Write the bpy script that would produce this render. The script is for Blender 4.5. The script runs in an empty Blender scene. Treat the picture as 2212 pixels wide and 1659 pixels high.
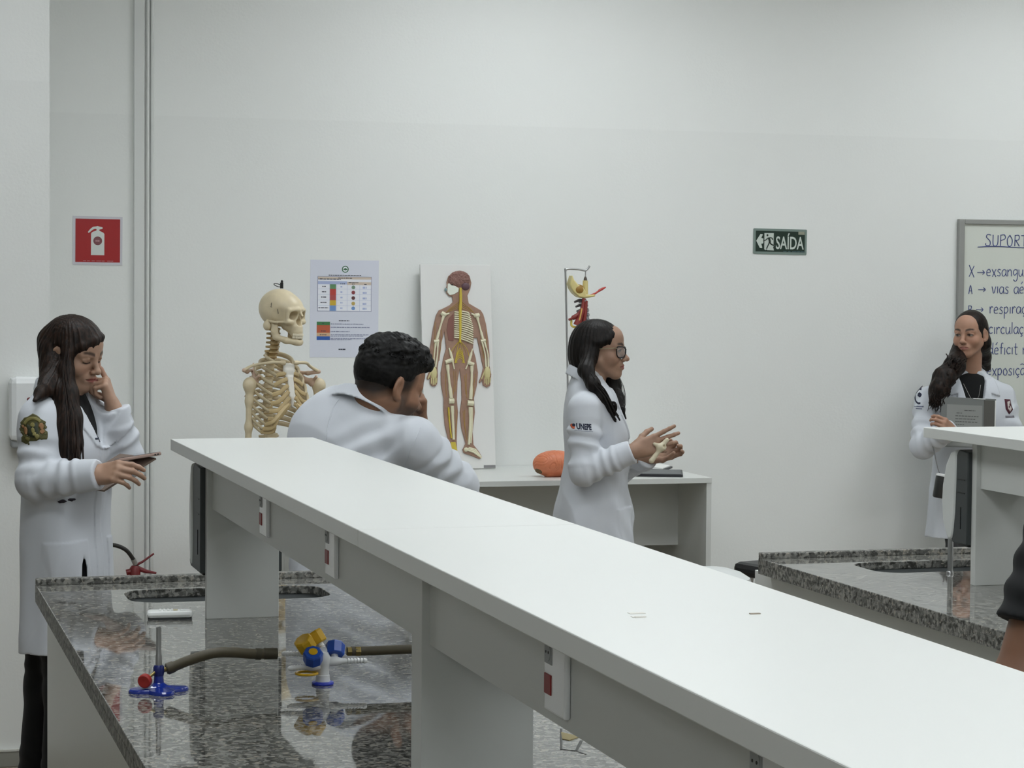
import bpy, bmesh, math, random
import numpy as np
from mathutils import Vector, Matrix

SC = bpy.context.scene
COL = SC.collection

# ------------------------------------------------------------------ camera
CAM_H = 1.66
YAW, PITCH, ROLL, FPX = 0.28425, 0.04100, 0.00800, 4849.3
cam_data = bpy.data.cameras.new('camera')
cam_data.sensor_fit = 'HORIZONTAL'
cam_data.sensor_width = 36.0
cam_data.lens = FPX / 2212.0 * 36.0
cam_data.clip_start = 0.05
cam_data.clip_end = 60
cam = bpy.data.objects.new('camera', cam_data)
COL.objects.link(cam)
_f = Vector((math.sin(YAW) * math.cos(PITCH), math.cos(YAW) * math.cos(PITCH), -math.sin(PITCH)))
_r = Vector((math.cos(YAW), -math.sin(YAW), 0))
_d = _f.cross(_r)
_r2 = math.cos(ROLL) * _r - math.sin(ROLL) * _d
_d2 = math.sin(ROLL) * _r + math.cos(ROLL) * _d
_m = Matrix((_r2, -_d2, -_f)).transposed().to_4x4()
_m.translation = Vector((0, 0, CAM_H))
cam.matrix_world = _m
SC.camera = cam

# ------------------------------------------------------------------ world, exposure
world = bpy.data.worlds.new('world')
SC.world = world
world.use_nodes = True
world.node_tree.nodes['Background'].inputs[0].default_value = (0.75, 0.8, 0.8, 1)
world.node_tree.nodes['Background'].inputs[1].default_value = 0.05
SC.view_settings.view_transform = 'Standard'
SC.view_settings.look = 'None'
SC.view_settings.exposure = 0.0
SC.view_settings.gamma = 1.0
SC.view_settings.use_curve_mapping = False
SC.cycles.max_bounces = 8
SC.cycles.diffuse_bounces = 5
SC.cycles.glossy_bounces = 4
SC.cycles.transmission_bounces = 6
SC.cycles.transparent_max_bounces = 8
SC.cycles.caustics_reflective = False
SC.cycles.caustics_refractive = False
SC.cycles.use_denoising = True
LIGHT_POWER = 10.8          # emission of the ceiling panels
LIGHT_COL = (0.94, 0.99, 1.015)


# ------------------------------------------------------------------ materials
def srgb(h):
    if isinstance(h, str):
        h = h.lstrip('#')
        c = [int(h[i:i + 2], 16) / 255 for i in (0, 2, 4)]
    else:
        c = [v / 255 for v in h]
    return tuple((v / 12.92 if v <= 0.04045 else ((v + 0.055) / 1.055) ** 2.4) for v in c) + (1.0,)


MATS = {}


def mat(name, color, rough=0.5, metal=0.0, spec=0.5, noise=0.0, nscale=40.0, bump=0.0, bscale=200.0,
        emit=0.0, alpha=1.0, trans=0.0, sss=0.0, stretch=None, coat=0.0, ior=None, sheen=0.0):
    if name in MATS:
        return MATS[name]
    m = bpy.data.materials.new(name)
    m.use_nodes = True
    nt = m.node_tree
    b = nt.nodes['Principled BSDF']
    c = srgb(color) if not (isinstance(color, tuple) and len(color) == 4) else color
    b.inputs['Base Color'].default_value = c
    b.inputs['Roughness'].default_value = rough
    b.inputs['Metallic'].default_value = metal
    b.inputs['Specular IOR Level'].default_value = spec
    if alpha < 1:
        b.inputs['Alpha'].default_value = alpha
    if trans:
        b.inputs['Transmission Weight'].default_value = trans
    if ior:
        b.inputs['IOR'].default_value = ior
    if coat:
        b.inputs['Coat Weight'].default_value = coat
        b.inputs['Coat Roughness'].default_value = 0.08
    if sheen:
        b.inputs['Sheen Weight'].default_value = sheen
    if sss:
        b.inputs['Subsurface Weight'].default_value = sss
        b.inputs['Subsurface Radius'].default_value = (0.012, 0.005, 0.003)
        b.inputs['Subsurface Scale'].default_value = 0.4
    if emit:
        b.inputs['Emission Color'].default_value = c
        b.inputs['Emission Strength'].default_value = emit
    if noise or bump:
        tc = nt.nodes.new('ShaderNodeTexCoord')
        mp = nt.nodes.new('ShaderNodeMapping')
        nt.links.new(tc.outputs['Object'], mp.inputs[0])
        if stretch:
            mp.inputs['Scale'].default_value = stretch
    if noise:
        n = nt.nodes.new('ShaderNodeTexNoise')
        n.inputs['Scale'].default_value = nscale
        n.inputs['Detail'].default_value = 5
        nt.links.new(mp.outputs[0], n.inputs['Vector'])
        r = nt.nodes.new('ShaderNodeValToRGB')
        r.color_ramp.elements[0].position = 0.3
        r.color_ramp.elements[1].position = 0.7
        r.color_ramp.elements[0].color = tuple(max(0, v * (1 - noise)) for v in c[:3]) + (1,)
        r.color_ramp.elements[1].color = tuple(min(1, v * (1 + noise)) for v in c[:3]) + (1,)
        nt.links.new(n.outputs['Fac'], r.inputs[0])
        nt.links.new(r.outputs[0], b.inputs['Base Color'])
    if bump:
        n2 = nt.nodes.new('ShaderNodeTexNoise')
        n2.inputs['Scale'].default_value = bscale
        n2.inputs['Detail'].default_value = 4
        nt.links.new(mp.outputs[0], n2.inputs['Vector'])
        bp = nt.nodes.new('ShaderNodeBump')
        bp.inputs['Strength'].default_value = bump
        bp.inputs['Distance'].default_value = 0.01
        nt.links.new(n2.outputs['Fac'], bp.inputs['Height'])
        nt.links.new(bp.outputs[0], b.inputs['Normal'])
    MATS[name] = m
    return m


def granite_mat(name='grey speckled granite', rough=0.03):
    m = bpy.data.materials.new(name)
    m.use_nodes = True
    nt = m.node_tree
    b = nt.nodes['Principled BSDF']
    tc = nt.nodes.new('ShaderNodeTexCoord')

    def noise(sc, det=3, dist=0.0):
        n = nt.nodes.new('ShaderNodeTexNoise')
        n.inputs['Scale'].default_value = sc
        n.inputs['Detail'].default_value = det
        n.inputs['Distortion'].default_value = dist
        nt.links.new(tc.outputs['Object'], n.inputs['Vector'])
        return n.outputs['Fac']

    def ramp(fac, stops):
        r = nt.nodes.new('ShaderNodeValToRGB')
        e = r.color_ramp.elements
        while len(e) < len(stops):
            e.new(0.5)
        for k, (p, c) in enumerate(stops):
            e[k].position = p
            e[k].color = srgb(c)
        nt.links.new(fac, r.inputs[0])
        return r.outputs[0]

    def mix(a, bb, fac):
        x = nt.nodes.new('ShaderNodeMix')
        x.data_type = 'RGBA'
        nt.links.new(fac, x.inputs[0])
        nt.links.new(a, x.inputs[6])
        nt.links.new(bb, x.inputs[7])
        return x.outputs[2]

    v = nt.nodes.new('ShaderNodeTexVoronoi')
    v.inputs['Scale'].default_value = 120
    nt.links.new(tc.outputs['Object'], v.inputs['Vector'])
    sep = nt.nodes.new('ShaderNodeSeparateColor')
    nt.links.new(v.outputs['Color'], sep.inputs[0])
    grains = ramp(sep.outputs[0], [(0.0, '#4a4a47'), (0.3, '#686864'), (0.6, '#7d7d79'), (0.85, '#8c8b86'), (1.0, '#9c9a93')])
    dark = ramp(noise(75, 4, 0.6), [(0.0, '#2c2c2a'), (1.0, '#42423d')])
    dmask = ramp(noise(70, 5, 0.3), [(0.52, '#000000'), (0.62, '#ffffff')])
    big = mix(grains, dark, dmask)
    warm = ramp(noise(110, 2), [(0.0, '#8a847a'), (1.0, '#b3aca0')])
    wmask = ramp(noise(85, 3, 0.2), [(0.60, '#000000'), (0.68, '#ffffff')])
    out = mix(big, warm, wmask)
    nt.links.new(out, b.inputs['Base Color'])
    b.inputs['Roughness'].default_value = rough
    b.inputs['Specular IOR Level'].default_value = 0.55 if rough < .1 else 0.3
    n2 = nt.nodes.new('ShaderNodeTexNoise')
    n2.inputs['Scale'].default_value = 14
    n2.inputs['Detail'].default_value = 2
    nt.links.new(tc.outputs['Object'], n2.inputs['Vector'])
    bp = nt.nodes.new('ShaderNodeBump')
    bp.inputs['Strength'].default_value = 0.005
    bp.inputs['Distance'].default_value = 0.01
    nt.links.new(n2.outputs['Fac'], bp.inputs['Height'])
    nt.links.new(bp.outputs[0], b.inputs['Normal'])
    return m


def wall_mat():
    m = bpy.data.materials.new('two tone white wall paint')
    m.use_nodes = True
    nt = m.node_tree
    b = nt.nodes['Principled BSDF']
    tc = nt.nodes.new('ShaderNodeTexCoord')
    sx = nt.nodes.new('ShaderNodeSeparateXYZ')
    nt.links.new(tc.outputs['Object'], sx.inputs[0])
    r = nt.nodes.new('ShaderNodeMapRange')
    r.inputs[1].default_value = 2.369
    r.inputs[2].default_value = 2.374
    nt.links.new(sx.outputs[2], r.inputs[0])
    x = nt.nodes.new('ShaderNodeMix')
    x.data_type = 'RGBA'
    x.inputs[6].default_value = srgb('#e5e7e5')
    x.inputs[7].default_value = srgb('#e8eae8')
    nt.links.new(r.outputs[0], x.inputs[0])
    n = nt.nodes.new('ShaderNodeTexNoise')
    n.inputs['Scale'].default_value = 1.7
    n.inputs['Detail'].default_value = 6
    nt.links.new(tc.outputs['Object'], n.inputs['Vector'])
    r2 = nt.nodes.new('ShaderNodeMapRange')
    r2.inputs[3].default_value = 0.965
    r2.inputs[4].default_value = 1.0
    nt.links.new(n.outputs['Fac'], r2.inputs[0])
    mm = nt.nodes.new('ShaderNodeMix')
    mm.data_type = 'RGBA'
    mm.blend_type = 'MULTIPLY'
    mm.inputs[0].default_value = 1
    nt.links.new(x.outputs[2], mm.inputs[6])
    nt.links.new(r2.outputs[0], mm.inputs[7])
    nt.links.new(mm.outputs[2], b.inputs['Base Color'])
    b.inputs['Roughness'].default_value = 0.55
    n3 = nt.nodes.new('ShaderNodeTexNoise')
    n3.inputs['Scale'].default_value = 90
    n3.inputs['Detail'].default_value = 3
    nt.links.new(tc.outputs['Object'], n3.inputs['Vector'])
    bp = nt.nodes.new('ShaderNodeBump')
    bp.inputs['Strength'].default_value = 0.12
    bp.inputs['Distance'].default_value = 0.004
    nt.links.new(n3.outputs['Fac'], bp.inputs['Height'])
    nt.links.new(bp.outputs[0], b.inputs['Normal'])
    return m


# ------------------------------------------------------------------ object helpers
def link(o, parent=None):
    COL.objects.link(o)
    if parent is not None:
        o.parent = parent
    return o


def tag(o, label=None, cat=None, group=None, kind=None):
    if label:
        o['label'] = label
    if cat:
        o['category'] = cat
    if group:
        o['group'] = group
    if kind:
        o['kind'] = kind
    return o


def thing(name, label, cat, loc=(0, 0, 0), rotz=0.0, group=None):
    o = bpy.data.objects.new(name, None)
    o.empty_display_size = 0.1
    link(o)
    o.location = loc
    o.rotation_euler = (0, 0, rotz)
    return tag(o, label, cat, group)


def copy_tree(o, parent=None):
    c = o.copy()
    COL.objects.link(c)
    if parent is not None:
        c.parent = parent
    for ch in list(o.children):
        copy_tree(ch, c)
    return c


def basis(d, up=Vector((0, 0, 1))):
    d = Vector(d).normalized()
    u = up if abs(d.dot(up)) < 0.98 else Vector((1, 0, 0))
    s = d.cross(u).normalized()
    t = s.cross(d).normalized()
    return s, t, d


class MB:
    """collects geometry for one mesh object"""

    def __init__(self):
        self.v, self.f, self.mi, self.sm = [], [], [], []

    def add(self, vs, fs, mi=0, smooth=False):
        o = len(self.v)
        self.v += [tuple(p) for p in vs]
        for f in fs:
            self.f.append([i + o for i in f])
            self.mi.append(mi)
            self.sm.append(smooth)
        return self

    def box(self, lo, hi, mi=0, M=None, bev=0.0):
        (x0, y0, z0), (x1, y1, z1) = lo, hi
        if bev > 0:
            bm = bmesh.new()
            bmesh.ops.create_cube(bm, size=1)
            for v in bm.verts:
                v.co = Vector(((x0 + x1) / 2 + v.co.x * (x1 - x0), (y0 + y1) / 2 + v.co.y * (y1 - y0), (z0 + z1) / 2 + v.co.z * (z1 - z0)))
            bmesh.ops.bevel(bm, geom=list(bm.edges), offset=bev, segments=2, profile=0.5, affect='EDGES')
            bm.verts.index_update()
            vs = [v.co.copy() for v in bm.verts]
            fs = [[v.index for v in f.verts] for f in bm.faces]
            bm.free()
        else:
            vs = [Vector(p) for p in ((x0, y0, z0), (x1, y0, z0), (x1, y1, z0), (x0, y1, z0), (x0, y0, z1), (x1, y0, z1), (x1, y1, z1), (x0, y1, z1))]
            fs = [(0, 3, 2, 1), (4, 5, 6, 7), (0, 1, 5, 4), (1, 2, 6, 5), (2, 3, 7, 6), (3, 0, 4, 7)]
        if M is not None:
            vs = [M @ v for v in vs]
        return self.add(vs, fs, mi)

    def tube(self, pts, rad, n=10, mi=0, caps=True, flat=None, M=None):
        """swept round (or elliptic) tube along a polyline; rad may be a list; flat = (scale_s, scale_t) cross-section"""
        pts = [Vector(p) for p in pts]
        N = len(pts)
        rs = [rad] * N if not hasattr(rad, '__len__') else list(rad)
        vs, fs = [], []
        prev = None
        for i, p in enumerate(pts):
            d = (pts[min(i + 1, N - 1)] - pts[max(i - 1, 0)])
            if d.length < 1e-9:
                d = Vector((0, 0, 1))
            d.normalize()
            if prev is None:
                s, t, _ = basis(d)
            else:
                s = prev - d * prev.dot(d)
                s = s.normalized() if s.length > 1e-6 else basis(d)[0]
                t = d.cross(s) * 1.0
            prev = s
            t = d.cross(s).normalized()
            a, b = flat if flat else (1, 1)
            for k in range(n):
                an = 2 * math.pi * k / n
                vs.append(p + s * (math.cos(an) * rs[i] * a) + t * (math.sin(an) * rs[i] * b))
        for i in range(N - 1):
            for k in range(n):
                fs.append((i * n + k, i * n + (k + 1) % n, (i + 1) * n + (k + 1) % n, (i + 1) * n + k))
        if caps:
            fs.append(tuple(reversed(range(n))))
            fs.append(tuple(range((N - 1) * n, N * n)))
        if M is not None:
            vs = [M @ v for v in vs]
        return self.add(vs, fs, mi, True)

    def lathe(self, prof, n=24, origin=(0, 0, 0), axis=(0, 0, 1), mi=0, smooth=True, sx=1.0, sy=1.0, M=None):
        """prof: list of (r, h) along the axis"""
        s, t, d = basis(axis)
        o = Vector(origin)
        vs, fs = [], []
        for r, h in prof:
            for k in range(n):
                a = 2 * math.pi * k / n
                vs.append(o + s * (math.cos(a) * r * sx) + t * (math.sin(a) * r * sy) + d * h)
        L = len(prof)
        for i in range(L - 1):
            for k in range(n):
                fs.append((i * n + k, i * n + (k + 1) % n, (i + 1) * n + (k + 1) % n, (i + 1) * n + k))
        if prof[0][0] > 1e-6:
            fs.append(tuple(reversed(range(n))))
        if prof[-1][0] > 1e-6:
            fs.append(tuple(range((L - 1) * n, L * n)))
        if M is not None:
            vs = [M @ v for v in vs]
        return self.add(vs, fs, mi, smooth)

    def prism(self, poly, h0, h1, M=None, mi=0, smooth=False):
        """polygon in local xy, extruded along local z from h0 to h1"""
        n = len(poly)
        vs = [Vector((p[0], p[1], h0)) for p in poly] + [Vector((p[0], p[1], h1)) for p in poly]
        fs = [tuple(reversed(range(n))), tuple(range(n, 2 * n))]
        sides = [(k, (k + 1) % n, n + (k + 1) % n, n + k) for k in range(n)]
        if M is not None:
            vs = [M @ v for v in vs]
        self.add(vs, fs, mi, False)
        o = len(self.v) - 2 * n
        for f in sides:
            self.f.append([i + o for i in f])
            self.mi.append(mi)
            self.sm.append(smooth)
        return self

    def ball(self, c, r, n=12, mi=0, M=None):
        if not hasattr(r, '__len__'):
            r = (r, r, r)
        vs, fs = [], []
        m = max(4, n // 2)
        vs.append(Vector((0, 0, -1)))
        for i in range(1, m):
            ph = -math.pi / 2 + math.pi * i / m
            for k in range(n):
                a = 2 * math.pi * k / n
                vs.append(Vector((math.cos(a) * math.cos(ph), math.sin(a) * math.cos(ph), math.sin(ph))))
        vs.append(Vector((0, 0, 1)))
        for k in range(n):
            fs.append((0, 1 + (k + 1) % n, 1 + k))
        for i in range(m - 2):
            for k in range(n):
                a = 1 + i * n
                fs.append((a + k, a + (k + 1) % n, a + n + (k + 1) % n, a + n + k))
        last = len(vs) - 1
        for k in range(n):
            fs.append((last, 1 + (m - 2) * n + k, 1 + (m - 2) * n + (k + 1) % n))
        out = []
        for v in vs:
            p = Vector((v.x * r[0], v.y * r[1], v.z * r[2]))
            if M is not None:
                p = M @ p
            out.append(p + Vector(c))
        return self.add(out, fs, mi, True)

    def build(self, name, mats, parent=None, bev=0.0, smooth=None, angle=40):
        me = bpy.data.meshes.new(name)
        me.from_pydata(self.v, [], self.f)
        ms = mats if isinstance(mats, (list, tuple)) else [mats]
        for m in ms:
            me.materials.append(m)
        me.polygons.foreach_set('material_index', self.mi)
        sm = self.sm if smooth is None else [smooth] * len(self.f)
        me.polygons.foreach_set('use_smooth', sm)
        me.update()
        bm = bmesh.new()
        bm.from_mesh(me)
        bmesh.ops.recalc_face_normals(bm, faces=bm.faces)
        bm.to_mesh(me)
        bm.free()
        if any(sm):
            me.set_sharp_from_angle(angle=math.radians(angle))
        o = bpy.data.objects.new(name, me)
        link(o, parent)
        if bev:
            bv = o.modifiers.new('bevel', 'BEVEL')
            bv.width = bev
            bv.segments = 2
            bv.limit_method = 'ANGLE'
            bv.angle_limit = math.radians(50)
        return o


def boxobj(name, lo, hi, m, parent=None, bev=0.0):
    return MB().box(lo, hi).build(name, m, parent, bev)


def text_mb(mb, body, size, M, depth=0.0006, mi=0, offset=0.0, align='LEFT', sx=1.0, fit=None, shear=0.0):
    """add extruded lettering to a mesh builder; fit = target width"""
    cu = bpy.data.curves.new('lettering', 'FONT')
    cu.body = body
    cu.size = size
    cu.extrude = depth / 2
    cu.offset = offset
    cu.align_x = align
    cu.shear = shear
    cu.resolution_u = 3
    ob = bpy.data.objects.new('lettering', cu)
    COL.objects.link(ob)
    bpy.context.view_layer.update()
    dg = bpy.context.evaluated_depsgraph_get()
    me = bpy.data.meshes.new_from_object(ob.evaluated_get(dg))
    vs = [v.co.copy() for v in me.vertices]
    fs = [list(p.vertices) for p in me.polygons]
    bpy.data.objects.remove(ob)
    bpy.data.curves.remove(cu)
    bpy.data.meshes.remove(me)
    if vs:
        if fit:
            w = max(v.x for v in vs) - min(v.x for v in vs)
            sx = fit / max(w, 1e-6)
        vs = [M @ Vector((v.x * sx, v.y, v.z)) for v in vs]
        mb.add(vs, fs, mi)
    return mb


def facing(loc, normal, up=(0, 0, 1)):
    """matrix whose local x runs to the reader's right, y up, z out of the surface"""
    z = Vector(normal).normalized()
    x = Vector(up).cross(z).normalized()
    y = z.cross(x).normalized()
    m = Matrix((x, y, z)).transposed().to_4x4()
    m.translation = Vector(loc)
    return m


def spline(pts, n=8):
    """Catmull-Rom through the points"""
    P = [Vector(p) for p in pts]
    P = [P[0] * 2 - P[1]] + P + [P[-1] * 2 - P[-2]]
    out = []
    for i in range(1, len(P) - 2):
        a, b, c, d = P[i - 1], P[i], P[i + 1], P[i + 2]
        for k in range(n):
            t = k / n
            out.append(0.5 * ((2 * b) + (c - a) * t + (2 * a - 5 * b + 4 * c - d) * t * t + (3 * b - a - 3 * c + d) * t ** 3))
    out.append(P[-2])
    return out


# ------------------------------------------------------------------ shared materials
WHITE_LAM = mat('white laminate', '#d4d6d3', rough=0.32, spec=0.4)
WHITE_EDGE = mat('white edge band', '#dcdcd8', rough=0.45)
GRANITE = granite_mat()
GRANITE_CUT = granite_mat('honed granite edge', 0.5)
WALL = wall_mat()
BLACK_PL = mat('black plastic', '#161718', rough=0.4)
DARK_GREY = mat('dark grey plastic', '#3c4142', rough=0.45)
WHITE_PL = mat('white plastic', '#e6e9ea', rough=0.25, coat=0.2)
CHROME = mat('chrome', '#c9cbcc', rough=0.16, metal=1.0)
STEEL = mat('brushed steel', '#b4b5b6', rough=0.32, metal=1.0)
RED_PL = mat('red plastic', '#b01a1c', rough=0.35)

# ------------------------------------------------------------------ the room
WY = 9.28           # face of the back wall
X0, X1, Y0, CEIL = -3.6, 7.6, -3.2, 3.35


def structure(name, mb, m, bev=0.0):
    o = mb.build(name, m, None, bev)
    o['kind'] = 'structure'
    return o


FLOOR = mat('beige floor tile', '#8f8576', rough=0.35, noise=0.08, nscale=6)
CEILM = mat('white ceiling', '#e8e9e8', rough=0.8)
SIDEW = mat('grey side wall paint', '#a3a5a2', rough=0.6)
structure('floor', MB().box((X0, Y0, -0.05) , (X1, WY, 0.0)), FLOOR)
structure('ceiling', MB().box((X0, Y0, CEIL), (X1, WY, CEIL + 0.05) ), CEILM)
structure('wall_back', MB().box((X0 - 0.1, WY, 0), (X1 + 0.1, WY + 0.12, CEIL)), WALL)
structure('wall_left', MB().box((X0 - 0.1, Y0, 0), (X0, WY, CEIL)), SIDEW)
structure('wall_right', MB().box((X1, Y0, 0), (X1 + 0.1, WY, CEIL)), WALL)
structure('wall_front', MB().box((X0 - 0.1, Y0 - 0.1, 0), (X1 + 0.1, Y0, CEIL)), mat('front wall paint', '#c4c6c3', rough=0.6))
structure('wall_pier', MB().box((X0, 7.91, 0), (0.642, WY, CEIL)), WALL)
BASEB = mat('grey baseboard tile', '#8f8f88', rough=0.4, noise=0.05, nscale=12)
structure('baseboard_pier', MB().box((X0, 7.895, 0), (0.642, 7.91, 0.055)), BASEB, 0.003)
structure('trim_1', MB().box((X0, 7.892, 0.055), (0.644, 7.91, 0.062)), mat('white baseboard cap', '#cfd0ca', rough=0.4))
structure('baseboard_back', MB().box((0.642, WY - 0.015, 0), (X1, WY, 0.055)), BASEB, 0.003)

# three painted conduits running down the back wall
COND = mat('grey white conduit paint', '#d6d8d6', rough=0.4)
c0 = thing('conduit', 'flat wide cover strip, leftmost of the three painted conduits on the back wall', 'conduit', (1.112, WY, 0), 0, 'painted conduits on the back wall')
MB().box((-0.0215, -0.016, 0.03), (0.0215, 0, CEIL)).build('channel', COND, c0, 0.003)
for x, lab in ((1.1475, 'thin round painted conduit, middle one of three on the back wall'), (1.1655, 'thin round painted conduit, rightmost of three, nearest the colour chart')):
    t = thing('conduit', lab, 'conduit', (x, WY, 0), 0, 'painted conduits on the back wall')
    MB().tube([(0, -0.0075, 0.03), (0, -0.0075, CEIL)], 0.0075, 12).build('pipe', COND, t)

# ceiling light panels (they light the room and show in the polished granite)
PANEL = mat('led panel diffuser', (LIGHT_COL[0], LIGHT_COL[1], LIGHT_COL[2], 1), rough=0.5, emit=LIGHT_POWER)
FRAMEM = mat('white light frame', '#e2e4e2', rough=0.4)
first = None
spots = [(2.75, 8.05), (5.35, 8.05), (0.5, 6.35), (2.75, 5.40), (5.35, 5.40), (0.5, 3.90), (2.75, 2.75), (5.35, 2.75), (0.5, 1.45), (2.75, 0.1), (5.35, 0.1), (0.5, -1.9), (2.75, -2.4), (-2.2, 0.1)]  # front and left wall spots are unseen fill lamps added for dark vertical faces
rowname = {8.05: 'row nearest the back wall', 5.40: 'second row from the back wall', 2.75: 'third row from the back wall', 0.1: 'row over the camera',
           6.35: 'the one nearest the pier', 3.90: 'the middle one', 1.45: 'the third from the pier', -1.9: 'fill light added by the front wall', -2.4: 'fill light added in the row by the front wall'}
colname = {2.75: 'above the desk aisle', 5.35: 'above the whiteboard side', 0.5: 'above the left aisle', -2.2: 'fill light added by the left wall'}
for x, y in spots:
    if first is None:
        first = thing('ceiling_light', 'x', 'ceiling light', (x, y, CEIL), 0, 'ceiling light panels')
        fr = MB()
        fr.box((-0.62, -0.32, -0.03), (0.62, -0.30, 0)).box((-0.62, 0.30, -0.03), (0.62, 0.32, 0))
        fr.box((-0.62, -0.30, -0.03), (-0.60, 0.30, 0)).box((0.60, -0.30, -0.03), (0.62, 0.30, 0))
        fr.build('frame', FRAMEM, first)
        MB().box((-0.60, -0.30, -0.022), (0.60, 0.30, -0.002)).build('diffuser', PANEL, first)
        o = first
    else:
        o = copy_tree(first)
    o.location = (x, y, CEIL)
    o['label'] = 'white rectangular ceiling light panel, ' + rowname[y] + ', ' + colname[x]

# ------------------------------------------------------------------ laboratory benches
BW = 0.898          # counter width
CZ, ST = 0.90, 1.305  # counter top, shelf top
INNER = mat('sink steel', '#7f8384', rough=0.35, metal=0.4)


def rounded_rect(x0, y0, x1, y1, r, n=5):
    out = []
    for (cx, cy, a0) in ((x1 - r, y1 - r, 0), (x0 + r, y1 - r, 90), (x0 + r, y0 + r, 180), (x1 - r, y0 + r, 270)):
        for k in range(n + 1):
            a = math.radians(a0 + 90 * k / n)
            out.append((cx + r * math.cos(a), cy + r * math.sin(a)))
    return out


def counter_slab(L, W, t, hole):
    """granite slab with a rounded sink opening, local x 0..W, y -L..0 (y=0 far end), top at z=0"""
    bm = bmesh.new()
    outer = [bm.verts.new((x, y, 0)) for x, y in ((0, -L), (W, -L), (W, 0), (0, 0))]
    inner = [bm.verts.new((x, y, 0)) for x, y in hole]
    ed = [bm.edges.new((outer[i], outer[(i + 1) % 4])) for i in range(4)]
    ed += [bm.edges.new((inner[i], inner[(i + 1) % len(inner)])) for i in range(len(inner))]
    bmesh.ops.triangle_fill(bm, edges=ed, use_beauty=True)
    hx = sum(p[0] for p in hole) / len(hole)
    # drop faces inside the hole
    from mathutils.geometry import intersect_point_line
    def inside(p):
        c = False
        n = len(hole)
        j = n - 1
        for i in range(n):
            xi, yi = hole[i]
            xj, yj = hole[j]
            if (yi > p.y) != (yj > p.y) and p.x < (xj - xi) * (p.y - yi) / (yj - yi) + xi:
                c = not c
            j = i
        return c
    bmesh.ops.delete(bm, geom=[f for f in bm.faces if inside(f.calc_center_median())], context='FACES')
    bmesh.ops.recalc_face_normals(bm, faces=bm.faces)
    if bm.faces[:] and bm.faces[:][0].normal.z < 0:
        bmesh.ops.reverse_faces(bm, faces=bm.faces)
    r = bmesh.ops.extrude_face_region(bm, geom=bm.faces[:])
    bmesh.ops.translate(bm, verts=[v for v in r['geom'] if isinstance(v, bmesh.types.BMVert)], vec=(0, 0, -t))
    bmesh.ops.recalc_face_normals(bm, faces=bm.faces)
    return bm


def bm_obj(name, bm, m, parent=None, bev=0.0):
    me = bpy.data.meshes.new(name)
    bm.to_mesh(me)
    bm.free()
    for mm_ in (m if isinstance(m, (list, tuple)) else [m]):
        me.materials.append(mm_)
    if len(me.materials) > 1:
        for p_ in me.polygons:
            p_.material_index = 0 if abs(p_.normal.z) > .5 else 1
    o = bpy.data.objects.new(name, me)
    link(o, parent)
    if bev:
        b = o.modifiers.new('bevel', 'BEVEL')
        b.width = bev
        b.segments = 2
        b.limit_method = 'ANGLE'
    return o


def make_bench(label, x, y):
    """x = left edge, y = far end of the counter"""
    L = 5.4
    b = thing('lab_bench', label, 'bench', (x, y, 0), 0, 'granite topped laboratory benches')
    hole = rounded_rect(0.20, -0.405, 0.70, -0.165, 0.07)
    sl = counter_slab(L, BW, 0.021, hole)
    bmesh.ops.translate(sl, verts=sl.verts, vec=(0, 0, CZ))
    cnt = bm_obj('granite_counter', sl, [GRANITE, GRANITE_CUT], b, 0.002)
    MB().box((0, -L, CZ - 0.045), (0.03, 0, CZ - 0.0205)).box((BW - 0.03, -L, CZ - 0.045), (BW, 0, CZ - 0.0205)).box((0.03, -0.03, CZ - 0.045), (BW - 0.03, 0, CZ - 0.0205)).box((0.03, -L, CZ - 0.045), (BW - 0.03, -L + 0.03, CZ - 0.0205)).build('edge_skirt', GRANITE_CUT, cnt)
    lip = MB().box((0, -0.030, CZ - 0.001), (BW, 0, CZ + 0.017))
    lip.build('raised_lip', GRANITE_CUT, cnt, 0.003)
    s = MB()
    inn = rounded_rect(0.195, -0.41, 0.705, -0.16, 0.075)
    n = len(inn)
    vs = [(p[0], p[1], CZ - 0.022) for p in inn] + [(0.45 + (p[0] - 0.45) * 0.94, -0.30 + (p[1] + 0.30) * 0.92, CZ - 0.20) for p in inn]
    fs = [(k, (k + 1) % n, n + (k + 1) % n, n + k) for k in range(n)] + [tuple(range(n, 2 * n))]
    s.add(vs, fs, 0, True)
    s.build('sink_bowl', INNER, b)
    cab = MB()
    cab.box((0.05, -L + 0.04, 0.10), (BW - 0.05, -0.46, CZ - 0.046))
    cab.box((0.04, -L + 0.04, 0.10), (0.06, 0.12, CZ - 0.05))
    cab.box((BW - 0.06, -L + 0.04, 0.10), (BW - 0.04, -0.02, CZ - 0.05))
    cab.box((0.06, -0.04, 0.10), (BW - 0.06, -0.02, CZ - 0.05))
    cab.build('cabinet', WHITE_LAM, b, 0.001)
    MB().box((0.09, -L + 0.06, 0), (BW - 0.09, -0.06, 0.10)).build('plinth', mat('grey plinth', '#77776f', rough=0.6), b)
    return b


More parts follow.
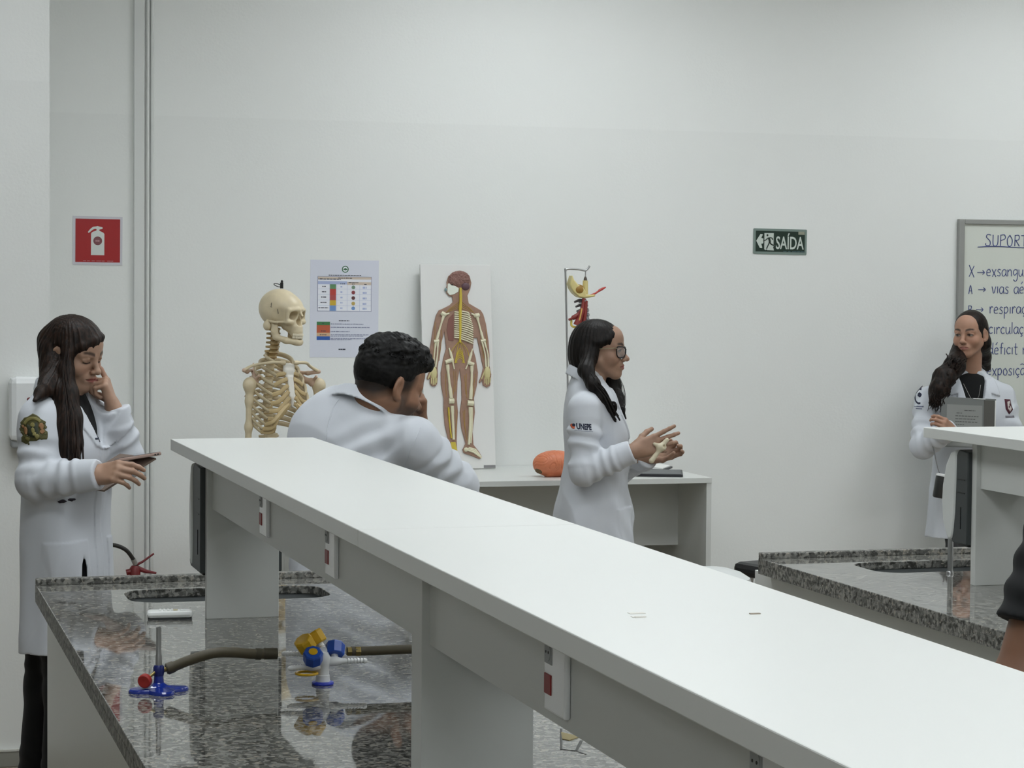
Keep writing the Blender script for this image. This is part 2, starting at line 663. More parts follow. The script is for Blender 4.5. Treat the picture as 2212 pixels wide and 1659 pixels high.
def make_shelf(label, x, y):
    """raised white shelf unit standing on the counter; x = left edge, y = far end"""
    s = thing('bench_shelf', label, 'shelf', (x, y, CZ), 0, 'raised white shelves on the benches')
    z0, z1 = 0.405 - 0.027, 0.405
    W = 0.344
    seam = -2.075
    MB().box((0, seam, z0), (W, 0, z1)).build('shelf_board', WHITE_LAM, s, 0.0015)
    MB().box((0, -5.0, z0), (W, seam - 0.0016, z1)).build('shelf_board', WHITE_LAM, s, 0.0015)
    for k, (ya, yb) in enumerate(((-0.193, -0.168), (-2.24, -2.18), (-4.5, -4.475))):
        MB().box((0.058, ya, 0.0), (0.226, yb, z0)).build('leg', WHITE_LAM, s, 0.001)
    for ya, yb in ((-2.18, -0.193), (-4.475, -2.24)):
        MB().box((0.070, ya, 0.255), (0.088, yb, z0)).build('apron', WHITE_LAM, s)
        MB().box((0.196, ya, 0.255), (0.214, yb, z0)).build('apron', WHITE_LAM, s)
    return s


bench_l = make_bench('long granite bench in the foreground with gas tap cluster and burner on it', 0.438, 5.85)
bench_r = make_bench('granite bench on the right, partly hidden, below the whiteboard', 2.490, 5.98)
shelf_l = make_shelf('long white raised shelf running through the foreground with red sockets below', 0.715, 5.335)
shelf_r = make_shelf('white raised shelf on the right bench, only its far corner in view', 2.753, 5.475)

# socket plates on the apron of the near shelf
PLATE = mat('socket plate white', '#fafcff', rough=0.18, coat=0.5)
DKRED = mat('dark red socket', '#8e1416', rough=0.4)
OUTL = mat('grey socket insert', '#a9adaf', rough=0.5)


def socket_plate(label, y):
    t = thing('socket_plate', label, 'socket', (0.785, y, 1.211), 0, 'socket plates under the long shelf')
    MB().box((-0.008, -0.040, -0.042), (0.0, 0.040, 0.056), bev=0.003).build('plate', PLATE, t)
    m = MB().box((-0.0095, 0.010, -0.022), (-0.006, 0.036, 0.002), bev=0.0008)
    m.build('red_socket', DKRED, t)
    o = MB()
    o.box((-0.0092, 0.008, 0.014), (-0.006, 0.036, 0.042), bev=0.0008)
    o.tube([(-0.0100, 0.022, 0.028), (-0.0070, 0.022, 0.028)], 0.011, 20)
    o.build('outlet_insert', OUTL, t)
    h = MB()
    for dy in (-0.005, 0.005):
        h.tube([(-0.0106, 0.022 + dy, 0.028), (-0.0095, 0.022 + dy, 0.028)], 0.0017, 8)
    h.build('pin_hole', BLACK_PL, t)
    return t


socket_plate('socket plate with red insert nearest the far leg of the long shelf', 4.425)
socket_plate('socket plate with red insert just beyond the middle leg of the long shelf', 3.765)
socket_plate('socket plate with red insert on the near side of the middle leg', 2.475)
socket_plate('socket plate at the bottom edge of the photo, only its outlet showing', 1.842)

# ------------------------------------------------------------------ wall signs and papers
def wall_panel(x, z, Y, rot=0.0):
    """matrix on the back wall: local x right, y up, z towards the room"""
    return facing((x, Y, z), (0, -1, 0)) @ Matrix.Rotation(math.radians(rot), 4, 'Z')


def flat(mb, poly, M, h, mi=0, h0=0.0):
    return mb.prism(poly, h0, h, M, mi)


def circ(cx, cy, r, n=24, ry=None):
    ry = ry or r
    return [(cx + r * math.cos(2 * math.pi * k / n), cy + ry * math.sin(2 * math.pi * k / n)) for k in range(n)]


def rect(x0, y0, x1, y1):
    return [(x0, y0), (x1, y0), (x1, y1), (x0, y1)]


def stroke(mb, pts, M, w, mi=0, h=0.0006, sm=4):
    p = [M @ Vector((a, b, h)) for a, b in pts]
    if sm and len(p) > 2:
        p = spline(p, sm)
    return mb.tube(p, w / 2, 6, mi)


# fire extinguisher sign
t = thing('safety_sign', 'square red sign with a white fire extinguisher symbol on the back wall', 'sign', (0.9455, WY, 1.855))
R = wall_panel(0, 0, 0, -0.3)
SIGN_EDGE = mat('sign pale edge', '#c9c8cf', rough=0.4)
SIGN_RED = mat('sign red', '#a01417', rough=0.35)
SIGN_WHITE = mat('sign white', '#d3d8d4', rough=0.4)
MB().prism(rect(-0.1, -0.099, 0.1, 0.099), 0, 0.002, R).build('backing', SIGN_EDGE, t)
MB().prism(rect(-0.0895, -0.0875, 0.0905, 0.0885), 0.002, 0.0026, R).build('red_face', SIGN_RED, t)


def ex(x, y):   # picture units of the sign -> metres
    return ((x - 840) / 1270 * 0.2, (825 - y) / 1260 * 0.2)


pic = MB()
body = [(670, 1195), (670, 650), (682, 622), (720, 596), (760, 582), (800, 566), (812, 552), (806, 525), (770, 520), (720, 540), (670, 580), (610, 630), (590, 612), (600, 585), (660, 515), (720, 470), (800, 458), (838, 448), (876, 460), (950, 475), (968, 492), (955, 522), (890, 535), (876, 548), (880, 566), (930, 592), (985, 618), (1010, 650), (1010, 1195)]
flat(pic, [ex(*p) for p in reversed(body)], R, 0.0031, 0, 0.0026)
pic.build('extinguisher_symbol', SIGN_WHITE, t)
m = MB()
flat(m, circ(*ex(840, 828), 0.0178, 28), R, 0.0034, 0, 0.0031)
m.build('symbol_disc', mat('faded red disc', '#7a4a4e', rough=0.5), t)
m = MB()
for x0, x1 in ((785, 812), (822, 842), (850, 885)):
    flat(m, rect(*ex(x0, 850), *ex(x1, 805)), R, 0.0037, 0, 0.0034)
for a, b in ((470, 545), (575, 640), (690, 770), (810, 930), (945, 1020), (1085, 1180), (1190, 1240)):
    flat(m, rect(*ex(a, 1352), *ex(b, 1338)), R, 0.0030, 0, 0.0026)
m.build('small_print', mat('sign small print', '#b58a8c', rough=0.5), t)

# exit sign
t = thing('exit_sign', 'green exit sign reading SAÍDA with arrow and running figure', 'sign', (3.949, WY, 1.893))
R = wall_panel(0, 0, 0, -0.55)


def sg(x, y):
    return ((x - 1110) / 1715 * 0.2555, (618 - y) / 795 * 0.112)


MB().prism(rounded_rect(-0.128, -0.0565, 0.128, 0.0565, 0.004), 0, 0.003, R).build('border_plate', mat('sign grey green border', '#75857f', rough=0.4), t)
MB().prism(rect(*sg(322, 942), *sg(1903, 290)), 0.003, 0.0036, R).build('green_face', mat('sign dark green', '#12291f', rough=0.35), t)
GLOW = mat('sign pale luminous print', '#c2cbc4', rough=0.45)
m = MB()
flat(m, [sg(*p) for p in reversed([(338, 605), (450, 420), (475, 390), (540, 395), (535, 430), (498, 505), (520, 525), (565, 530), (565, 675), (545, 690), (498, 698), (535, 815), (520, 838), (455, 828)])], R, 0.0041, 0, 0.0036)
flat(m, [sg(*p) for p in reversed([(595, 360), (895, 355), (893, 720), (925, 745), (880, 790), (912, 900), (690, 895), (680, 870), (640, 898), (600, 870)])], R, 0.0041, 0, 0.0036)
m.build('arrow_and_door', GLOW, t)
m = MB()
flat(m, circ(*sg(692, 425), 0.0046, 16), R, 0.0045, 0, 0.0041)
for pts, w in ((((560, 575), (625, 585), (700, 520), (790, 500), (845, 520), (862, 570)), 0.0046), (((745, 520), (765, 600), (800, 690), (905, 745)), 0.0062), (((760, 590), (740, 690), (668, 850)), 0.0058), (((740, 510), (775, 640)), 0.010)):
    stroke(m, [sg(*p) for p in pts], R, w, 0, 0.0042)
m.build('running_figure', mat('sign figure dark green', '#16281f', rough=0.4), t)
m = MB()
text_mb(m, 'SAÍDA', 0.0785, R @ Matrix.Translation((*sg(962, 843), 0.0038)), 0.0006, 0, 0.0011, fit=0.1345)
m.build('lettering', GLOW, t)
m = MB()
flat(m, rect(*sg(1690, 385), *sg(1893, 285)), R, 0.0041, 0, 0.0036)
m.build('corner_sticker', mat('corner sticker', '#8f9080', rough=0.5), t)
m = MB()
for a, b in ((1215, 1320), (1370, 1445), (1500, 1640), (1660, 1760), (1780, 1890)):
    flat(m, rect(*sg(a, 935), *sg(b, 908)), R, 0.0039, 0, 0.0036)
m.build('small_print', mat('exit small print', '#3f5960', rough=0.5), t)

# colour chart poster
t = thing('poster', 'white paper colour chart with table taped to the wall behind the skeleton', 'poster', (1.973, WY, 1.583))
R = wall_panel(0, 0, 0, -0.2)


def po(x, y):
    return ((x - 694) / 980 * 0.2935, (838 - y) / 1405 * 0.41)


PAPER = mat('pale lilac paper', '#d3d6e2', rough=0.7)
MB().prism(rect(-0.1468, -0.205, 0.1468, 0.205), 0, 0.0008, R).build('paper', PAPER, t)
cols = {'green': '#5f8a62', 'green2': '#3f7a4c', 'red': '#b4413a', 'red2': '#a94b4b', 'orange': '#b55a3d', 'yellow': '#c7a736', 'blue': '#6f93c8', 'blue2': '#2f5ba8', 'tan': '#c9a887', 'white': '#e4e6ee', 'lilac': '#a9b4d6', 'sand': '#cbbcae', 'brown': '#5f3a3c', 'maroon': '#863f45', 'ochre': '#b9a25e', 'sage': '#77907b', 'ink': '#3a3d4a', 'greyink': '#8286a0'}
PM = {k: mat('poster ' + k, v, rough=0.7) for k, v in cols.items()}
pm_keys = list(PM)
m = MB()


def pr(x0, y0, x1, y1, c, lay=1):
    flat(m, rect(*po(x0, y1), *po(x1, y0)), R, 0.0008 + lay * 0.00025, pm_keys.index(c), 0.0008)


def dash(x0, x1, y, c='ink', h=9, seed=0, lay=3):
    rr = random.Random(seed + int(x0 * 7 + y))
    x = x0
    while x < x1:
        w = rr.uniform(12, 46)
        pr(x, y - h / 2 - rr.uniform(0, 2), min(x1, x + w), y + h / 2, c, lay)
        x += w + rr.uniform(4, 9)


pr(312, 375, 1078, 872, 'white', 1)
pr(312, 378, 1078, 412, 'sand', 2)
pr(640, 412, 1078, 440, 'white', 2)
pr(312, 440, 730, 486, 'lilac', 2)
pr(730, 450, 1078, 492, 'sand', 2)
for y0, y1, c in ((484, 552, 'green'), (552, 640, 'red'), (640, 715, 'red2'), (715, 790, 'yellow'), (790, 866, 'blue')):
    pr(484, y0, 572, y1, c, 2)
for y, c in ((527, 'sage'), (601, 'maroon'), (681, 'brown'), (760, 'ochre'), (830, 'blue')):
    flat(m, circ(*po(820, y), 0.0078, 20), R, 0.0016, pm_keys.index(c), 0.0008)
for y in (552, 628, 712, 790):
    pr(312, y, 1078, y + 3, 'lilac', 1.5)
for x in (478, 582, 730, 910):
    pr(x, 486, x + 3, 872, 'lilac', 1.5)
for x0, y0, x1, y1 in ((308, 372, 1082, 377), (308, 868, 1082, 875), (308, 372, 314, 875), (1076, 372, 1082, 875)):
    pr(x0, y0, x1, y1, 'greyink', 3)
dash(465, 930, 355)
dash(600, 800, 396)
dash(320, 640, 412, 'ink', 12)
dash(750, 890, 460)
dash(632, 700, 478); dash(800, 840, 480); dash(975, 1010, 484)
for y, a, b in ((518, 375, 425), (595, 370, 430), (672, 360, 436), (748, 350, 440), (826, 322, 462)):
    dash(a, b, y, 'ink', 12)
for y in (520, 598, 676, 750, 828):
    dash(635, 665, y, 'lilac', 20)
for y in (530, 605, 685, 765, 835):
    dash(955, 1010, y, 'lilac', 26)
for y0, y1, c in ((1026, 1075, 'green2'), (1075, 1185, 'orange'), (1185, 1236, 'tan'), (1236, 1290, 'blue2')):
    pr(300, y0, 490, y1, c, 2)
dash(375, 410, 1050); dash(360, 430, 1160); dash(345, 440, 1214)
dash(615, 765, 1011, 'ink', 11)
for y, b in ((1058, 968), (1105, 1058), (1166, 770), (1212, 1045), (1232, 970), (1268, 1020), (1285, 800)):
    dash(500, b, y, 'greyink', 9)
dash(615, 718, 1424, 'ink', 18)
m.build('chart_print', [PM[k] for k in pm_keys], t)
m = MB()
flat(m, circ(*po(702, 267), 0.0146, 28), R, 0.0013, 0, 0.0008)
flat(m, circ(*po(702, 267), 0.0105, 28), R, 0.0016, 1, 0.0008)
flat(m, [po(668, 270), po(702, 248), po(738, 270), po(702, 286)], R, 0.0019, 0, 0.0008)
m.build('round_emblem', [mat('emblem green', '#3c6a4c', rough=0.6), PM['white']], t)

# ------------------------------------------------------------------ whiteboard with handwriting
t = thing('whiteboard', 'framed whiteboard with blue handwriting behind the woman at the right wall', 'whiteboard', (4.82, WY, 0.95))
BW_, BH_ = 2.5, 1.058
WBS = mat('whiteboard surface', '#d0d4cc', rough=0.22)
WBF = mat('grey aluminium frame', '#9a9b98', rough=0.42, metal=0.3)
MB().box((0.01, -0.014, 0.01), (BW_ - 0.01, 0, BH_ - 0.01)).build('writing_surface', WBS, t)
for a, b in (((0, -0.024, 0), (0.028, 0, BH_)), ((BW_ - 0.028, -0.024, 0), (BW_, 0, BH_)), ((0.028, -0.024, BH_ - 0.022), (BW_ - 0.028, 0, BH_)), ((0.028, -0.024, 0), (BW_ - 0.028, 0, 0.022))):
    MB().box(a, b).build('frame_bar', WBF, t, 0.002)
GL = {   # stroke letters on a unit x-height; list of strokes
    'a': (.8, [[(.7, .9), (.35, 1), (.05, .6), (.15, .1), (.45, .05), (.7, .5), (.72, .95)], [(.72, .95), (.72, .3), (.85, 0)]]),
    'c': (.7, [[(.65, .85), (.35, 1), (.05, .55), (.25, .05), (.65, .15)]]),
    'd': (.85, [[(.7, .7), (.4, .95), (.05, .5), (.3, 0), (.7, .4)], [(.75, 1.7), (.7, .3), (.85, 0)]]),
    'e': (.75, [[(.08, .5), (.65, .6), (.45, 1), (.08, .7), (.15, .1), (.65, .1)]]),
    'f': (.6, [[(.6, 1.6), (.35, 1.6), (.28, 1), (.28, 0)], [(.05, .95), (.55, .95)]]),
    'g': (.8, [[(.7, .9), (.35, 1), (.08, .6), (.3, .15), (.7, .5)], [(.72, 1), (.75, -.3), (.45, -.75), (.1, -.5)]]),
    'i': (.3, [[(.15, 1), (.15, 0)]]),
    'l': (.3, [[(.15, 1.7), (.15, 0)]]),
    'n': (.8, [[(.08, 1), (.1, 0)], [(.1, .6), (.4, 1), (.65, .8), (.68, 0)]]),
    'o': (.75, [[(.4, 1), (.08, .7), (.15, .1), (.5, .02), (.7, .5), (.4, 1)]]),
    'p': (.8, [[(.1, 1), (.12, -.75)], [(.1, .8), (.5, 1), (.7, .5), (.4, .05), (.12, .2)]]),
    'r': (.6, [[(.1, 1), (.12, 0)], [(.12, .6), (.35, 1), (.6, .9)]]),
    's': (.65, [[(.6, .9), (.3, 1), (.15, .7), (.5, .4), (.45, .02), (.05, .1)]]),
    't': (.6, [[(.3, 1.6), (.3, .1), (.55, 0)], [(.02, 1.05), (.6, 1.05)]]),
    'u': (.8, [[(.08, 1), (.12, .2), (.4, 0), (.68, .5)], [(.7, 1), (.7, .2), (.82, 0)]]),
    'v': (.7, [[(.05, 1), (.35, 0), (.68, 1)]]),
    'x': (.75, [[(.05, 1), (.7, -.1)], [(.7, 1), (.1, -.1)]]),
    'S': (.95, [[(.85, 1.6), (.4, 1.7), (.2, 1.3), (.75, .7), (.7, .1), (.15, .1), (.1, .4)]]),
    'U': (1.0, [[(.15, 1.65), (.15, .3), (.5, 0), (.85, .4), (.9, 1.6)]]),
    'P': (.95, [[(.15, 0), (.18, 1.65)], [(.18, 1.6), (.75, 1.65), (.85, 1.1), (.2, .8)]]),
    'O': (1.0, [[(.5, 1.65), (.12, 1), (.25, .1), (.7, .1), (.88, .9), (.5, 1.65)]]),
    'R': (.95, [[(.15, 0), (.18, 1.65)], [(.18, 1.6), (.75, 1.6), (.75, 1), (.2, .85)], [(.3, .85), (.85, 0)]]),
    'T': (.95, [[(.05, 1.6), (.95, 1.65)], [(.5, 1.6), (.5, 0)]]),
    'E': (.9, [[(.15, 1.65), (.15, 0)], [(.15, 1.6), (.8, 1.65)], [(.15, .85), (.7, .9)], [(.15, 0), (.8, .05)]]),
    'X': (1.0, [[(.1, 1.7), (.9, -.1)], [(.9, 1.6), (.1, 0)]]),
    'A': (.9, [[(.1, 0), (.45, 1.65), (.8, 0)], [(.2, .6), (.75, .6)]]),
    'B': (.9, [[(.15, 0), (.15, 1.65)], [(.15, 1.6), (.7, 1.5), (.6, .95), (.2, .9)], [(.2, .9), (.8, .7), (.7, .05), (.15, 0)]]),
    'C': (.9, [[(.8, 1.5), (.4, 1.65), (.1, .8), (.35, .05), (.8, .15)]]),
    'D': (.95, [[(.15, 0), (.15, 1.65)], [(.15, 1.6), (.7, 1.4), (.85, .8), (.6, .1), (.15, 0)]]),
    '>': (1.5, [[(.15, .55), (1.3, .55)], [(1.0, .85), (1.3, .55), (1.0, .25)]]),
    ' ': (.6, [])}


def handwrite(mb, text, x, z, h, w=0.0036, sx=1.0):
    M = wall_panel(0, 0, -0.0145)
    rr = random.Random(len(text))
    for ch in text:
        acc = None
        base = {'ã': 'a', 'é': 'e', 'ç': 'c', 'í': 'i', 'á': 'a', 'ó': 'o'}.get(ch, ch)
        if base != ch:
            acc = ch
        adv, sts = GL[base]
        dz = rr.uniform(-.03, .03) * h
        for st in sts:
            stroke(mb, [(x + a * h * sx, z + dz + b * h) for a, b in st], M, w, 0, 0.0003)
        if acc in ('ã',):
            stroke(mb, [(x + a * h * sx, z + b * h) for a, b in ((.0, 1.55), (.3, 1.68), (.6, 1.58), (.9, 1.7))], M, w, 0, 0.0003)
        elif acc == 'ç':
            stroke(mb, [(x + a * h * sx, z + b * h) for a, b in ((.35, 0), (.5, -.25), (.25, -.4))], M, w, 0, 0.0003)
        elif acc:
            stroke(mb, [(x + a * h * sx, z + b * h) for a, b in ((.25, 1.4), (.5, 1.75))], M, w, 0, 0.0003, 0)
        x += (adv + .12) * h * sx
    return x


INK = mat('blue marker ink', '#3a4680', rough=0.5)
m = MB()
handwrite(m, 'SUPORTE', 0.135, 0.938, 0.031, 0.004, 1.08)
stroke(m, [(0.098, 0.932), (0.2, 0.936), (0.42, 0.930), (1.15, 0.93)], wall_panel(0, 0, -0.0145), 0.0042, 0, 0.0003)
m.build('handwritten_heading', INK, t)
for ch, txt, x, z in (('X', '>exsanguinação', 0.094, 0.800), ('A', '> vias aéreas', 0.100, 0.721), ('B', '> respiração', 0.090, 0.629), ('C', '> circulação', 0.088, 0.536), ('D', '> déficit neuro', 0.088, 0.442), ('E', '> exposição', 0.082, 0.346)):
    m = MB()
    handwrite(m, ch, 0.054, z - .003, 0.031 if ch == 'X' else 0.024)
    handwrite(m, txt, x, z, 0.031, 0.0036, 1.0)
    m.build('handwritten_line', INK, t)

# ------------------------------------------------------------------ white desk against the back wall
DESK_TOP = 0.91
DX0, DX1, DY0, DY1 = 1.72, 3.345, 8.53, WY - 0.004
desk = thing('desk', 'white laminate desk against the back wall holding the models and notebooks', 'desk', (DX0, DY0, 0))
w_, d_ = DX1 - DX0, DY1 - DY0
MB().box((0, 0, DESK_TOP - 0.022), (w_, d_, DESK_TOP)).build('desk_top', WHITE_LAM, desk, 0.001)
MB().box((w_ - 0.022, 0.004, 0), (w_, d_, DESK_TOP - 0.022)).build('side_panel', WHITE_LAM, desk, 0.001)
MB().box((0, 0.004, 0), (0.022, d_, DESK_TOP - 0.022)).build('side_panel', WHITE_LAM, desk, 0.001)
MB().box((0.022, 0.33, 0.60), (w_ - 0.022, 0.35, DESK_TOP - 0.022)).build('modesty_panel', WHITE_LAM, desk)

# black notebook and open book
nb = thing('notebook', 'closed grey topped notebook with black cover near the desk corner', 'notebook', (3.183, 8.725, DESK_TOP), math.radians(-20))
MB().box((-0.10, -0.125, 0.0), (0.10, 0.125, 0.011), bev=0.002).build('cover', mat('matt black cover', '#15171d', rough=0.45), nb)
MB().box((-0.093, -0.118, 0.011), (0.093, 0.118, 0.0122)).build('grey_front', mat('grey notebook front', '#5d6062', rough=0.5), nb)
bk = thing('open_book', 'open book with white pages behind the grey notebook on the desk', 'book', (3.20, 9.02, DESK_TOP), math.radians(-32))
MB().box((-0.13, -0.09, 0.0), (0.13, 0.09, 0.008), bev=0.002).build('cover', mat('matt black cover', '#15171d'), bk)
for sx in (-1, 1):
    pts = [(sx * a, 0.008 + h) for a, h in ((0.002, 0.004), (0.03, 0.012), (0.07, 0.011), (0.122, 0.004))]
    mm = MB()
    poly = [(sx * 0.002, 0.008)] + pts + [(sx * 0.122, 0.008)]
    mm.prism(poly, -0.084, 0.084, Matrix(((1, 0, 0, 0), (0, 0, 1, 0), (0, 1, 0, 0), (0, 0, 0, 1))))
    mm.build('page_block', mat('white book pages', '#e4e5e2', rough=0.7), bk)

# ------------------------------------------------------------------ relief board of the nervous system
bd = thing('anatomy_board', 'white board with a relief figure of bones and nerves leaning on the wall', 'anatomy model', (2.29, 9.125, DESK_TOP + 0.003))
Mb = Matrix.Rotation(math.radians(-7.5), 4, 'X') @ facing((0, 0, 0), (0, -1, 0))
BDW, BDH = 0.308, 0.868


def an(x, y):
    xl = 55 + (y - 48) * 0.0335
    return ((x - xl) / 510 * BDW, (1635 - y) / 1587 * BDH)


mb_ = MB().prism(rect(0, 0, BDW, BDH), -0.012, 0, Mb)
mb_.build('panel', mat('white relief board', '#dcdcda', rough=0.5), bd, 0.001)
mb_ = MB()
flat(mb_, rect(0.255, 0.002, BDW - 0.002, 0.014), Mb, 0.0012)
mb_.build('metal_label', mat('grey label plate', '#8b8b8d', rough=0.4, metal=0.4), bd)
OUT = [(335, 100), (290, 108), (258, 140), (245, 185), (247, 215), (236, 243), (243, 258), (247, 275), (262, 293), (288, 300), (292, 340), (270, 365), (225, 390), (190, 407), (170, 450), (152, 540), (138, 640), (126, 720), (130, 800), (140, 845), (120, 895), (108, 935), (117, 948), (131, 935), (131, 975), (150, 998), (175, 995), (186, 975), (190, 915), (187, 850), (200, 745), (214, 650), (232, 575), (240, 640), (246, 705), (228, 775), (210, 890), (212, 985), (232, 1090), (232, 1180), (242, 1300), (270, 1420), (262, 1530), (278, 1566), (303, 1580), (328, 1562), (334, 1500), (330, 1420), (332, 1300), (338, 1200), (328, 1100), (332, 960), (345, 868), (358, 960), (362, 1100), (350, 1200), (362, 1320), (393, 1440), (372, 1488), (380, 1515), (435, 1535), (497, 1563), (515, 1550), (495, 1510), (452, 1450), (445, 1350), (460, 1200), (452, 1090), (474, 985), (480, 890), (462, 775), (442, 705), (447, 620), (470, 620), (487, 700), (505, 800), (517, 855), (500, 925), (485, 962), (492, 976), (510, 950), (515, 990), (545, 1008), (570, 992), (577, 905), (563, 835), (563, 740), (555, 640), (535, 510), (515, 435), (497, 405), (440, 370), (408, 350), (398, 290), (418, 240), (426, 190), (412, 135), (378, 106)]
SKINB = mat('relief brown tissue', '#947462', rough=0.5, noise=0.12, nscale=45)
mb_ = MB().prism([an(*p) for p in OUT], 0, 0.007, Mb)
rel = mb_.build('body_relief', SKINB, bd, 0.0025)
IV = mat('relief ivory bone', '#dcd7bb', rough=0.4)
YEL = mat('relief yellow nerve', '#c9b33f', rough=0.45)
OCH = mat('relief fine ochre nerve', '#a8854a', rough=0.5)


def at_(p, h):
    a, b = an(*p)
    return Mb @ Vector((a, b, h))


def bone(name, pts, r, m_=None, h=0.010):
    q = spline([at_(p, h) for p in pts], 4) if len(pts) > 2 else [at_(p, h) for p in pts]
    rr = r if not hasattr(r, '__len__') else [r[min(len(r) - 1, int(i / max(1, len(q) - 1) * (len(r) - 1) + .5))] for i in range(len(q))]
    return MB().tube(q, rr, 8, 0, True).build(name, m_ or IV, bd)


u = BDW / 510
mb_ = MB()
mb_.ball(at_((337, 165), 0.008), (80 * u, 0.008, 62 * u), 16)
mb_.ball(at_((305, 180), 0.009), (50 * u, 0.008, 36 * u), 14)
mb_.build('brain', mat('relief brain', '#866158', rough=0.5, bump=0.9, bscale=120), bd)
mb_ = MB().ball(at_((382, 220), 0.010), (30 * u, 0.007, 27 * u), 14)
mb_.build('cerebellum', mat('relief cerebellum', '#5d434c', rough=0.5), bd)
mb_ = MB()
flat(mb_, [an(*p) for p in reversed([(252, 200), (275, 192), (300, 212), (335, 235), (330, 262), (300, 282), (268, 290), (250, 268)])], Mb, 0.010)
mb_.build('face_bone', mat('relief pale face bone', '#d9ddd2', rough=0.4), bd, 0.002)
mb_ = MB().ball(at_((284, 205), 0.010), (8 * u, 0.003, 8 * u), 10)
mb_.build('eye', mat('relief eye', '#22201f', rough=0.3), bd)
mb_ = MB().ball(at_((240, 246), 0.006), (9 * u, 0.004, 14 * u), 10)
mb_.build('nose', mat('relief bluish nose', '#7f989c', rough=0.5), bd)
bone('spinal_cord', [(345, 232), (346, 330), (343, 420), (345, 540), (344, 660)], [0.005, 0.0062, 0.007, 0.006, 0.005], YEL, 0.012)
for k in range(14):
    y = 418 + k * 16.5
    xr = 400 + 40 * math.sin(min(1, (k + 1.5) / 9) * math.pi / 2)
    bone('rib', [(350, y - 4), (398, y + 6 + k * .6), (xr, y + 24 + k * .8)], 0.0031, IV, 0.0105)
    if k < 13:
        bone('rib', [(340, y + 6), (302, y + 2)], 0.0031, IV, 0.0105)
mb_ = MB()
flat(mb_, [an(*p) for p in reversed([(296, 430), (298, 645), (262, 640), (248, 560), (262, 470)])], Mb, 0.009)
mb_.build('chest_muscle', mat('relief reddish muscle', '#7b4f45', rough=0.55), bd)
for s_, pts in (('upper_arm_bone', [(225, 450), (200, 540), (176, 640)]), ('upper_arm_bone', [(466, 450), (488, 540), (512, 635)])):
    bone(s_, pts, [0.0065, 0.0042, 0.006])
bone('shoulder_bone', [(208, 425), (228, 440), (265, 432)], [0.009, 0.010, 0.004])
bone('shoulder_bone', [(482, 440), (460, 448), (425, 432)], [0.009, 0.010, 0.004])
for pts in ([(170, 655), (160, 750), (155, 850)], [(184, 655), (182, 750), (170, 850)], [(505, 655), (528, 750), (535, 850)], [(522, 650), (548, 750), (552, 850)]):
    bone('forearm_bone', pts, [0.0045, 0.0032, 0.004])
for pts in ([(156, 650), (192, 645)], [(496, 648), (530, 640)]):
    bone('elbow_joint', pts, 0.0068)
HANDM = mat('relief hand and foot bones', '#cfc592', rough=0.45)
for cx_, dx in ((158, -1), (545, 1)):
    mb_ = MB().ball(at_((cx_, 895), 0.009), (24 * u, 0.006, 45 * u), 12)
    for q, L in ((-16, 985), (-3, 995), (9, 992), (20, 978)):
        mb_.tube([at_((cx_ + q, 930), 0.009), at_((cx_ + q, L - 8), 0.008)], 0.0026, 6)
    mb_.tube([at_((cx_ - 18, 880), 0.009), at_((cx_ - 40, 940), 0.008)], 0.0026, 6)
    mb_.build('hand_bones', HANDM, bd)
for pts in ([(255, 830), (268, 950), (285, 1090)], [(432, 840), (432, 950), (425, 1100)]):
    bone('thigh_bone', pts, [0.008, 0.0055, 0.008])
for pts in ([(265, 700), (285, 770), (305, 865)], [(436, 705), (415, 790), (388, 865)]):
    bone('hip_bone', pts, [0.003, 0.006, 0.003])
for pts in ([(240, 812), (285, 795)], [(446, 830), (402, 812)]):
    bone('hip_joint', pts, [0.008, 0.009])
for pts in ([(268, 1112), (304, 1112)], [(402, 1128), (445, 1132)]):
    bone('knee_joint', pts, 0.012)
for pts in ([(292, 1150), (300, 1290), (306, 1410)], [(423, 1160), (424, 1300), (415, 1450)]):
    bone('shin_bone', pts, [0.0075, 0.006, 0.0055])
bone('calf_bone', [(266, 1160), (276, 1290), (290, 1400)], [0.004, 0.003, 0.003], YEL)
bone('calf_bone', [(436, 1160), (438, 1300), (430, 1440)], [0.004, 0.003, 0.003])
mb_ = MB()
for q in (-20, -8, 4, 16, 26):
    mb_.tube([at_((300 + q * .5, 1430), 0.010), at_((302 + q, 1500), 0.010), at_((302 + q, 1562), 0.008)], 0.0034, 6)
mb_.build('foot_bones', mat('relief yellow foot bones', '#cdb84e', rough=0.45), bd)
mb_ = MB()
for q in (0, 1, 2):
    mb_.tube([at_((398 + q * 8, 1490 - q * 8), 0.010), at_((450 + q * 6, 1508 - q * 10), 0.010), at_((508 - q * 8, 1552 - q * 12), 0.008)], 0.004, 6)
mb_.ball(at_((396, 1488), 0.009), (16 * u, 0.006, 16 * u), 10)
mb_.build('foot_bones', IV, bd)
nv = MB()
rr = random.Random(4)
for k in range(7):
    a = -60 + k * 20
    nv.tube(spline([at_((345, 640), 0.008), at_((345 + a * .8, 690 + abs(a) * .2), 0.008), at_((345 + a * 1.2, 750 + rr.uniform(-10, 30)), 0.0078)], 4), 0.0012, 5, 1 if k % 2 else 0)
for k in range(5):
    nv.tube(spline([at_((345, 700 + k * 18), 0.008), at_((320 - k * 3, 760 + k * 14), 0.008), at_((318 + k * 3, 810), 0.0078)], 3), 0.0014, 5, 0)
    nv.tube(spline([at_((345, 700 + k * 18), 0.008), at_((370 + k * 3, 760 + k * 14), 0.008), at_((372 - k * 3, 810), 0.0078)], 3), 0.0014, 5, 0)
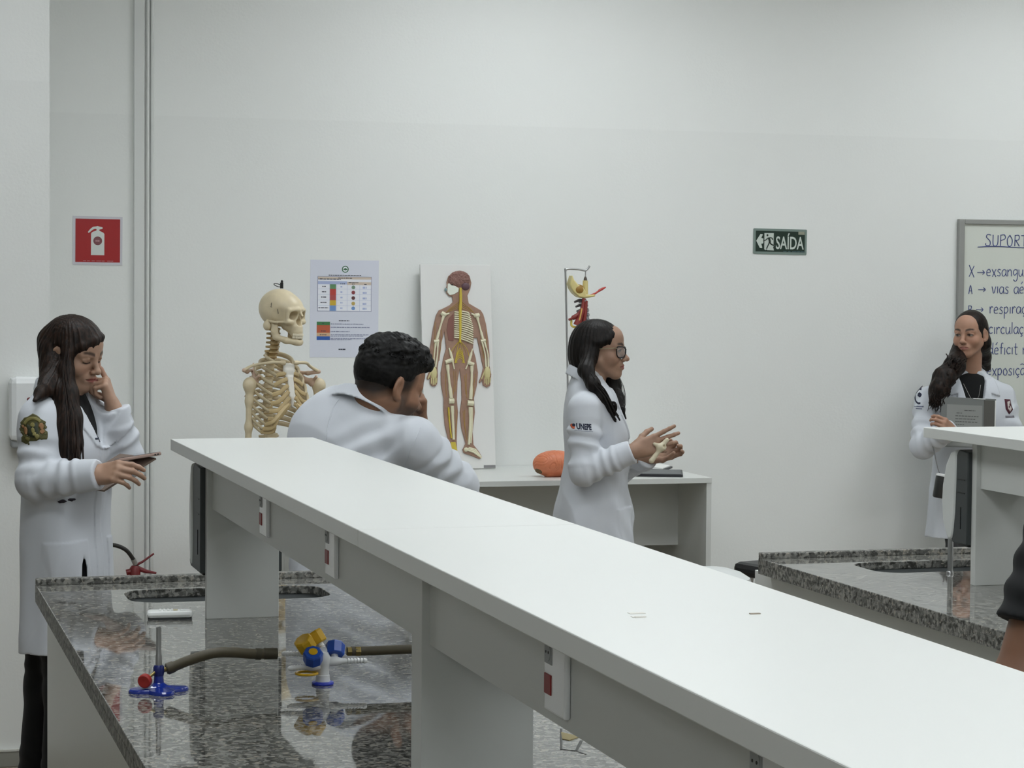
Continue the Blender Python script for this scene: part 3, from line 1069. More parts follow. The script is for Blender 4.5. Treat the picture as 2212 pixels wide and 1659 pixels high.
for s_ in (-1, 1):
    for k in range(4):
        nv.tube(spline([at_((345, 330 + k * 18), 0.008), at_((345 + s_ * 40, 365 + k * 12), 0.008), at_((345 + s_ * (78 + k * 8), 395 + k * 9), 0.0078)], 3), 0.0013, 5, 1)
for x0, x1, ya, yb in ((302, 300, 880, 1060), (318, 312, 880, 1040), (395, 400, 900, 1090), (380, 392, 910, 1060), (245, 252, 900, 1080), (462, 446, 900, 1080), (385, 400, 1180, 1400), (372, 405, 1190, 1420), (255, 280, 1200, 1400), (322, 316, 1180, 1390), (165, 150, 500, 800), (210, 195, 560, 800), (535, 555, 560, 800), (492, 520, 560, 780)):
    nv.tube(spline([at_((x0, ya), 0.0078), at_(((x0 + x1) / 2 + rr.uniform(-8, 8), (ya + yb) / 2), 0.0082), at_((x1, yb), 0.0078)], 4), 0.0013, 5, 1)
nv.build('nerve_branches', [YEL, OCH], bd)

# ------------------------------------------------------------------ neck spine model hanging on its stand
sp = thing('spine_model_stand', 'bent steel rod stand behind the speaking woman', 'stand', (2.868, 8.97, DESK_TOP))
MB().tube(spline([(0.0, 0, 0.006), (-0.002, 0, 0.3), (-0.017, 0, 0.80), (-0.018, 0, 0.838), (-0.006, 0, 0.848), (0.04, 0, 0.846), (0.068, 0, 0.842), (0.080, 0, 0.85), (0.088, 0, 0.862)], 8), 0.0042, 10).build('rod', STEEL, sp)
MB().lathe([(0.0, 0), (0.085, 0), (0.085, 0.006), (0.02, 0.012), (0.0, 0.012)], 32).build('base_disc', BLACK_PL, sp)
sm = thing('cervical_spine_model', 'neck spine model with yellow skull base and red artery hanging from the rod', 'anatomy model', (2.938, 8.97, 1.605))
BONEY = mat('yellow bone plastic', '#cdbf83', rough=0.4)
MB().tube([(0, 0, 0.148), (0, 0, 0.112)], 0.0025, 8).build('hanger_wire', STEEL, sm)
MB().lathe([(0.0065, 0.085), (0.0075, 0.110), (0.006, 0.116), (0.003, 0.122)], 14).build('rod_tip', mat('dark clamp', '#4b4038', rough=0.5), sm)
MB().lathe([(0.012, 0.047), (0.0115, 0.09), (0.011, 0.105), (0.0, 0.106)], 16).build('clivus_post', BONEY, sm)
oc = MB()
outer = [(-0.078, 0.090), (-0.066, 0.128), (-0.058, 0.108), (-0.04, 0.088), (-0.018, 0.078), (-0.008, 0.062), (-0.004, 0.045), (0.02, 0.046), (0.036, 0.048), (0.036, 0.038), (0.012, 0.034), (-0.012, 0.031), (-0.036, 0.035), (-0.058, 0.052), (-0.072, 0.072)]
oc.prism([(a, b) for a, b in outer], -0.02, 0.03, Matrix(((1, 0, 0, 0), (0, 0, -1, 0), (0, 1, 0, 0), (0, 0, 0, 1))), 0, True)
oc.build('skull_base', BONEY, sm, 0.006)
MB().ball((-0.035, -0.017, 0.066), (0.026, 0.018, 0.023), 18).build('brain_stem', mat('ochre brain tissue', '#8f6a25', rough=0.5), sm)
MB().tube(spline([(0.012, -0.012, 0.04), (0.04, -0.015, 0.052), (0.062, -0.012, 0.066), (0.088, -0.008, 0.078)], 5), [0.004] * 9 + [0.0055] * 4 + [0.0045, 0.0035, 0.002], 8).build('red_artery', mat('red artery', '#a8322c', rough=0.35), sm)
DKV = mat('dark grey vertebra', '#4a4648', rough=0.45)
GRV = mat('grey vertebra disc', '#8d8e92', rough=0.45)
v_ = MB()
for k in range(7):
    z = 0.022 - k * 0.0195
    x = -0.012 + 0.010 * math.sin(k * .5) + k * .001
    v_.lathe([(0.0, 0.006), (0.017, 0.006), (0.019, 0.0), (0.017, -0.006), (0.0, -0.006)], 18, (x, 0, z), sx=1.1, sy=.9, mi=0)
    v_.lathe([(0.016, -0.006), (0.0165, -0.0125)], 18, (x, 0, z), mi=1)
    v_.tube([(x - 0.016, 0, z), (x - 0.036, 0.0, z - 0.008)], [0.006, 0.004], 8, 0)
    v_.tube([(x, -0.016, z), (x + 0.006, -0.03, z - 0.003)], [0.006, 0.005], 8, 1)
v_.build('vertebrae', [DKV, GRV], sm)
REDM = mat('dark red muscle', '#7d2b26', rough=0.45)
mu = MB()
mu.tube(spline([(-0.012, -0.02, 0.03), (-0.018, -0.024, -0.01), (-0.03, -0.026, -0.05), (-0.045, -0.026, -0.082)], 5), [0.008] * 6 + [0.012] * 6 + [0.015] * 4, 10)
mu.tube(spline([(-0.02, -0.02, -0.02), (-0.048, -0.02, -0.045), (-0.078, -0.018, -0.06)], 5), [0.008] * 5 + [0.010] * 3 + [0.005] * 3, 10)
mu.tube(spline([(-0.004, -0.026, 0.02), (-0.008, -0.03, -0.03), (-0.016, -0.03, -0.085)], 5), 0.007, 10)
mu.build('neck_muscles', REDM, sm)
MB().tube(spline([(-0.026, -0.036, -0.012), (-0.034, -0.038, -0.05), (-0.044, -0.036, -0.085)], 5), 0.003, 8).build('yellow_nerve', mat('pale yellow nerve', '#cda65a', rough=0.4), sm)
MB().tube(spline([(-0.064, -0.012, -0.060), (-0.064, -0.016, -0.084), (-0.045, -0.018, -0.090), (-0.02, -0.018, -0.086), (0.0, -0.01, -0.076)], 6), 0.0048, 8).build('yellow_jaw_arc', mat('yellow bone bright', '#d3bf5a', rough=0.4), sm)

# ------------------------------------------------------------------ fire extinguisher standing by the wall
fe = thing('fire_extinguisher', 'red fire extinguisher standing at the wall, only handle and black hose showing', 'fire extinguisher', (1.075, 9.08, 0))
REDX = mat('red extinguisher paint', '#a3171a', rough=0.3, coat=0.3)
MB().lathe([(0.0, 0.0), (0.070, 0.0), (0.075, 0.01), (0.075, 0.40), (0.066, 0.445), (0.035, 0.47), (0.02, 0.48), (0.02, 0.495)], 32).build('cylinder', REDX, fe)
DRED = mat('dark red lever', '#74262c', rough=0.35)
mv = MB().lathe([(0.022, 0.49), (0.022, 0.535), (0.014, 0.545)], 16)
mv.tube([(0, 0, 0.525), (-0.035, 0, 0.518)], 0.012, 12)
mv.build('valve', mat('dark red valve', '#6d1a1c', rough=0.4), fe)
MB().tube([(0.0, 0, 0.545), (0.03, -0.002, 0.560), (0.075, -0.004, 0.592)], [0.008, 0.007, 0.0055], 8, flat=(1.4, .7)).build('squeeze_lever', DRED, fe)
MB().tube([(0.005, 0, 0.535), (0.045, 0, 0.520), (0.085, 0, 0.512)], [0.012, 0.008, 0.004], 8).build('carry_handle', DRED, fe)
MB().tube(spline([(0.006, 0, 0.54), (-0.008, -0.012, 0.57), (-0.04, -0.02, 0.612), (-0.09, -0.02, 0.632), (-0.14, -0.01, 0.62), (-0.165, 0.0, 0.56), (-0.15, 0.02, 0.42), (-0.11, 0.03, 0.3)], 7), 0.0085, 10).build('hose', mat('black rubber hose', '#1d1a18', rough=0.5), fe)
MB().tube([(0.001, -0.004, 0.552), (-0.0095, -0.0125, 0.573)], 0.0105, 12).build('hose_ferrule', mat('pale metal ferrule', '#a9aaa6', rough=0.35, metal=0.6), fe)

# ------------------------------------------------------------------ dispensers
so = thing('soap_dispenser', 'white rounded soap dispenser on the pier behind the woman with the patch', 'dispenser', (0.565, 7.908, 1.135))
MB().box((-0.065, -0.105, 0.0), (0.065, 0.0, 0.222), bev=0.022).build('housing', WHITE_PL, so)
MB().ball((0.001, -0.1045, 0.145), (0.010, 0.004, 0.008), 14).build('red_indicator', mat('dark red indicator', '#6d2a2e', rough=0.3), so)
MB().box((-0.058, -0.09, -0.022), (0.058, -0.002, 0.004), bev=0.006).build('nozzle_tray', mat('dispenser grey base', '#8d9090', rough=0.5), so)

DISPW = mat('paper dispenser white', '#d9dcda', rough=0.3)
PD_PROF = [(0.060, 0.250), (0.092, 0.240), (0.118, 0.205), (0.136, 0.150), (0.140, 0.105), (0.132, 0.055), (0.112, 0.018), (0.094, 0.004), (0.080, 0.012), (0.074, 0.03), (0.066, 0.08), (0.062, 0.16)]


def paper_dispenser(label, sx, sy, hs=1.0, cs=1.0):
    t_ = thing('paper_towel_dispenser', label, 'dispenser', (sx + 0.142, sy - 0.168, CZ + 0.103), 0, 'paper towel dispensers on the shelf ends')
    Mx = Matrix(((0, 0, 1, -0.1), (1, 0, 0, 0), (0, 1, 0, 0), (0, 0, 0, 1)))
    MB().prism([(a * hs, b) for a, b in ((0.0, 0.245), (0.05, 0.25), (0.064, 0.235), (0.070, 0.15), (0.076, 0.04), (0.090, 0.012), (0.080, 0.0), (0.0, 0.0))], 0.004, 0.196, Mx, 0, True).build('back_housing', DARK_GREY, t_, 0.003)
    MB().prism([(.06 * hs + (a - .06) * cs, b) for a, b in PD_PROF], 0, 0.2, Mx, 0, True).build('white_cover', DISPW, t_, 0.006)
    mm = MB()
    for z in (0.17, 0.135):
        mm.box((-0.0975, 0.015, z), (-0.0955, 0.055, z + 0.002))
    mm.box((-0.0975, 0.035, 0.04), (-0.0955, 0.038, 0.098))
    mm.build('housing_grooves', BLACK_PL, t_)
    MB().box((-0.09, 0.004, -0.006), (0.09, 0.062, 0.03), bev=0.004).build('outlet', BLACK_PL, t_)
    return t_


paper_dispenser('paper towel dispenser with dark grey side on the far leg of the long shelf', 0.715, 5.335, 1.9, 0.5)
paper_dispenser('paper towel dispenser with curved white cover on the right bench shelf', 2.753, 5.475)

# faucet of the right bench
fa = thing('lab_faucet', 'slim steel gooseneck faucet pipe standing on the right granite bench', 'faucet', (2.868, 5.53, CZ))
MB().tube(spline([(0, 0, 0), (0, 0, 0.10), (0.0, 0, 0.17), (0.006, 0.014, 0.195), (0.03, 0.06, 0.202), (0.052, 0.10, 0.19), (0.058, 0.112, 0.165)], 6), 0.0078, 14).build('spout_pipe', STEEL, fa)
MB().lathe([(0.0105, 0.0), (0.0100, 0.005), (0.0082, 0.008)], 20).build('base_ring', STEEL, fa)

# ------------------------------------------------------------------ things on the near counter
rm = thing('remote_control', 'white remote control lying on the near counter by the sink', 'remote control', (0.692, 5.172, CZ), math.radians(-6))
MB().box((-0.052, -0.022, 0.003), (0.052, 0.024, 0.019), bev=0.007).build("case", mat("white remote case", "#f2f4f3", rough=0.35), rm)
MB().box((-0.050, -0.020, 0.0), (0.050, 0.022, 0.0035)).build('underside', mat('dark remote base', '#3a3c3e', rough=0.6), rm)
bt = MB()
for k in range(4):
    bt.box((-0.024 + k * 0.009, -0.012, 0.018), (-0.019 + k * 0.009, 0.012, 0.0215), bev=0.001)
bt.box((0.024, -0.008, 0.018), (0.036, 0.010, 0.0205), bev=0.001)
bt.build('button', mat('white remote button', '#eef0ef', rough=0.4), rm)
MB().lathe([(0.0065, 0.018), (0.0065, 0.0212), (0.0, 0.0216)], 16, (0.012, 0.0, 0)).build('ok_button', mat('pale yellow button', '#d9cfae', rough=0.4), rm)

# bunsen burner
BLUE = mat('glossy blue base', '#17308f', rough=0.18, coat=0.5)
bn = thing('bunsen_burner', 'bunsen burner with blue star base and red knob on the near counter', 'burner', (0.546, 4.235, CZ))
bz = MB()
N_ = 48
ringz = [(1.0, 0.0), (1.0, 0.004), (0.95, 0.007), (0.55, 0.0095), (0.32, 0.0115), (0.20, 0.017), (0.165, 0.034)]
vs, fs = [], []
for s_, z in ringz:
    for k in range(N_):
        a = 2 * math.pi * k / N_ + 0.12
        lob = 0.036 + 0.022 * abs(math.cos(2 * (a - 0.12))) ** 1.4
        rr_ = s_ * lob if s_ > 0.5 else s_ * 0.05
        vs.append((math.cos(a) * rr_, math.sin(a) * rr_, z))
for i in range(len(ringz) - 1):
    for k in range(N_):
        fs.append((i * N_ + k, i * N_ + (k + 1) % N_, (i + 1) * N_ + (k + 1) % N_, (i + 1) * N_ + k))
fs += [tuple(reversed(range(N_))), tuple(range((len(ringz) - 1) * N_, len(ringz) * N_))]
bz.add(vs, fs, 0, True)
bz.build('star_base', BLUE, bn)
MB().lathe([(0.0095, 0.030), (0.0105, 0.036), (0.0105, 0.046), (0.008, 0.050)], 20).build('collar', mat('dark blue collar', '#1b2668', rough=0.3), bn)
MB().lathe([(0.0062, 0.045), (0.0062, 0.068), (0.0052, 0.071), (0.0048, 0.122), (0.0036, 0.122), (0.0036, 0.06)], 20).build('burner_tube', STEEL, bn)
MB().tube([(-0.006, -0.003, 0.038), (-0.023, -0.014, 0.027)], 0.003, 10).build('needle_valve', mat('brass fitting', '#8a7a4c', rough=0.35, metal=0.8), bn)
kn = MB()
Mk = Matrix.Translation((-0.028, -0.018, 0.024)) @ Vector((-0.5, -0.85, -0.12)).to_track_quat('Z', 'Y').to_matrix().to_4x4()
pr_ = [(0.0, -0.007), (0.011, -0.007), (0.0132, -0.004), (0.0132, 0.004), (0.011, 0.0065), (0.005, 0.006), (0.0, 0.005)]
kn.lathe(pr_, 24, M=Mk)
kn.build('red_knob', mat('matt red knob', '#a52a24', rough=0.5), bn)
MB().tube([(0.008, 0.002, 0.040), (0.022, 0.005, 0.042)], 0.005, 10).build('gas_inlet', mat('brass fitting', '#8a7a4c'), bn)

HOSE = mat('olive brown rubber hose', '#4a4330', rough=0.55, noise=0.1, nscale=60)
hs = thing('gas_hose', 'olive brown rubber hose from the burner to the tap cluster', 'hose', (0.555, 4.24, CZ))
MB().tube(spline([(0.006, 0, 0.0405), (0.018, 0.001, 0.044), (0.05, 0.0, 0.056), (0.095, -0.002, 0.068), (0.135, -0.003, 0.068), (0.17, -0.003, 0.064), (0.2175, -0.003, 0.063)], 6), 0.0098, 14).build('tube', HOSE, hs)
for a, b in ((0.176, 0.186), (0.192, 0.2175)):
    MB().tube([(a, -0.003, 0.0637), (b, -0.003, 0.063)], 0.0112, 14).build('hose_clamp', mat('dark hose clamp', '#4b4638', rough=0.4, metal=0.4), hs)
MB().tube([(0.008, 0, 0.041), (0.02, 0.001, 0.045)], 0.0112, 14).build('hose_cuff', HOSE, hs)

# gas tap cluster
tp = thing('gas_tap', 'white gas tap cluster with two blue and two yellow knobs', 'gas tap', (0.862, 4.237, CZ))
TW = mat('white tap enamel', '#e4e6e6', rough=0.25, coat=0.3)
TB = mat('blue tap knob', '#1f4fae', rough=0.35)
TY = mat('yellow tap knob', '#d6a91c', rough=0.35)
MB().lathe([(0.0205, 0.0), (0.0215, 0.002), (0.0205, 0.005), (0.015, 0.006)], 28).build('blue_flange', mat('blue flange', '#2a3fc0', rough=0.35), tp)
MB().lathe([(0.0145, 0.005), (0.0135, 0.012), (0.0132, 0.018), (0.0122, 0.019), (0.0122, 0.032), (0.0140, 0.038), (0.0155, 0.045), (0.0150, 0.052), (0.010, 0.062), (0.0, 0.064)], 24).build('column', TW, tp)


def tap_arm(dirx, diry, zb, L, tilt_dir, m_, dot=None):
    """barbed outlet and its knob"""
    d = Vector((dirx, diry, 0)).normalized()
    o_ = Vector((0, 0, zb))
    a_ = MB()
    pr2 = [(0.0085, 0.0), (0.0095, 0.012), (0.0095, 0.026), (0.0070, 0.034), (0.0055, 0.040)]
    h = 0.042
    while h < L:
        pr2 += [(0.0058, h), (0.0040, h + 0.006)]
        h += 0.0062
    pr2 += [(0.003, L + 0.004), (0.0, L + 0.004)]
    a_.lathe(pr2, 18, o_, d)
    k_ = o_ + d * 0.022
    kd = Vector(tilt_dir).normalized()
    a_.lathe([(0.0075, 0.0), (0.0070, 0.016), (0.0060, 0.020)], 16, k_, kd)
    arm_ = a_.build('outlet_arm', TW, tp)
    kb = MB()
    nn = 8
    pf = [(0.0155, 0.012), (0.0165, 0.014), (0.0170, 0.032), (0.0150, 0.0355), (0.008, 0.036), (0.0, 0.036)]
    pf = [(r * 1.14, h * 1.10) for r, h in pf]
    kb.lathe(pf, nn, k_, kd, 0, False)
    ko = kb.build('yellow_knob' if m_ is TY else 'blue_knob', m_, tp, 0.0012)
    if dot:
        MB().lathe([(0.0088, 0.0395), (0.0085, 0.0408), (0.0, 0.0411)], 18, k_, kd).build('yellow_dot', TY, ko)
    return arm_


tap_arm(-1, -0.30, 0.037, 0.072, (-0.12, -0.70, 0.95), TB, True)
tap_arm(1, -0.10, 0.044, 0.082, (0.18, 0.62, 0.85), TB)
tap_arm(-1, 0.35, 0.058, 0.076, (-0.62, -0.30, 0.95), TY)
tap_arm(0.2, 1, 0.064, 0.05, (-0.55, 0.35, 0.95), TY)
MB().tube(circ3 := [(-0.034 + 0.0205 * math.cos(a), -0.012 + 0.0205 * math.sin(a), 0.0245) for a in [2 * math.pi * k / 24 for k in range(25)]], 0.0026, 8, caps=False).build('yellow_ring', TY, tp)
h2 = thing('gas_hose', 'olive brown rubber hose running right from the tap behind the shelf leg', 'hose', (0.905, 4.26, CZ))
MB().tube(spline([(0.018, 0.002, 0.058), (0.06, 0.004, 0.057), (0.13, 0.006, 0.057), (0.2, 0.01, 0.056), (0.3, 0.03, 0.045), (0.36, 0.06, 0.02), (0.37, 0.12, 0.0105)], 6), 0.0092, 14).build('tube', HOSE, h2)
bf = MB()
bf.lathe([(0.007, 0.0), (0.0095, 0.002), (0.0095, 0.010), (0.007, 0.012), (0.007, 0.016), (0.010, 0.018), (0.010, 0.027), (0.0095, 0.028)], 6, (0.008, 0.002, 0.058), (1, 0, -0.02), smooth=False)
bf.build('brass_fitting', mat('brass fitting', '#8a7a4c'), h2)

# bits of torn tape on the shelf top
for k, (x, y, lab) in enumerate(((0.826, 2.313, 'torn scrap of white tape on the long shelf, left of the other scrap'), (0.957, 2.304, 'small brown scrap of tape on the long shelf, the right one'))):
    t_ = MB()
    if k == 0:
        t_.box((-0.012, -0.006, 0.0), (0.004, 0.002, 0.0006))
        t_.box((-0.006, 0.020, 0.0), (0.012, 0.030, 0.0006))
        t_.box((-0.010, -0.008, 0.0), (0.002, -0.005, 0.0014))
    else:
        t_.box((-0.007, -0.003, 0.0), (0.005, 0.002, 0.001))
    o_ = t_.build('tape_scrap', mat('brown tape residue', '#9c9183', rough=0.7) if k else mat('white tape residue', '#d8d6cf', rough=0.7))
    o_.location = (x, y, ST)
    tag(o_, lab, 'tape scrap')

# worn tape outline on the counter beyond the middle leg
tm = MB()
for (x0, y0), (x1, y1), w in (((1.175, 3.70), (1.123, 3.534), .004), ((1.123, 3.534), (1.143, 3.516), .004), ((1.143, 3.516), (1.178, 3.595), .005), ((1.143, 3.516), (1.150, 3.485), .003)):
    tm.tube([Vector((x0, y0, CZ + .0004)), Vector((x1, y1, CZ + .0004))], w / 2, 6, 0, True, flat=(1, .3))
tag(tm.build('tape_outline', mat('dark worn tape', '#4a4b48', rough=0.7)), 'dark worn tape outline stuck on the near counter behind the middle shelf leg', 'tape')
om = MB().add([(1.166, 3.672, CZ + .0012), (1.186, 3.625, CZ + .0012), (1.158, 3.600, CZ + .0012), (1.150, 3.615, CZ + .0012), (1.166, 3.672, CZ), (1.186, 3.625, CZ), (1.158, 3.600, CZ), (1.150, 3.615, CZ)], [(0, 1, 2, 3), (7, 6, 5, 4), (0, 4, 5, 1), (1, 5, 6, 2), (2, 6, 7, 3), (3, 7, 4, 0)])
tag(om.build('tape_residue', mat('ochre tape residue', '#8a7d52', rough=0.7)), 'ochre scrap of tape residue inside the dark tape outline on the counter', 'tape scrap')

# stools and bin in the aisle
WOOD = mat('pale stool wood', '#a98c6c', rough=0.5, noise=0.15, nscale=20)


def stool(label, x, y, h, seat_m, half, rot, legm, grp):
    s_ = thing('stool', label, 'stool', (x, y, 0), rot, grp)
    MB().box((-half, -half, h - 0.055), (half, half, h), bev=0.022).build('seat', seat_m, s_)
    for a in (-1, 1):
        for b in (-1, 1):
            MB().tube([(a * half * .7, b * half * .7, h - 0.05), (a * half * .95, b * half * .95, 0.0)], 0.014, 10).build('leg', legm, s_)
    for z in (0.28,):
        for a in (-1, 1):
            MB().tube([(a * half * .86, -half * .86, z), (a * half * .86, half * .86, z)], 0.009, 8).build('stretcher', legm, s_)
            MB().tube([(-half * .86, a * half * .86, z + .05), (half * .86, a * half * .86, z + .05)], 0.009, 8).build('stretcher', legm, s_)
    return s_


stool('black padded stool partly hidden behind the corner of the right bench', 3.46, 7.95, 0.625, mat('black vinyl', '#18191b', rough=0.4), 0.17, math.radians(16), STEEL, 'lab stools')
wb_ = thing('waste_bin', 'white round topped bin peeking over the long shelf beside the black stool', 'bin', (3.06, 7.80, -0.0))
MB().lathe([(0.0, 0.0), (0.12, 0.0), (0.145, 0.53), (0.15, 0.54), (0.15, 0.565)], 36).build('bucket', mat('white bin plastic', '#d6d9d8', rough=0.4), wb_)
MB().lathe([(0.152, 0.56), (0.152, 0.578), (0.145, 0.60), (0.11, 0.622), (0.06, 0.636), (0.0, 0.641)], 36).build('domed_lid', mat('white bin plastic', '#d6d9d8'), wb_)

# ------------------------------------------------------------------ signed-distance modelling of organic shapes
def V3(*a):
    return np.array(a, float)


def frame(pos, yaw=0.0, pitch=0.0, roll=0.0, scale=1.0):
    """4x4: local x = the figure's right, y = forward, z = up. yaw 0 faces -Y, +90 faces +X; pitch nods down; roll tilts to its right"""
    ya, pi_, ro = (math.radians(v) for v in (yaw, pitch, roll))
    f = V3(math.sin(ya), -math.cos(ya), 0)
    u = V3(0, 0, 1)
    r = np.cross(f, u)
    f2 = f * math.cos(pi_) - u * math.sin(pi_)
    u2 = u * math.cos(pi_) + f * math.sin(pi_)
    r3 = r * math.cos(ro) - u2 * math.sin(ro)
    u3 = u2 * math.cos(ro) + r * math.sin(ro)
    m = np.eye(4)
    m[:3, 0], m[:3, 1], m[:3, 2], m[:3, 3] = r3 * scale, f2 * scale, u3 * scale, pos
    return m


def ap(m, p):
    return m[:3, :3] @ np.array(p, float) + m[:3, 3]


def smin(a, b, k):
    if k <= 0:
        return np.minimum(a, b)
    h = np.maximum(k - np.abs(a - b), 0.0) / k
    return np.minimum(a, b) - h * h * k * 0.25


def poly_sd(x, y, poly):
    poly = np.array(poly, float)
    n = len(poly)
    d = np.full(x.shape, 1e9)
    s = np.ones(x.shape)
    j = n - 1
    for i in range(n):
        ex_, ey_ = poly[j] - poly[i]
        wx, wy = x - poly[i][0], y - poly[i][1]
        t = np.clip((wx * ex_ + wy * ey_) / (ex_ * ex_ + ey_ * ey_ + 1e-12), 0, 1)
        d = np.minimum(d, (wx - ex_ * t) ** 2 + (wy - ey_ * t) ** 2)
        c1 = y >= poly[i][1]
        c2 = y < poly[j][1]
        c3 = ex_ * wy > ey_ * wx
        s = np.where((c1 & c2 & c3) | (~c1 & ~c2 & ~c3), -s, s)
        j = i
    return s * np.sqrt(d)


def wob(P, sc, seed=0):
    """cheap smooth 3-D noise in -1..1"""
    rr = np.random.RandomState(seed)
    o = np.zeros(len(P))
    for k in range(4):
        a = rr.normal(size=3)
        a *= sc * (0.7 + 0.35 * k) / np.linalg.norm(a)
        b = rr.normal(size=3)
        b *= sc * 0.6 / np.linalg.norm(b)
        o += np.sin(P @ a + rr.uniform(0, 6.3) + 1.4 * np.sin(P @ b + rr.uniform(0, 6.3))) / 4
    return o


class SDF:
    def __init__(self):
        self.ops = []      # (fn, op, k, centre, radius)
        self.M = np.eye(4)

    def _push(self, fn, op, k, c, r):
        self.ops.append((fn, op, k, np.array(c, float), float(r)))
        return self

    def T(self, p):
        return ap(self.M, p)

    @property
    def sc(self):
        return np.linalg.norm(self.M[:3, 0])

    def rc(self, a, b, ra, rb=None, k=0.012, op='u', wr=None):
        """tapered capsule; wr=(amp, wavelength, t0, t1, seed) wrinkles across its axis"""
        rb = ra if rb is None else rb
        a, b = self.T(a), self.T(b)
        s = self.sc
        ra, rb, k = ra * s, rb * s, k * s
        ba = b - a
        L2 = max(1e-12, float(ba @ ba))
        L = math.sqrt(L2)

        def fn(P):
            pa = P - a
            t = np.clip(pa @ ba / L2, 0, 1)
            q = pa - t[:, None] * ba
            d = np.sqrt((q * q).sum(1)) - (ra + (rb - ra) * t)
            if wr:
                amp, lam, t0, t1, sd = wr
                ph = wob(P, 28, sd) * 2.6
                w = np.clip((t - t0) / 0.12, 0, 1) * np.clip((t1 - t) / 0.12, 0, 1)
                d = d - amp * w * (np.sin(t * L / lam * 6.283 + ph) * 0.7 + 0.3 * wob(P, 60, sd + 3))
            return d
        return self._push(fn, op, k, (a + b) / 2, L / 2 + max(ra, rb) + (wr[0] if wr else 0))

    def chain(self, pts, rad, k=0.01, op='u', wr=None):
        rr = rad if hasattr(rad, '__len__') else [rad] * len(pts)
        for i in range(len(pts) - 1):
            self.rc(pts[i], pts[i + 1], rr[i], rr[i + 1], k, op, wr)
        return self

    def ell(self, c, r, k=0.012, op='u', rot=None):
        """ellipsoid; rot = euler degrees xyz in the current frame"""
        R = self.M[:3, :3] / self.sc
        if rot is not None:
            from mathutils import Euler
            R = R @ np.array(Euler([math.radians(v) for v in rot]).to_matrix())
        c = self.T(c)
        s = self.sc
        r = np.array(r, float) * s
        k = k * s

        def fn(P):
            q = (P - c) @ R
            k0 = np.sqrt(((q / r) ** 2).sum(1))
            k1 = np.sqrt(((q / (r * r)) ** 2).sum(1)) + 1e-9
            return k0 * (k0 - 1) / k1
        return self._push(fn, op, k, c, r.max())

    def box(self, c, h, rnd=0.003, k=0.004, op='u', rot=None):
        R = self.M[:3, :3] / self.sc
        if rot is not None:
            from mathutils import Euler
            R = R @ np.array(Euler([math.radians(v) for v in rot]).to_matrix())
        c = self.T(c)
        s = self.sc
        h = np.array(h, float) * s - rnd * s

        def fn(P):
            q = np.abs((P - c) @ R) - h
            return np.sqrt((np.maximum(q, 0) ** 2).sum(1)) + np.minimum(q.max(1), 0) - rnd * s
        return self._push(fn, op, k * s, c, np.linalg.norm(h) + rnd * s)

    def loft(self, secs, k=0.02, op='u', fold=None, M=None):
        """secs: list of (z, cx, cy, rx, ry) in frame M; superelliptic stack; fold(theta, z) multiplies the radius"""
        M = self.M if M is None else M
        Mi = np.linalg.inv(M)
        S = np.array(sorted(secs), float)
        zs = S[:, 0]

        def fn(P):
            q = P @ Mi[:3, :3].T + Mi[:3, 3]
            z = q[:, 2]
            zc = np.clip(z, zs[0], zs[-1])
            # smooth interpolation
            i = np.clip(np.searchsorted(zs, zc) - 1, 0, len(zs) - 2)
            t = (zc - zs[i]) / (zs[i + 1] - zs[i])
            def itp(col):
                y = S[:, col]
                m = np.gradient(y, zs)
                hh = zs[i + 1] - zs[i]
                t2, t3 = t * t, t * t * t
                return (2 * t3 - 3 * t2 + 1) * y[i] + (t3 - 2 * t2 + t) * hh * m[i] + (-2 * t3 + 3 * t2) * y[i + 1] + (t3 - t2) * hh * m[i + 1]
            cx, cy, rx, ry = itp(1), itp(2), itp(3), itp(4)
            x, y = (q[:, 0] - cx), (q[:, 1] - cy)
            if fold is not None:
                f = fold(np.arctan2(y, x), z)
                rx, ry = rx * f, ry * f
            n_ = 2.35
            e = (np.abs(x / rx) ** n_ + np.abs(y / ry) ** n_) ** (1 / n_)
            d = (e - 1) * np.minimum(rx, ry) * 0.95
            # true-ish distance for points far outside along the wide axis
            rr = np.sqrt(x * x + y * y) + 1e-9
            d = np.where(e > 1, rr * (1 - 1 / np.maximum(e, 1e-6)) * 0.9, d)
            dz = np.maximum(z - zs[-1], zs[0] - z)
            return np.where((d > 0) & (dz > 0), np.sqrt(np.maximum(d, 0) ** 2 + np.maximum(dz, 0) ** 2), np.maximum(d, dz))
        zc = (zs[0] + zs[-1]) / 2
        i = len(S) // 2
        c = ap(M, (S[i, 1], S[i, 2], zc))
        R = max(S[:, 3].max(), S[:, 4].max()) * 1.25 + np.abs(S[:, 1:3] - S[i, 1:3]).max()
        return self._push(fn, op, k, c, math.hypot(R, (zs[-1] - zs[0]) / 2))

    def prism(self, poly, y0, y1, k=0.0, op='s', M=None):
        """polygon in local (x, z) extruded along local y of frame M"""
        M = self.M if M is None else M
        Mi = np.linalg.inv(M)
        poly = np.array(poly, float)

        def fn(P):
            q = P @ Mi[:3, :3].T + Mi[:3, 3]
            d = poly_sd(q[:, 0], q[:, 2], poly)
            return np.maximum(d, np.maximum(y0 - q[:, 1], q[:, 1] - y1))
        c2 = (poly.max(0) + poly.min(0)) / 2
        c = ap(M, (c2[0], (y0 + y1) / 2, c2[1]))
        r = math.hypot(np.linalg.norm(poly.max(0) - poly.min(0)) / 2, (y1 - y0) / 2)
        return self._push(fn, op, k, c, r)

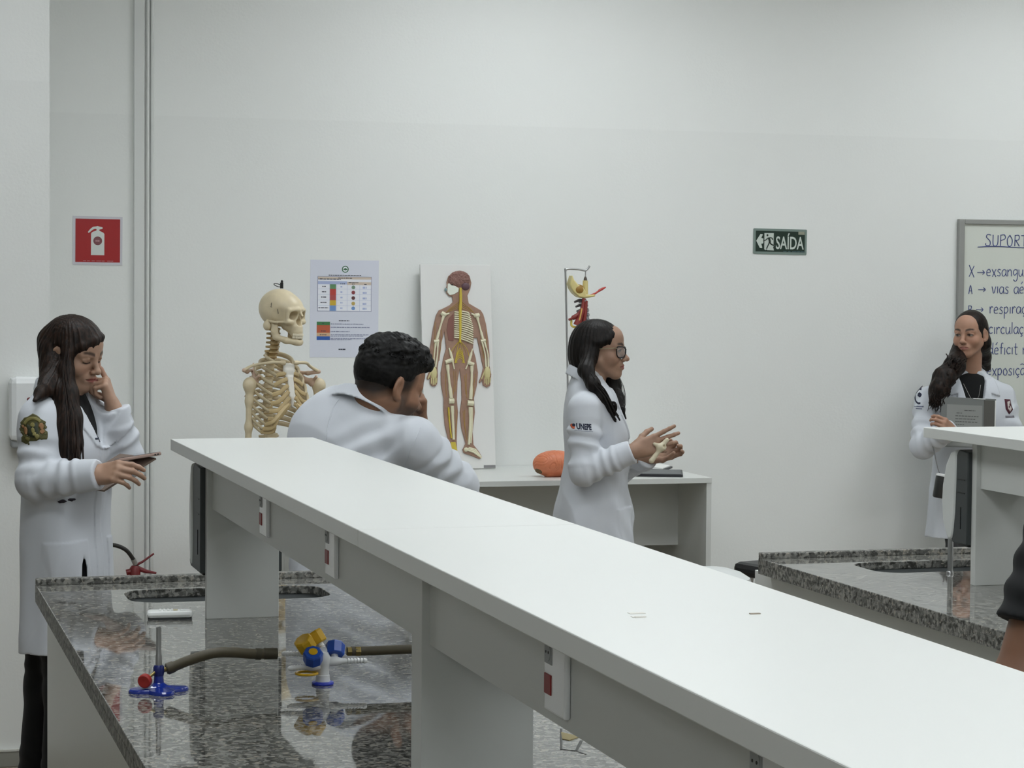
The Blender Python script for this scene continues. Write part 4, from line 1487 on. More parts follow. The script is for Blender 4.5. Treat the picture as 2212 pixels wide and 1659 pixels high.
    def collar(self, M, rx, ry, zb, zf, h, flare, th=.0048, amax=140, k=.004, stand=.3):
        """turned-down collar round the neck in frame M: stands for a part of h, then folds out and down"""
        Mi = np.linalg.inv(M)

        def fn(P):
            q = P @ Mi[:3, :3].T + Mi[:3, 3]
            x, y, z = q[:, 0], q[:, 1], q[:, 2]
            a = np.abs(np.arctan2(x, -y))
            t = (1 - np.cos(a)) / 2
            zt = zb + (zf - zb) * t
            hh = h * (1 + .35 * t)
            e = np.sqrt((x / rx) ** 2 + (y / ry) ** 2)
            m = min(rx, ry)
            dep = zt - z
            fall = 1 + flare * np.clip(dep, 0, 1) + .10 * np.clip(1 - dep / .006, 0, 1) * 0
            d1 = np.abs(e - fall - .05) * m - th
            d1 = np.maximum(d1, np.maximum(-dep, dep - hh))
            d2 = np.maximum(np.abs(e - .97) * m - th, np.maximum(-dep, dep - hh * 1.2))
            d = smin(d1, d2, .004)
            return np.maximum(d, (a - math.radians(amax)) * m)
        c = ap(M, (0, 0, (zb + zf) / 2 - h / 2))
        return self._push(fn, 'u', k, c, max(rx, ry) * 1.7 + h + abs(zf - zb))

    def disp(self, fn):
        """additive displacement over everything so far"""
        return self._push(fn, 'd', 0, (0, 0, 0), 1e9)

    def ev(self, P, ops=None):
        d = np.full(len(P), 1.0)
        for fn, op, k, c, r in (self.ops if ops is None else ops):
            if op == 'u':
                d = smin(d, fn(P), k)
            elif op == 's':
                d = -smin(-d, fn(P), k)
            elif op == 'i':
                d = -smin(-d, -fn(P), k)
            elif op == 'raise':    # raise the surface by k inside the region
                d = np.minimum(d, np.maximum(d - k, fn(P)))
            elif op == 'sink':
                d = np.maximum(d, np.minimum(d + k, -fn(P)))
            else:
                d = d + fn(P)
        return d

    def bounds(self):
        lo, hi = np.full(3, 1e9), np.full(3, -1e9)
        for fn, op, k, c, r in self.ops:
            if op == 'u':
                lo = np.minimum(lo, c - r - k)
                hi = np.maximum(hi, c + r + k)
        return lo, hi

    def mesh(self, h, amp=0.006, B=8):
        lo, hi = self.bounds()
        lo = lo - 2 * h
        n = np.ceil((hi - lo + 2 * h) / h).astype(int)
        nb = (n + B - 1) // B
        n = nb * B + 1
        F = np.empty(n, np.float32)
        # coarse pass on block centres
        gx, gy, gz = [lo[i] + (np.arange(nb[i]) + 0.5) * B * h for i in range(3)]
        C = np.stack(np.meshgrid(gx, gy, gz, indexing='ij'), -1).reshape(-1, 3)
        dc = np.concatenate([self.ev(C[i:i + 60000]) for i in range(0, len(C), 60000)])
        hd = B * h * 0.8661
        near = np.abs(dc) < hd * 1.35 + amp
        sg_ = np.where(dc < 0, -1.0, 1.0).reshape(nb)
        F[:-1, :-1, :-1] = np.repeat(np.repeat(np.repeat(sg_, B, 0), B, 1), B, 2)
        F[-1], F[:, -1], F[:, :, -1] = 1, 1, 1
        ar = np.arange(B + 1) * h
        loc = np.stack(np.meshgrid(ar, ar, ar, indexing='ij'), -1).reshape(-1, 3)
        cen = np.array([o[3] for o in self.ops])
        rad = np.array([o[4] + o[2] for o in self.ops])
        ids = np.argwhere(near.reshape(nb))
        for bi in ids:
            o = lo + bi * B * h
            c = o + B * h * 0.5
            use = np.sqrt(((cen - c) ** 2).sum(1)) - rad < hd + 0.02
            P = loc + o
            v = self.ev(P, [op for op, u_ in zip(self.ops, use) if u_ or op[1] == 'i'])
            i, j, k = bi * B
            F[i:i + B + 1, j:j + B + 1, k:k + B + 1] = v.reshape(B + 1, B + 1, B + 1)
        return surface_nets(F, lo, h)


def surface_nets(F, lo, h):
    ins = F < 0
    n = np.array(F.shape)
    cnt = np.zeros(n - 1, np.uint8)
    for a in (0, 1):
        for b in (0, 1):
            for c in (0, 1):
                cnt += ins[a:n[0] - 1 + a, b:n[1] - 1 + b, c:n[2] - 1 + c]
    act = (cnt > 0) & (cnt < 8)
    I, J, K = np.nonzero(act)
    idx = np.full(n - 1, -1, np.int32)
    idx[I, J, K] = np.arange(len(I))
    acc = np.zeros((len(I), 3))
    wsum = np.zeros(len(I))
    corner = [(a, b, c) for a in (0, 1) for b in (0, 1) for c in (0, 1)]
    for p in corner:
        for ax in range(3):
            if p[ax] == 0:
                q = list(p)
                q[ax] = 1
                f0 = F[I + p[0], J + p[1], K + p[2]]
                f1 = F[I + q[0], J + q[1], K + q[2]]
                x = (f0 < 0) != (f1 < 0)
                den = np.where(x, f0 - f1, 1)
                t = np.clip(np.where(x, f0 / den, 0), 0, 1)
                pt = np.tile(np.array(p, float), (len(I), 1))
                pt[:, ax] += t
                acc += np.where(x[:, None], pt, 0)
                wsum += x
    Vv = (np.stack([I, J, K], 1) + acc / wsum[:, None]) * h + lo
    faces = []
    for ax in range(3):
        s0 = [slice(None)] * 3
        s1 = [slice(None)] * 3
        s0[ax] = slice(0, -1)
        s1[ax] = slice(1, None)
        a_, b_ = ins[tuple(s0)], ins[tuple(s1)]
        E_ = a_ != b_
        e = np.argwhere(E_)
        u_, w_ = [(1, 2), (2, 0), (0, 1)][ax]
        ok = (e[:, u_] > 0) & (e[:, w_] > 0) & (e[:, u_] < n[u_] - 1) & (e[:, w_] < n[w_] - 1)
        e = e[ok]
        flip = a_[tuple(e.T)]
        def cell(du, dw):
            c = e.copy()
            c[:, u_] += du
            c[:, w_] += dw
            return idx[c[:, 0], c[:, 1], c[:, 2]]
        q = np.stack([cell(-1, -1), cell(0, -1), cell(0, 0), cell(-1, 0)], 1)
        q = np.where(flip[:, None], q, q[:, ::-1])
        faces.append(q)
    return Vv, np.concatenate(faces)


def mesh_obj(name, VF, mats, parent=None, color=None, smooth=True, relax=0):
    Vv, Fc = VF
    if relax:
        E_ = np.concatenate([Fc[:, [0, 1]], Fc[:, [1, 2]], Fc[:, [2, 3]], Fc[:, [3, 0]]])
        for _ in range(relax):
            s_ = np.zeros_like(Vv)
            c_ = np.zeros(len(Vv))
            for k in range(3):
                s_[:, k] = np.bincount(E_[:, 0], Vv[E_[:, 1], k], len(Vv)) + np.bincount(E_[:, 1], Vv[E_[:, 0], k], len(Vv))
            c_ = np.bincount(E_[:, 0], minlength=len(Vv)) + np.bincount(E_[:, 1], minlength=len(Vv))
            Vv = Vv * 0.5 + 0.5 * s_ / np.maximum(c_, 1)[:, None]
    me = bpy.data.meshes.new(name)
    me.vertices.add(len(Vv))
    me.vertices.foreach_set('co', Vv.astype(np.float32).ravel())
    me.loops.add(len(Fc) * 4)
    me.loops.foreach_set('vertex_index', Fc.astype(np.int32).ravel())
    me.polygons.add(len(Fc))
    me.polygons.foreach_set('loop_start', np.arange(0, len(Fc) * 4, 4, dtype=np.int32))
    me.polygons.foreach_set('loop_total', np.full(len(Fc), 4, dtype=np.int32))
    me.polygons.foreach_set('use_smooth', np.full(len(Fc), smooth))
    for m_ in (mats if isinstance(mats, (list, tuple)) else [mats]):
        me.materials.append(m_)
    me.update(calc_edges=True)
    me.validate()
    if color is not None:
        at = me.color_attributes.new('Col', 'FLOAT_COLOR', 'POINT')
        c4 = np.ones((len(Vv), 4), np.float32)
        c4[:, :3] = color(Vv)
        at.data.foreach_set('color', c4.ravel())
    o = bpy.data.objects.new(name, me)
    link(o, parent)
    return o


def project(sdf, M, pts, start, off=0.0008):
    """drop local points (x, z plane of frame M) along -y of M onto the surface of sdf"""
    d_ = -M[:3, 1] / np.linalg.norm(M[:3, 1])
    P = np.array([ap(M, (a, start, b)) for a, b in pts])
    t = np.zeros(len(P))
    for _ in range(40):
        v = sdf.ev(P + t[:, None] * d_)
        t += np.clip(v - off, -0.01, 0.02) * 0.8
        if np.abs(v - off).max() < 2e-4:
            break
    return P + t[:, None] * d_


def decal(name, sdf, M, start, polys, m_, parent, off=0.0009, step=0.004, root=None):
    """flat printed or embroidered shapes that follow a garment's surface"""
    bm = bmesh.new()
    for poly in polys:
        vs = [bm.verts.new((p[0], p[1], 0)) for p in poly]
        es = [bm.edges.new((vs[i], vs[(i + 1) % len(vs)])) for i in range(len(vs))]
        bmesh.ops.triangle_fill(bm, edges=es, use_beauty=True)
    bmesh.ops.subdivide_edges(bm, edges=[e for e in bm.edges if e.calc_length() > step * 1.6], cuts=2)
    bmesh.ops.triangulate(bm, faces=bm.faces)
    bm.verts.index_update()
    pts = [(v.co.x, v.co.y) for v in bm.verts]
    W_ = project(sdf, M, pts, start, off)
    fs = [[v.index for v in f.verts] for f in bm.faces]
    bm.free()
    mb = MB().add([Vector(p) for p in W_], fs, 0, True)
    o = mb.build(name, m_, parent)
    so_ = o.modifiers.new('thickness', 'SOLIDIFY')
    so_.thickness = 0.0008
    return o


def text_polys(body, size, offset=0.0):
    cu = bpy.data.curves.new('lettering', 'FONT')
    cu.body = body
    cu.size = size
    cu.offset = offset
    cu.resolution_u = 3
    ob = bpy.data.objects.new('lettering', cu)
    COL.objects.link(ob)
    bpy.context.view_layer.update()
    me = bpy.data.meshes.new_from_object(ob.evaluated_get(bpy.context.evaluated_depsgraph_get()))
    vs = [(v.co.x, v.co.y) for v in me.vertices]
    out = [[vs[i] for i in p.vertices] for p in me.polygons]
    bpy.data.objects.remove(ob)
    bpy.data.curves.remove(cu)
    bpy.data.meshes.remove(me)
    return out

# ------------------------------------------------------------------ brain model on the desk
br = thing('brain_model', 'orange plastic half brain model on the desk behind the speaking woman', 'anatomy model', (2.727, 8.70, DESK_TOP))
S = SDF()
S.ell((0, 0, 0.058), (0.088, 0.062, 0.050), 0.01)
S.ell((-0.045, 0, 0.048), (0.045, 0.055, 0.040), 0.015)
S.ell((0.03, 0, 0.030), (0.04, 0.05, 0.026), 0.012)
S.ell((-0.005, 0, 0.016), (0.045, 0.03, 0.018), 0.01)
S.ell((-0.030, -0.005, 0.014), (0.020, 0.03, 0.015), 0.006)


def gyri(P):
    a = np.sin(wob(P, 62, 3) * 9.0)
    w = np.clip((P[:, 2] - 0.02) / 0.02, 0, 1)
    return w * np.where(a > 0, 0.0, 1.0) * 0.0 + w * 0.0032 * (1 - np.abs(a)) ** 3 * 1.0


S.disp(gyri)
mesh_obj('cortex', S.mesh(0.0022), mat('orange brain plastic', '#d07a55', rough=0.42), br)
S = SDF()
S.ell((-0.066, -0.012, 0.030), (0.022, 0.026, 0.016), 0.005)
mesh_obj('cerebellum', S.mesh(0.003), mat('dark olive cerebellum', '#6b5332', rough=0.5, bump=0.6, bscale=300), br)

# ------------------------------------------------------------------ life size skeleton model on its stand
sk = thing('skeleton_model', 'life size cream skeleton model standing by the colour chart on the wall', 'skeleton', (1.50, 8.20, 0))
BONE = mat('cream bone plastic model', '#d3c5a6', rough=0.38, noise=0.06, nscale=30)
BONED = mat('ochre cartilage plastic', '#c0aa7e', rough=0.42, noise=0.08, nscale=30)
STERN = mat('whitish sternum plastic', '#d9d6cd', rough=0.4)
TEETH = mat('tooth plastic', '#dcd3bd', rough=0.3)
HS = frame((0.007, 0.000, 1.564), 43, 2, 0, .93)
TS = frame(((0.009, 0.000, 1.363)[0], .03, 0), 20)


def ts(x, y, z):
    return Vector(ap(TS, (x, y, z)))


# skull
S = SDF()
S.M = HS
S.ell((0, -.010, .030), (.0725, .089, .078), .01)
S.ell((0, .045, .030), (.055, .046, .045), .02)
S.ell((0, .050, -.020), (.046, .036, .045), .015)
S.rc((0, .070, -.045), (0, .075, -.058), .030, .026, .01)
for s_ in (-1, 1):
    S.rc((s_ * .010, .088, .028), (s_ * .048, .072, .026), .009, .0085, .01)
    S.rc((s_ * .048, .072, .026), (s_ * .053, .066, -.008), .0075, .0085, .006)
    S.ell((s_ * .041, .068, -.020), (.021, .017, .0125), .008)
    S.ell((s_ * .0295, .083, .006), (.0198, .046, .0172), .003, 's', rot=(0, s_ * 8, 0))
    S.ell((s_ * .071, .040, .000), (.014, .026, .030), .014, 's')
    S.rc((s_ * .051, .060, -.021), (s_ * .066, .028, -.021), .0058, .0046, .005)
    S.rc((s_ * .066, .028, -.024), (s_ * .068, -.004, -.020), .0046, .006, .005)
    S.ell((s_ * .060, -.024, -.038), (.014, .018, .020), .008)
    S.ell((s_ * .076, -.006, -.026), (.006, .006, .006), .002, 's')
S.rc((0, .094, .016), (0, .104, -.001), .0052, .0045, .006)
S.ell((.0068, .094, -.022), (.0090, .034, .0145), .002, 's')
S.ell((-.0068, .094, -.022), (.0090, .034, .0145), .002, 's')
S.ell((0, .096, -.008), (.0065, .032, .012), .002, 's')
S.ell((0, -.01, -.075), (.055, .055, .035), .01, 's')
skull = mesh_obj('skull', S.mesh(.0022), BONE, sk)
SK = S
mb_ = MB()
for row, z, r_ in ((0, -.0705, .0042), (1, -.0805, .0040)):
    for k in range(-6, 7):
        a = k * .125
        y = .066 + .034 * math.cos(a * 1.5) - (.002 if row else 0)
        x = .030 * math.sin(a * 1.35)
        mb_.ball(Vector(ap(HS, (x, y, z))), (r_, r_, .0058), 8)
mb_.build('teeth', TEETH, sk)
S = SDF()
S.M = HS
for s_ in (-1, 1):
    S.chain([(s_ * .058, .004, -.030), (s_ * .056, .006, -.060), (s_ * .050, .014, -.082)], [.008, .011, .012], .008)
    S.chain([(s_ * .056, .020, -.034), (s_ * .054, .016, -.062)], [.005, .009], .008)
    S.chain([(s_ * .050, .014, -.082), (s_ * .036, .052, -.094), (s_ * .012, .084, -.099)], [.012, .0115, .012], .010)
S.rc((-.012, .084, -.099), (.012, .084, -.099), .012, .012, .01)
S.ell((0, .091, -.104), (.014, .008, .009), .008)
mesh_obj('lower_jaw', S.mesh(.0024), BONE, sk)
top = ap(HS, (0, -.004, .116))
mb_ = MB()
mb_.tube([Vector(top) + Vector((0, 0, -.006)), Vector(top) + Vector((0, 0, .016))], .0062, 12)
mb_.tube([Vector(top) + Vector((-.002 + .014 * math.cos(a) - .013, 0, .006 + .005 * math.sin(a) - .004 * math.cos(a))) for a in np.linspace(0, 6.28, 20)], .0016, 6)
mb_.ball(Vector(top) + Vector((0.001, 0, .020)), .005, 10)
mb_.build('hanging_hook', BLACK_PL, sk)
MK = HS @ np.eye(4)
side = frame(HS[:3, 3], 43 - 62, 0, 0)
mb_ = []
INKM = mat('brown ink mark', '#5d5348', rough=0.6)
decal('number_mark', SK, side, .2, [[(.030 - x, y + .034) for x, y in ((.0, .0), (.0016, .0), (.0030, .016), (.0014, .016), (-.001, .012))], [(.034, .034), (.026, .032), (.026, .0335), (.034, .0355)]], INKM, skull, .0004)
decal('suture_mark', SK, side, .2, [[(.006, .026), (.0035, .027), (.0015, .010), (.004, .008)]], mat('grey ink mark', '#7e776c', rough=0.6), skull, .0004)

# spine
z = ap(HS, (0, -.02, -.045))[2]
cx0 = np.linalg.inv(TS)[:3, :3] @ (np.array(ap(HS, (0, -.030, -.05))) - TS[:3, 3])
nC, nT, nL = 7, 12, 5
prev = None
zz = z
for k in range(nC + nT + nL):
    if k < nC:
        hgt, r_ = .0165, .0165
        t = k / nC
        px_, py_ = cx0[0] * (1 - t), cx0[1] * (1 - t) + (-.070) * t + .012 * math.sin(t * 3.1)
    elif k < nC + nT:
        hgt, r_ = .0232, .0145 + .0005 * (k - nC)
        t = (k - nC) / nT
        px_, py_ = 0, -.070 - .022 * math.sin(t * 3.14)
    else:
        hgt, r_ = .033, .0235
        t = (k - nC - nT) / nL
        px_, py_ = 0, -.066 + .02 * math.sin(t * 3.14)
    vb = MB()
    o_ = ts(px_, py_, zz - hgt / 2)
    up = Vector((0, 0, 1))
    vb.lathe([(0, hgt * .40), (r_ * 1.04, hgt * .40), (r_ * 1.06, hgt * .32), (r_ * .90, 0), (r_ * 1.06, -hgt * .32), (r_ * 1.04, -hgt * .40), (0, -hgt * .40)], 16, o_, up, sx=1.12)
    vb.tube([ts(px_, py_ - r_ * .7, zz - hgt / 2), ts(px_, py_ - r_ * 2.4, zz - hgt * (.8 if nC <= k < nC + nT else .5))], [r_ * .42, r_ * .22], 8)
    for s_ in (-1, 1):
        vb.tube([ts(px_ + s_ * r_ * .5, py_ - r_ * .5, zz - hgt / 2), ts(px_ + s_ * r_ * 1.75, py_ - r_ * .85, zz - hgt * .45)], [r_ * .35, r_ * .22], 8)
    vb.build('vertebra', BONE if k >= nC else BONED, sk)
    dk = MB().lathe([(0, hgt * .12), (r_ * 1.0, hgt * .10), (r_ * 1.0, -hgt * .10), (0, -hgt * .12)], 14, ts(px_, py_, zz - hgt), up, sx=1.12)
    dk.build('disc', BONED if k >= nC else mat('dark ochre disc', '#8b6a34', rough=0.5), sk)
    zz -= hgt
zL = zz

# ribcage
RX = [.046, .070, .086, .097, .104, .109, .112, .113, .112, .108, .097, .080]
RY = [.050, .068, .080, .088, .094, .098, .100, .100, .098, .094, .088, .075]
DR = [.036, .052, .066, .078, .088, .096, .102, .106, .106, .100, .075, .045]
END = [2.55, 2.50, 2.45, 2.42, 2.38, 2.34, 2.30, 2.22, 2.12, 2.0, 1.55, 1.1]
zt = 1.425
stern = [(0, .052, 1.392), (0, .066, 1.355), (0, .076, 1.32), (0, .086, 1.262), (0, .085, 1.232)]
for k in range(12):
    zb = zt - .0236 * k
    for s_ in (-1, 1):
        pts = []
        for t in np.linspace(.12, END[k], 15):
            f = t / 2.6
            x = s_ * RX[k] * math.sin(min(t, 3.0)) ** .8
            y = -.005 - RY[k] * math.cos(t) - .012 * (1 - f)
            pts.append(ts(x, y, zb - DR[k] * f * f * .8 - DR[k] * f * .35))
        MB().tube(pts, [.0054] + [.0068] * 12 + [.0068, .0060], 8, flat=(.62, 1.3)).build('rib', BONE, sk)
        if k < 10:
            e_ = pts[-1]
            el = np.linalg.inv(TS)[:3, :3] @ (np.array(e_) - TS[:3, 3])
            if k < 7:
                sz = 1.378 - .0225 * k
                sy = .060 + .030 * min(1, k / 5.)
                mid = ((el[0] * .55 + s_ * .012 * .45), el[1] * .45 + sy * .55 + .002, el[2] * .45 + sz * .55 - .010 * (k > 2) - .006 * max(0, k - 3))
                MB().tube(spline([e_, ts(*mid), ts(s_ * .013, sy, sz)], 6), .0066, 8, flat=(.72, 1.25)).build('costal_cartilage', BONED, sk)
            else:
                q_ = k - 7
                MB().tube(spline([e_, ts(s_ * (.078 - .004 * q_), .083 - .008 * q_, el[2] + .012 - .004 * q_), ts(s_ * (.040 + .014 * q_), .090 - .004 * q_, 1.222 - .016 * q_), ts(s_ * (.018 + .016 * q_), .088 - .002 * q_, 1.242 - .020 * q_)], 6), .0062, 8, flat=(.8, 1.25)).build('costal_cartilage', BONED, sk)
Ms = Matrix([[TS[0, 0], TS[0, 2], TS[0, 1], 0], [TS[1, 0], TS[1, 2], TS[1, 1], 0], [0, 1, 0, 0], [0, 0, 0, 1]])
S = SDF()
S.M = TS
S.box((0, .060, 1.372), (.024, .0055, .022), .005, .01)
S.box((0, .064, 1.352), (.017, .0055, .016), .005, .012)
S.box((0, .078, 1.305), (.0125, .0052, .040), .005, .008, rot=(13, 0, 0))
S.rc((0, .087, 1.262), (0, .087, 1.232), .0070, .0045, .008)
for s_ in (-1, 1):
    S.ell((s_ * .016, .064, 1.396), (.011, .010, .009), .004, 's')
S.ell((0, .062, 1.400), (.010, .012, .010), .004, 's')
mesh_obj('sternum', S.mesh(.0024), STERN, sk)

# shoulder girdle and arms
for s_, ax, hx, elx in ((1, (-0.137, -0.030, 1.365), (-0.110, 0.000, 1.316), (-0.117, 0.000, 1.048)), (-1, (0.160, 0.060, 1.356), (0.161, 0.070, 1.310), (0.143, 0.080, 1.039))):
    a_ = np.linalg.inv(TS)[:3, :3] @ (np.array(ax) - TS[:3, 3])
    st0 = ts(s_ * .020, .064, 1.392)
    m1 = Vector(st0).lerp(Vector(ax), .35) + Vector(ap(TS, (0, .022, .012))) - Vector(TS[:3, 3])
    m2 = Vector(st0).lerp(Vector(ax), .72) + Vector(ap(TS, (0, -.012, .010))) - Vector(TS[:3, 3])
    MB().tube(spline([st0, m1, m2, Vector(ax)], 7), [.0088] * 3 + [.0058] * 14 + [.0062] * 3 + [.0068] * 2, 10).build('collarbone', BONE, sk)
    S = SDF()
    h_ = np.array(hx)
    S.rc(ax, np.array(ax) + (ap(TS, (-s_ * .03, -.03, -.006)) - TS[:3, 3]), .008, .0075, .006)
    sp0 = np.array(ax) + (ap(TS, (-s_ * .03, -.03, -.006)) - TS[:3, 3])
    med = ap(TS, (s_ * .055, -.112, 1.362))
    S.rc(sp0, med, .0070, .004, .008)
    gl_ = h_ + (ap(TS, (-s_ * .026, -.006, .006)) - TS[:3, 3])
    low = ap(TS, (s_ * .078, -.125, 1.262))
    tp_ = ap(TS, (s_ * .058, -.100, 1.385))
    for t in np.linspace(0, 1, 6):
        S.rc(gl_ * (1 - .15 * t) + med * .15 * t, tp_ * (1 - t) + low * t, .0065, .0035, .008)
    S.ell(gl_, (.013, .014, .017), .008)
    S.rc(gl_, gl_ + (ap(TS, (s_ * .002, .03, .022)) - TS[:3, 3]), .006, .006, .006)
    mesh_obj('shoulder_blade', S.mesh(.003), mat('pinkish bone plastic', '#c9ae9a', rough=0.4), sk)
    S = SDF()
    S.ell(h_, (.0235, .0235, .023), .006)
    S.ell(h_ + np.array((s_ * -.010, -.006, -.004)), (.015, .015, .020), .006)
    e_ = np.array(elx)
    d_ = e_ - h_
    S.chain([h_ + d_ * .06, h_ + d_ * .25, h_ + d_ * .6, h_ + d_ * .9], [.018, .0125, .0115, .013], .02)
    S.rc(e_ + np.array((-.022, 0, 0)), e_ + np.array((.022, 0, 0)), .013, .013, .015)
    mesh_obj('upper_arm_bone', S.mesh(.003), BONE, sk)
    w_e = e_ + np.array((0, -.03, -.24))
    for q in (-1, 1):
        MB().tube([Vector(e_ + np.array((q * .014, 0, -.012))), Vector(e_ * .5 + w_e * .5 + np.array((q * .018, 0, 0))), Vector(w_e + np.array((q * .013, 0, 0)))], [.009, .0065, .009], 8).build('forearm_bone', BONE, sk)
    hb_ = MB()
    for q in range(-2, 3):
        hb_.tube([Vector(w_e + np.array((q * .006, 0, -.012))), Vector(w_e + np.array((q * .013, -.004, -.09))), Vector(w_e + np.array((q * .016, .0, -.165 + abs(q) * .012)))], [.0055, .0048, .004], 6)
    hb_.ball(Vector(w_e + np.array((0, 0, -.02))), (.026, .012, .020), 10)
    hb_.build('hand_bones', BONE, sk)
# pelvis, legs and stand (hidden behind the shelf from the front)
S = SDF()
S.M = TS
S.rc((0, -.05, zL), (0, -.085, zL - .10), .04, .015, .02)
for s_ in (-1, 1):
    S.chain([(s_ * .03, -.06, zL - .02), (s_ * .10, -.03, zL + .04), (s_ * .13, .03, zL + .01), (s_ * .10, .04, zL - .06), (s_ * .03, .06, zL - .11)], [.018, .016, .014, .022, .012], .03)
    S.chain([(s_ * .09, .01, zL - .07), (s_ * .05, -.01, zL - .15), (s_ * .02, .055, zL - .12)], [.024, .014, .010], .02)
mesh_obj('pelvis', S.mesh(.005), BONE, sk)
for s_ in (-1, 1):
    hz = zL - .075
    MB().tube(spline([ts(s_ * .095, .01, hz), ts(s_ * .135, .0, hz - .03), ts(s_ * .115, .01, hz - .20), ts(s_ * .085, .01, .50)], 6), [.022] * 4 + [.016] * 4 + [.0135] * 8 + [.022] * 3, 10).build('thigh_bone', BONE, sk)
    MB().tube([ts(s_ * .083, .01, .47), ts(s_ * .083, .005, .28), ts(s_ * .08, 0, .11)], [.026, .0135, .017], 10).build('shin_bone', BONE, sk)
    MB().tube([ts(s_ * .11, -.005, .45), ts(s_ * .112, -.005, .28), ts(s_ * .105, -.005, .10)], [.009, .0065, .010], 8).build('calf_bone', BONE, sk)
    MB().tube(spline([ts(s_ * .08, -.05, .075), ts(s_ * .082, .0, .085), ts(s_ * .09, .08, .065), ts(s_ * .10, .16, .052)], 5), [.02] * 5 + [.024] * 4 + [.016] * 4 + [.01] * 3, 10, flat=(1.4, .7)).build('foot_bones', BONE, sk)
MB().tube([ts(0, -.02, .03), ts(0, -.02, zL - .1)], .0125, 14).build('stand_pole', STEEL, sk)
b_ = MB()
for k in range(5):
    a = 2 * math.pi * k / 5
    b_.tube([ts(0, -.02, .045), ts(.27 * math.cos(a), -.02 + .27 * math.sin(a), .034)], [.018, .012], 8)
    b_.ball(ts(.27 * math.cos(a), -.02 + .27 * math.sin(a), .022), .022, 10)
b_.build('stand_base', STEEL, sk)

# ------------------------------------------------------------------ people: shared builders
def skin_mat(name):
    m = bpy.data.materials.new(name)
    m.use_nodes = True
    nt = m.node_tree
    b = nt.nodes['Principled BSDF']
    a = nt.nodes.new('ShaderNodeVertexColor')
    a.layer_name = 'Col'
    n = nt.nodes.new('ShaderNodeTexNoise')
    n.inputs['Scale'].default_value = 55
    tc = nt.nodes.new('ShaderNodeTexCoord')
    nt.links.new(tc.outputs['Object'], n.inputs['Vector'])
    r = nt.nodes.new('ShaderNodeMapRange')
    r.inputs[3].default_value = 0.90
    r.inputs[4].default_value = 1.08
    nt.links.new(n.outputs['Fac'], r.inputs[0])
    x = nt.nodes.new('ShaderNodeMix')
    x.data_type = 'RGBA'
    x.blend_type = 'MULTIPLY'
    x.inputs[0].default_value = 1
    nt.links.new(a.outputs['Color'], x.inputs[6])
    nt.links.new(r.outputs[0], x.inputs[7])
    nt.links.new(x.outputs[2], b.inputs['Base Color'])
    b.inputs['Roughness'].default_value = 0.5
    b.inputs['Specular IOR Level'].default_value = 0.4
    b.inputs['Subsurface Weight'].default_value = 0.12
    b.inputs['Subsurface Radius'].default_value = (0.012, 0.005, 0.003)
    b.inputs['Subsurface Scale'].default_value = 0.3
    return m


SKIN = skin_mat('skin')


def hair_mat(name, dark, light, stretch=(170, 170, 7), rough=0.5):
    m = bpy.data.materials.new(name)
    m.use_nodes = True
    nt = m.node_tree
    b = nt.nodes['Principled BSDF']
    tc = nt.nodes.new('ShaderNodeTexCoord')
    mp = nt.nodes.new('ShaderNodeMapping')
    mp.inputs['Scale'].default_value = stretch
    nt.links.new(tc.outputs['Object'], mp.inputs[0])
    n = nt.nodes.new('ShaderNodeTexNoise')
    n.inputs['Scale'].default_value = 1
    n.inputs['Detail'].default_value = 4
    n.inputs['Distortion'].default_value = 0.4
    nt.links.new(mp.outputs[0], n.inputs['Vector'])
    r = nt.nodes.new('ShaderNodeValToRGB')
    r.color_ramp.elements[0].position = 0.38
    r.color_ramp.elements[1].position = 0.72
    r.color_ramp.elements[0].color = srgb(dark)
    r.color_ramp.elements[1].color = srgb(light)
    nt.links.new(n.outputs['Fac'], r.inputs[0])
    nt.links.new(r.outputs[0], b.inputs['Base Color'])
    b.inputs['Roughness'].default_value = rough
    b.inputs['Specular IOR Level'].default_value = 0.2
    bp = nt.nodes.new('ShaderNodeBump')
    bp.inputs['Strength'].default_value = 0.3
    bp.inputs['Distance'].default_value = 0.004
    nt.links.new(n.outputs['Fac'], bp.inputs['Height'])
    nt.links.new(bp.outputs[0], b.inputs['Normal'])
    return m


def cloth_mat(name, c, rough=0.85, fine=900, bump=0.08):
    return mat(name, c, rough=rough, spec=0.25, bump=bump, bscale=fine, sheen=0.08)


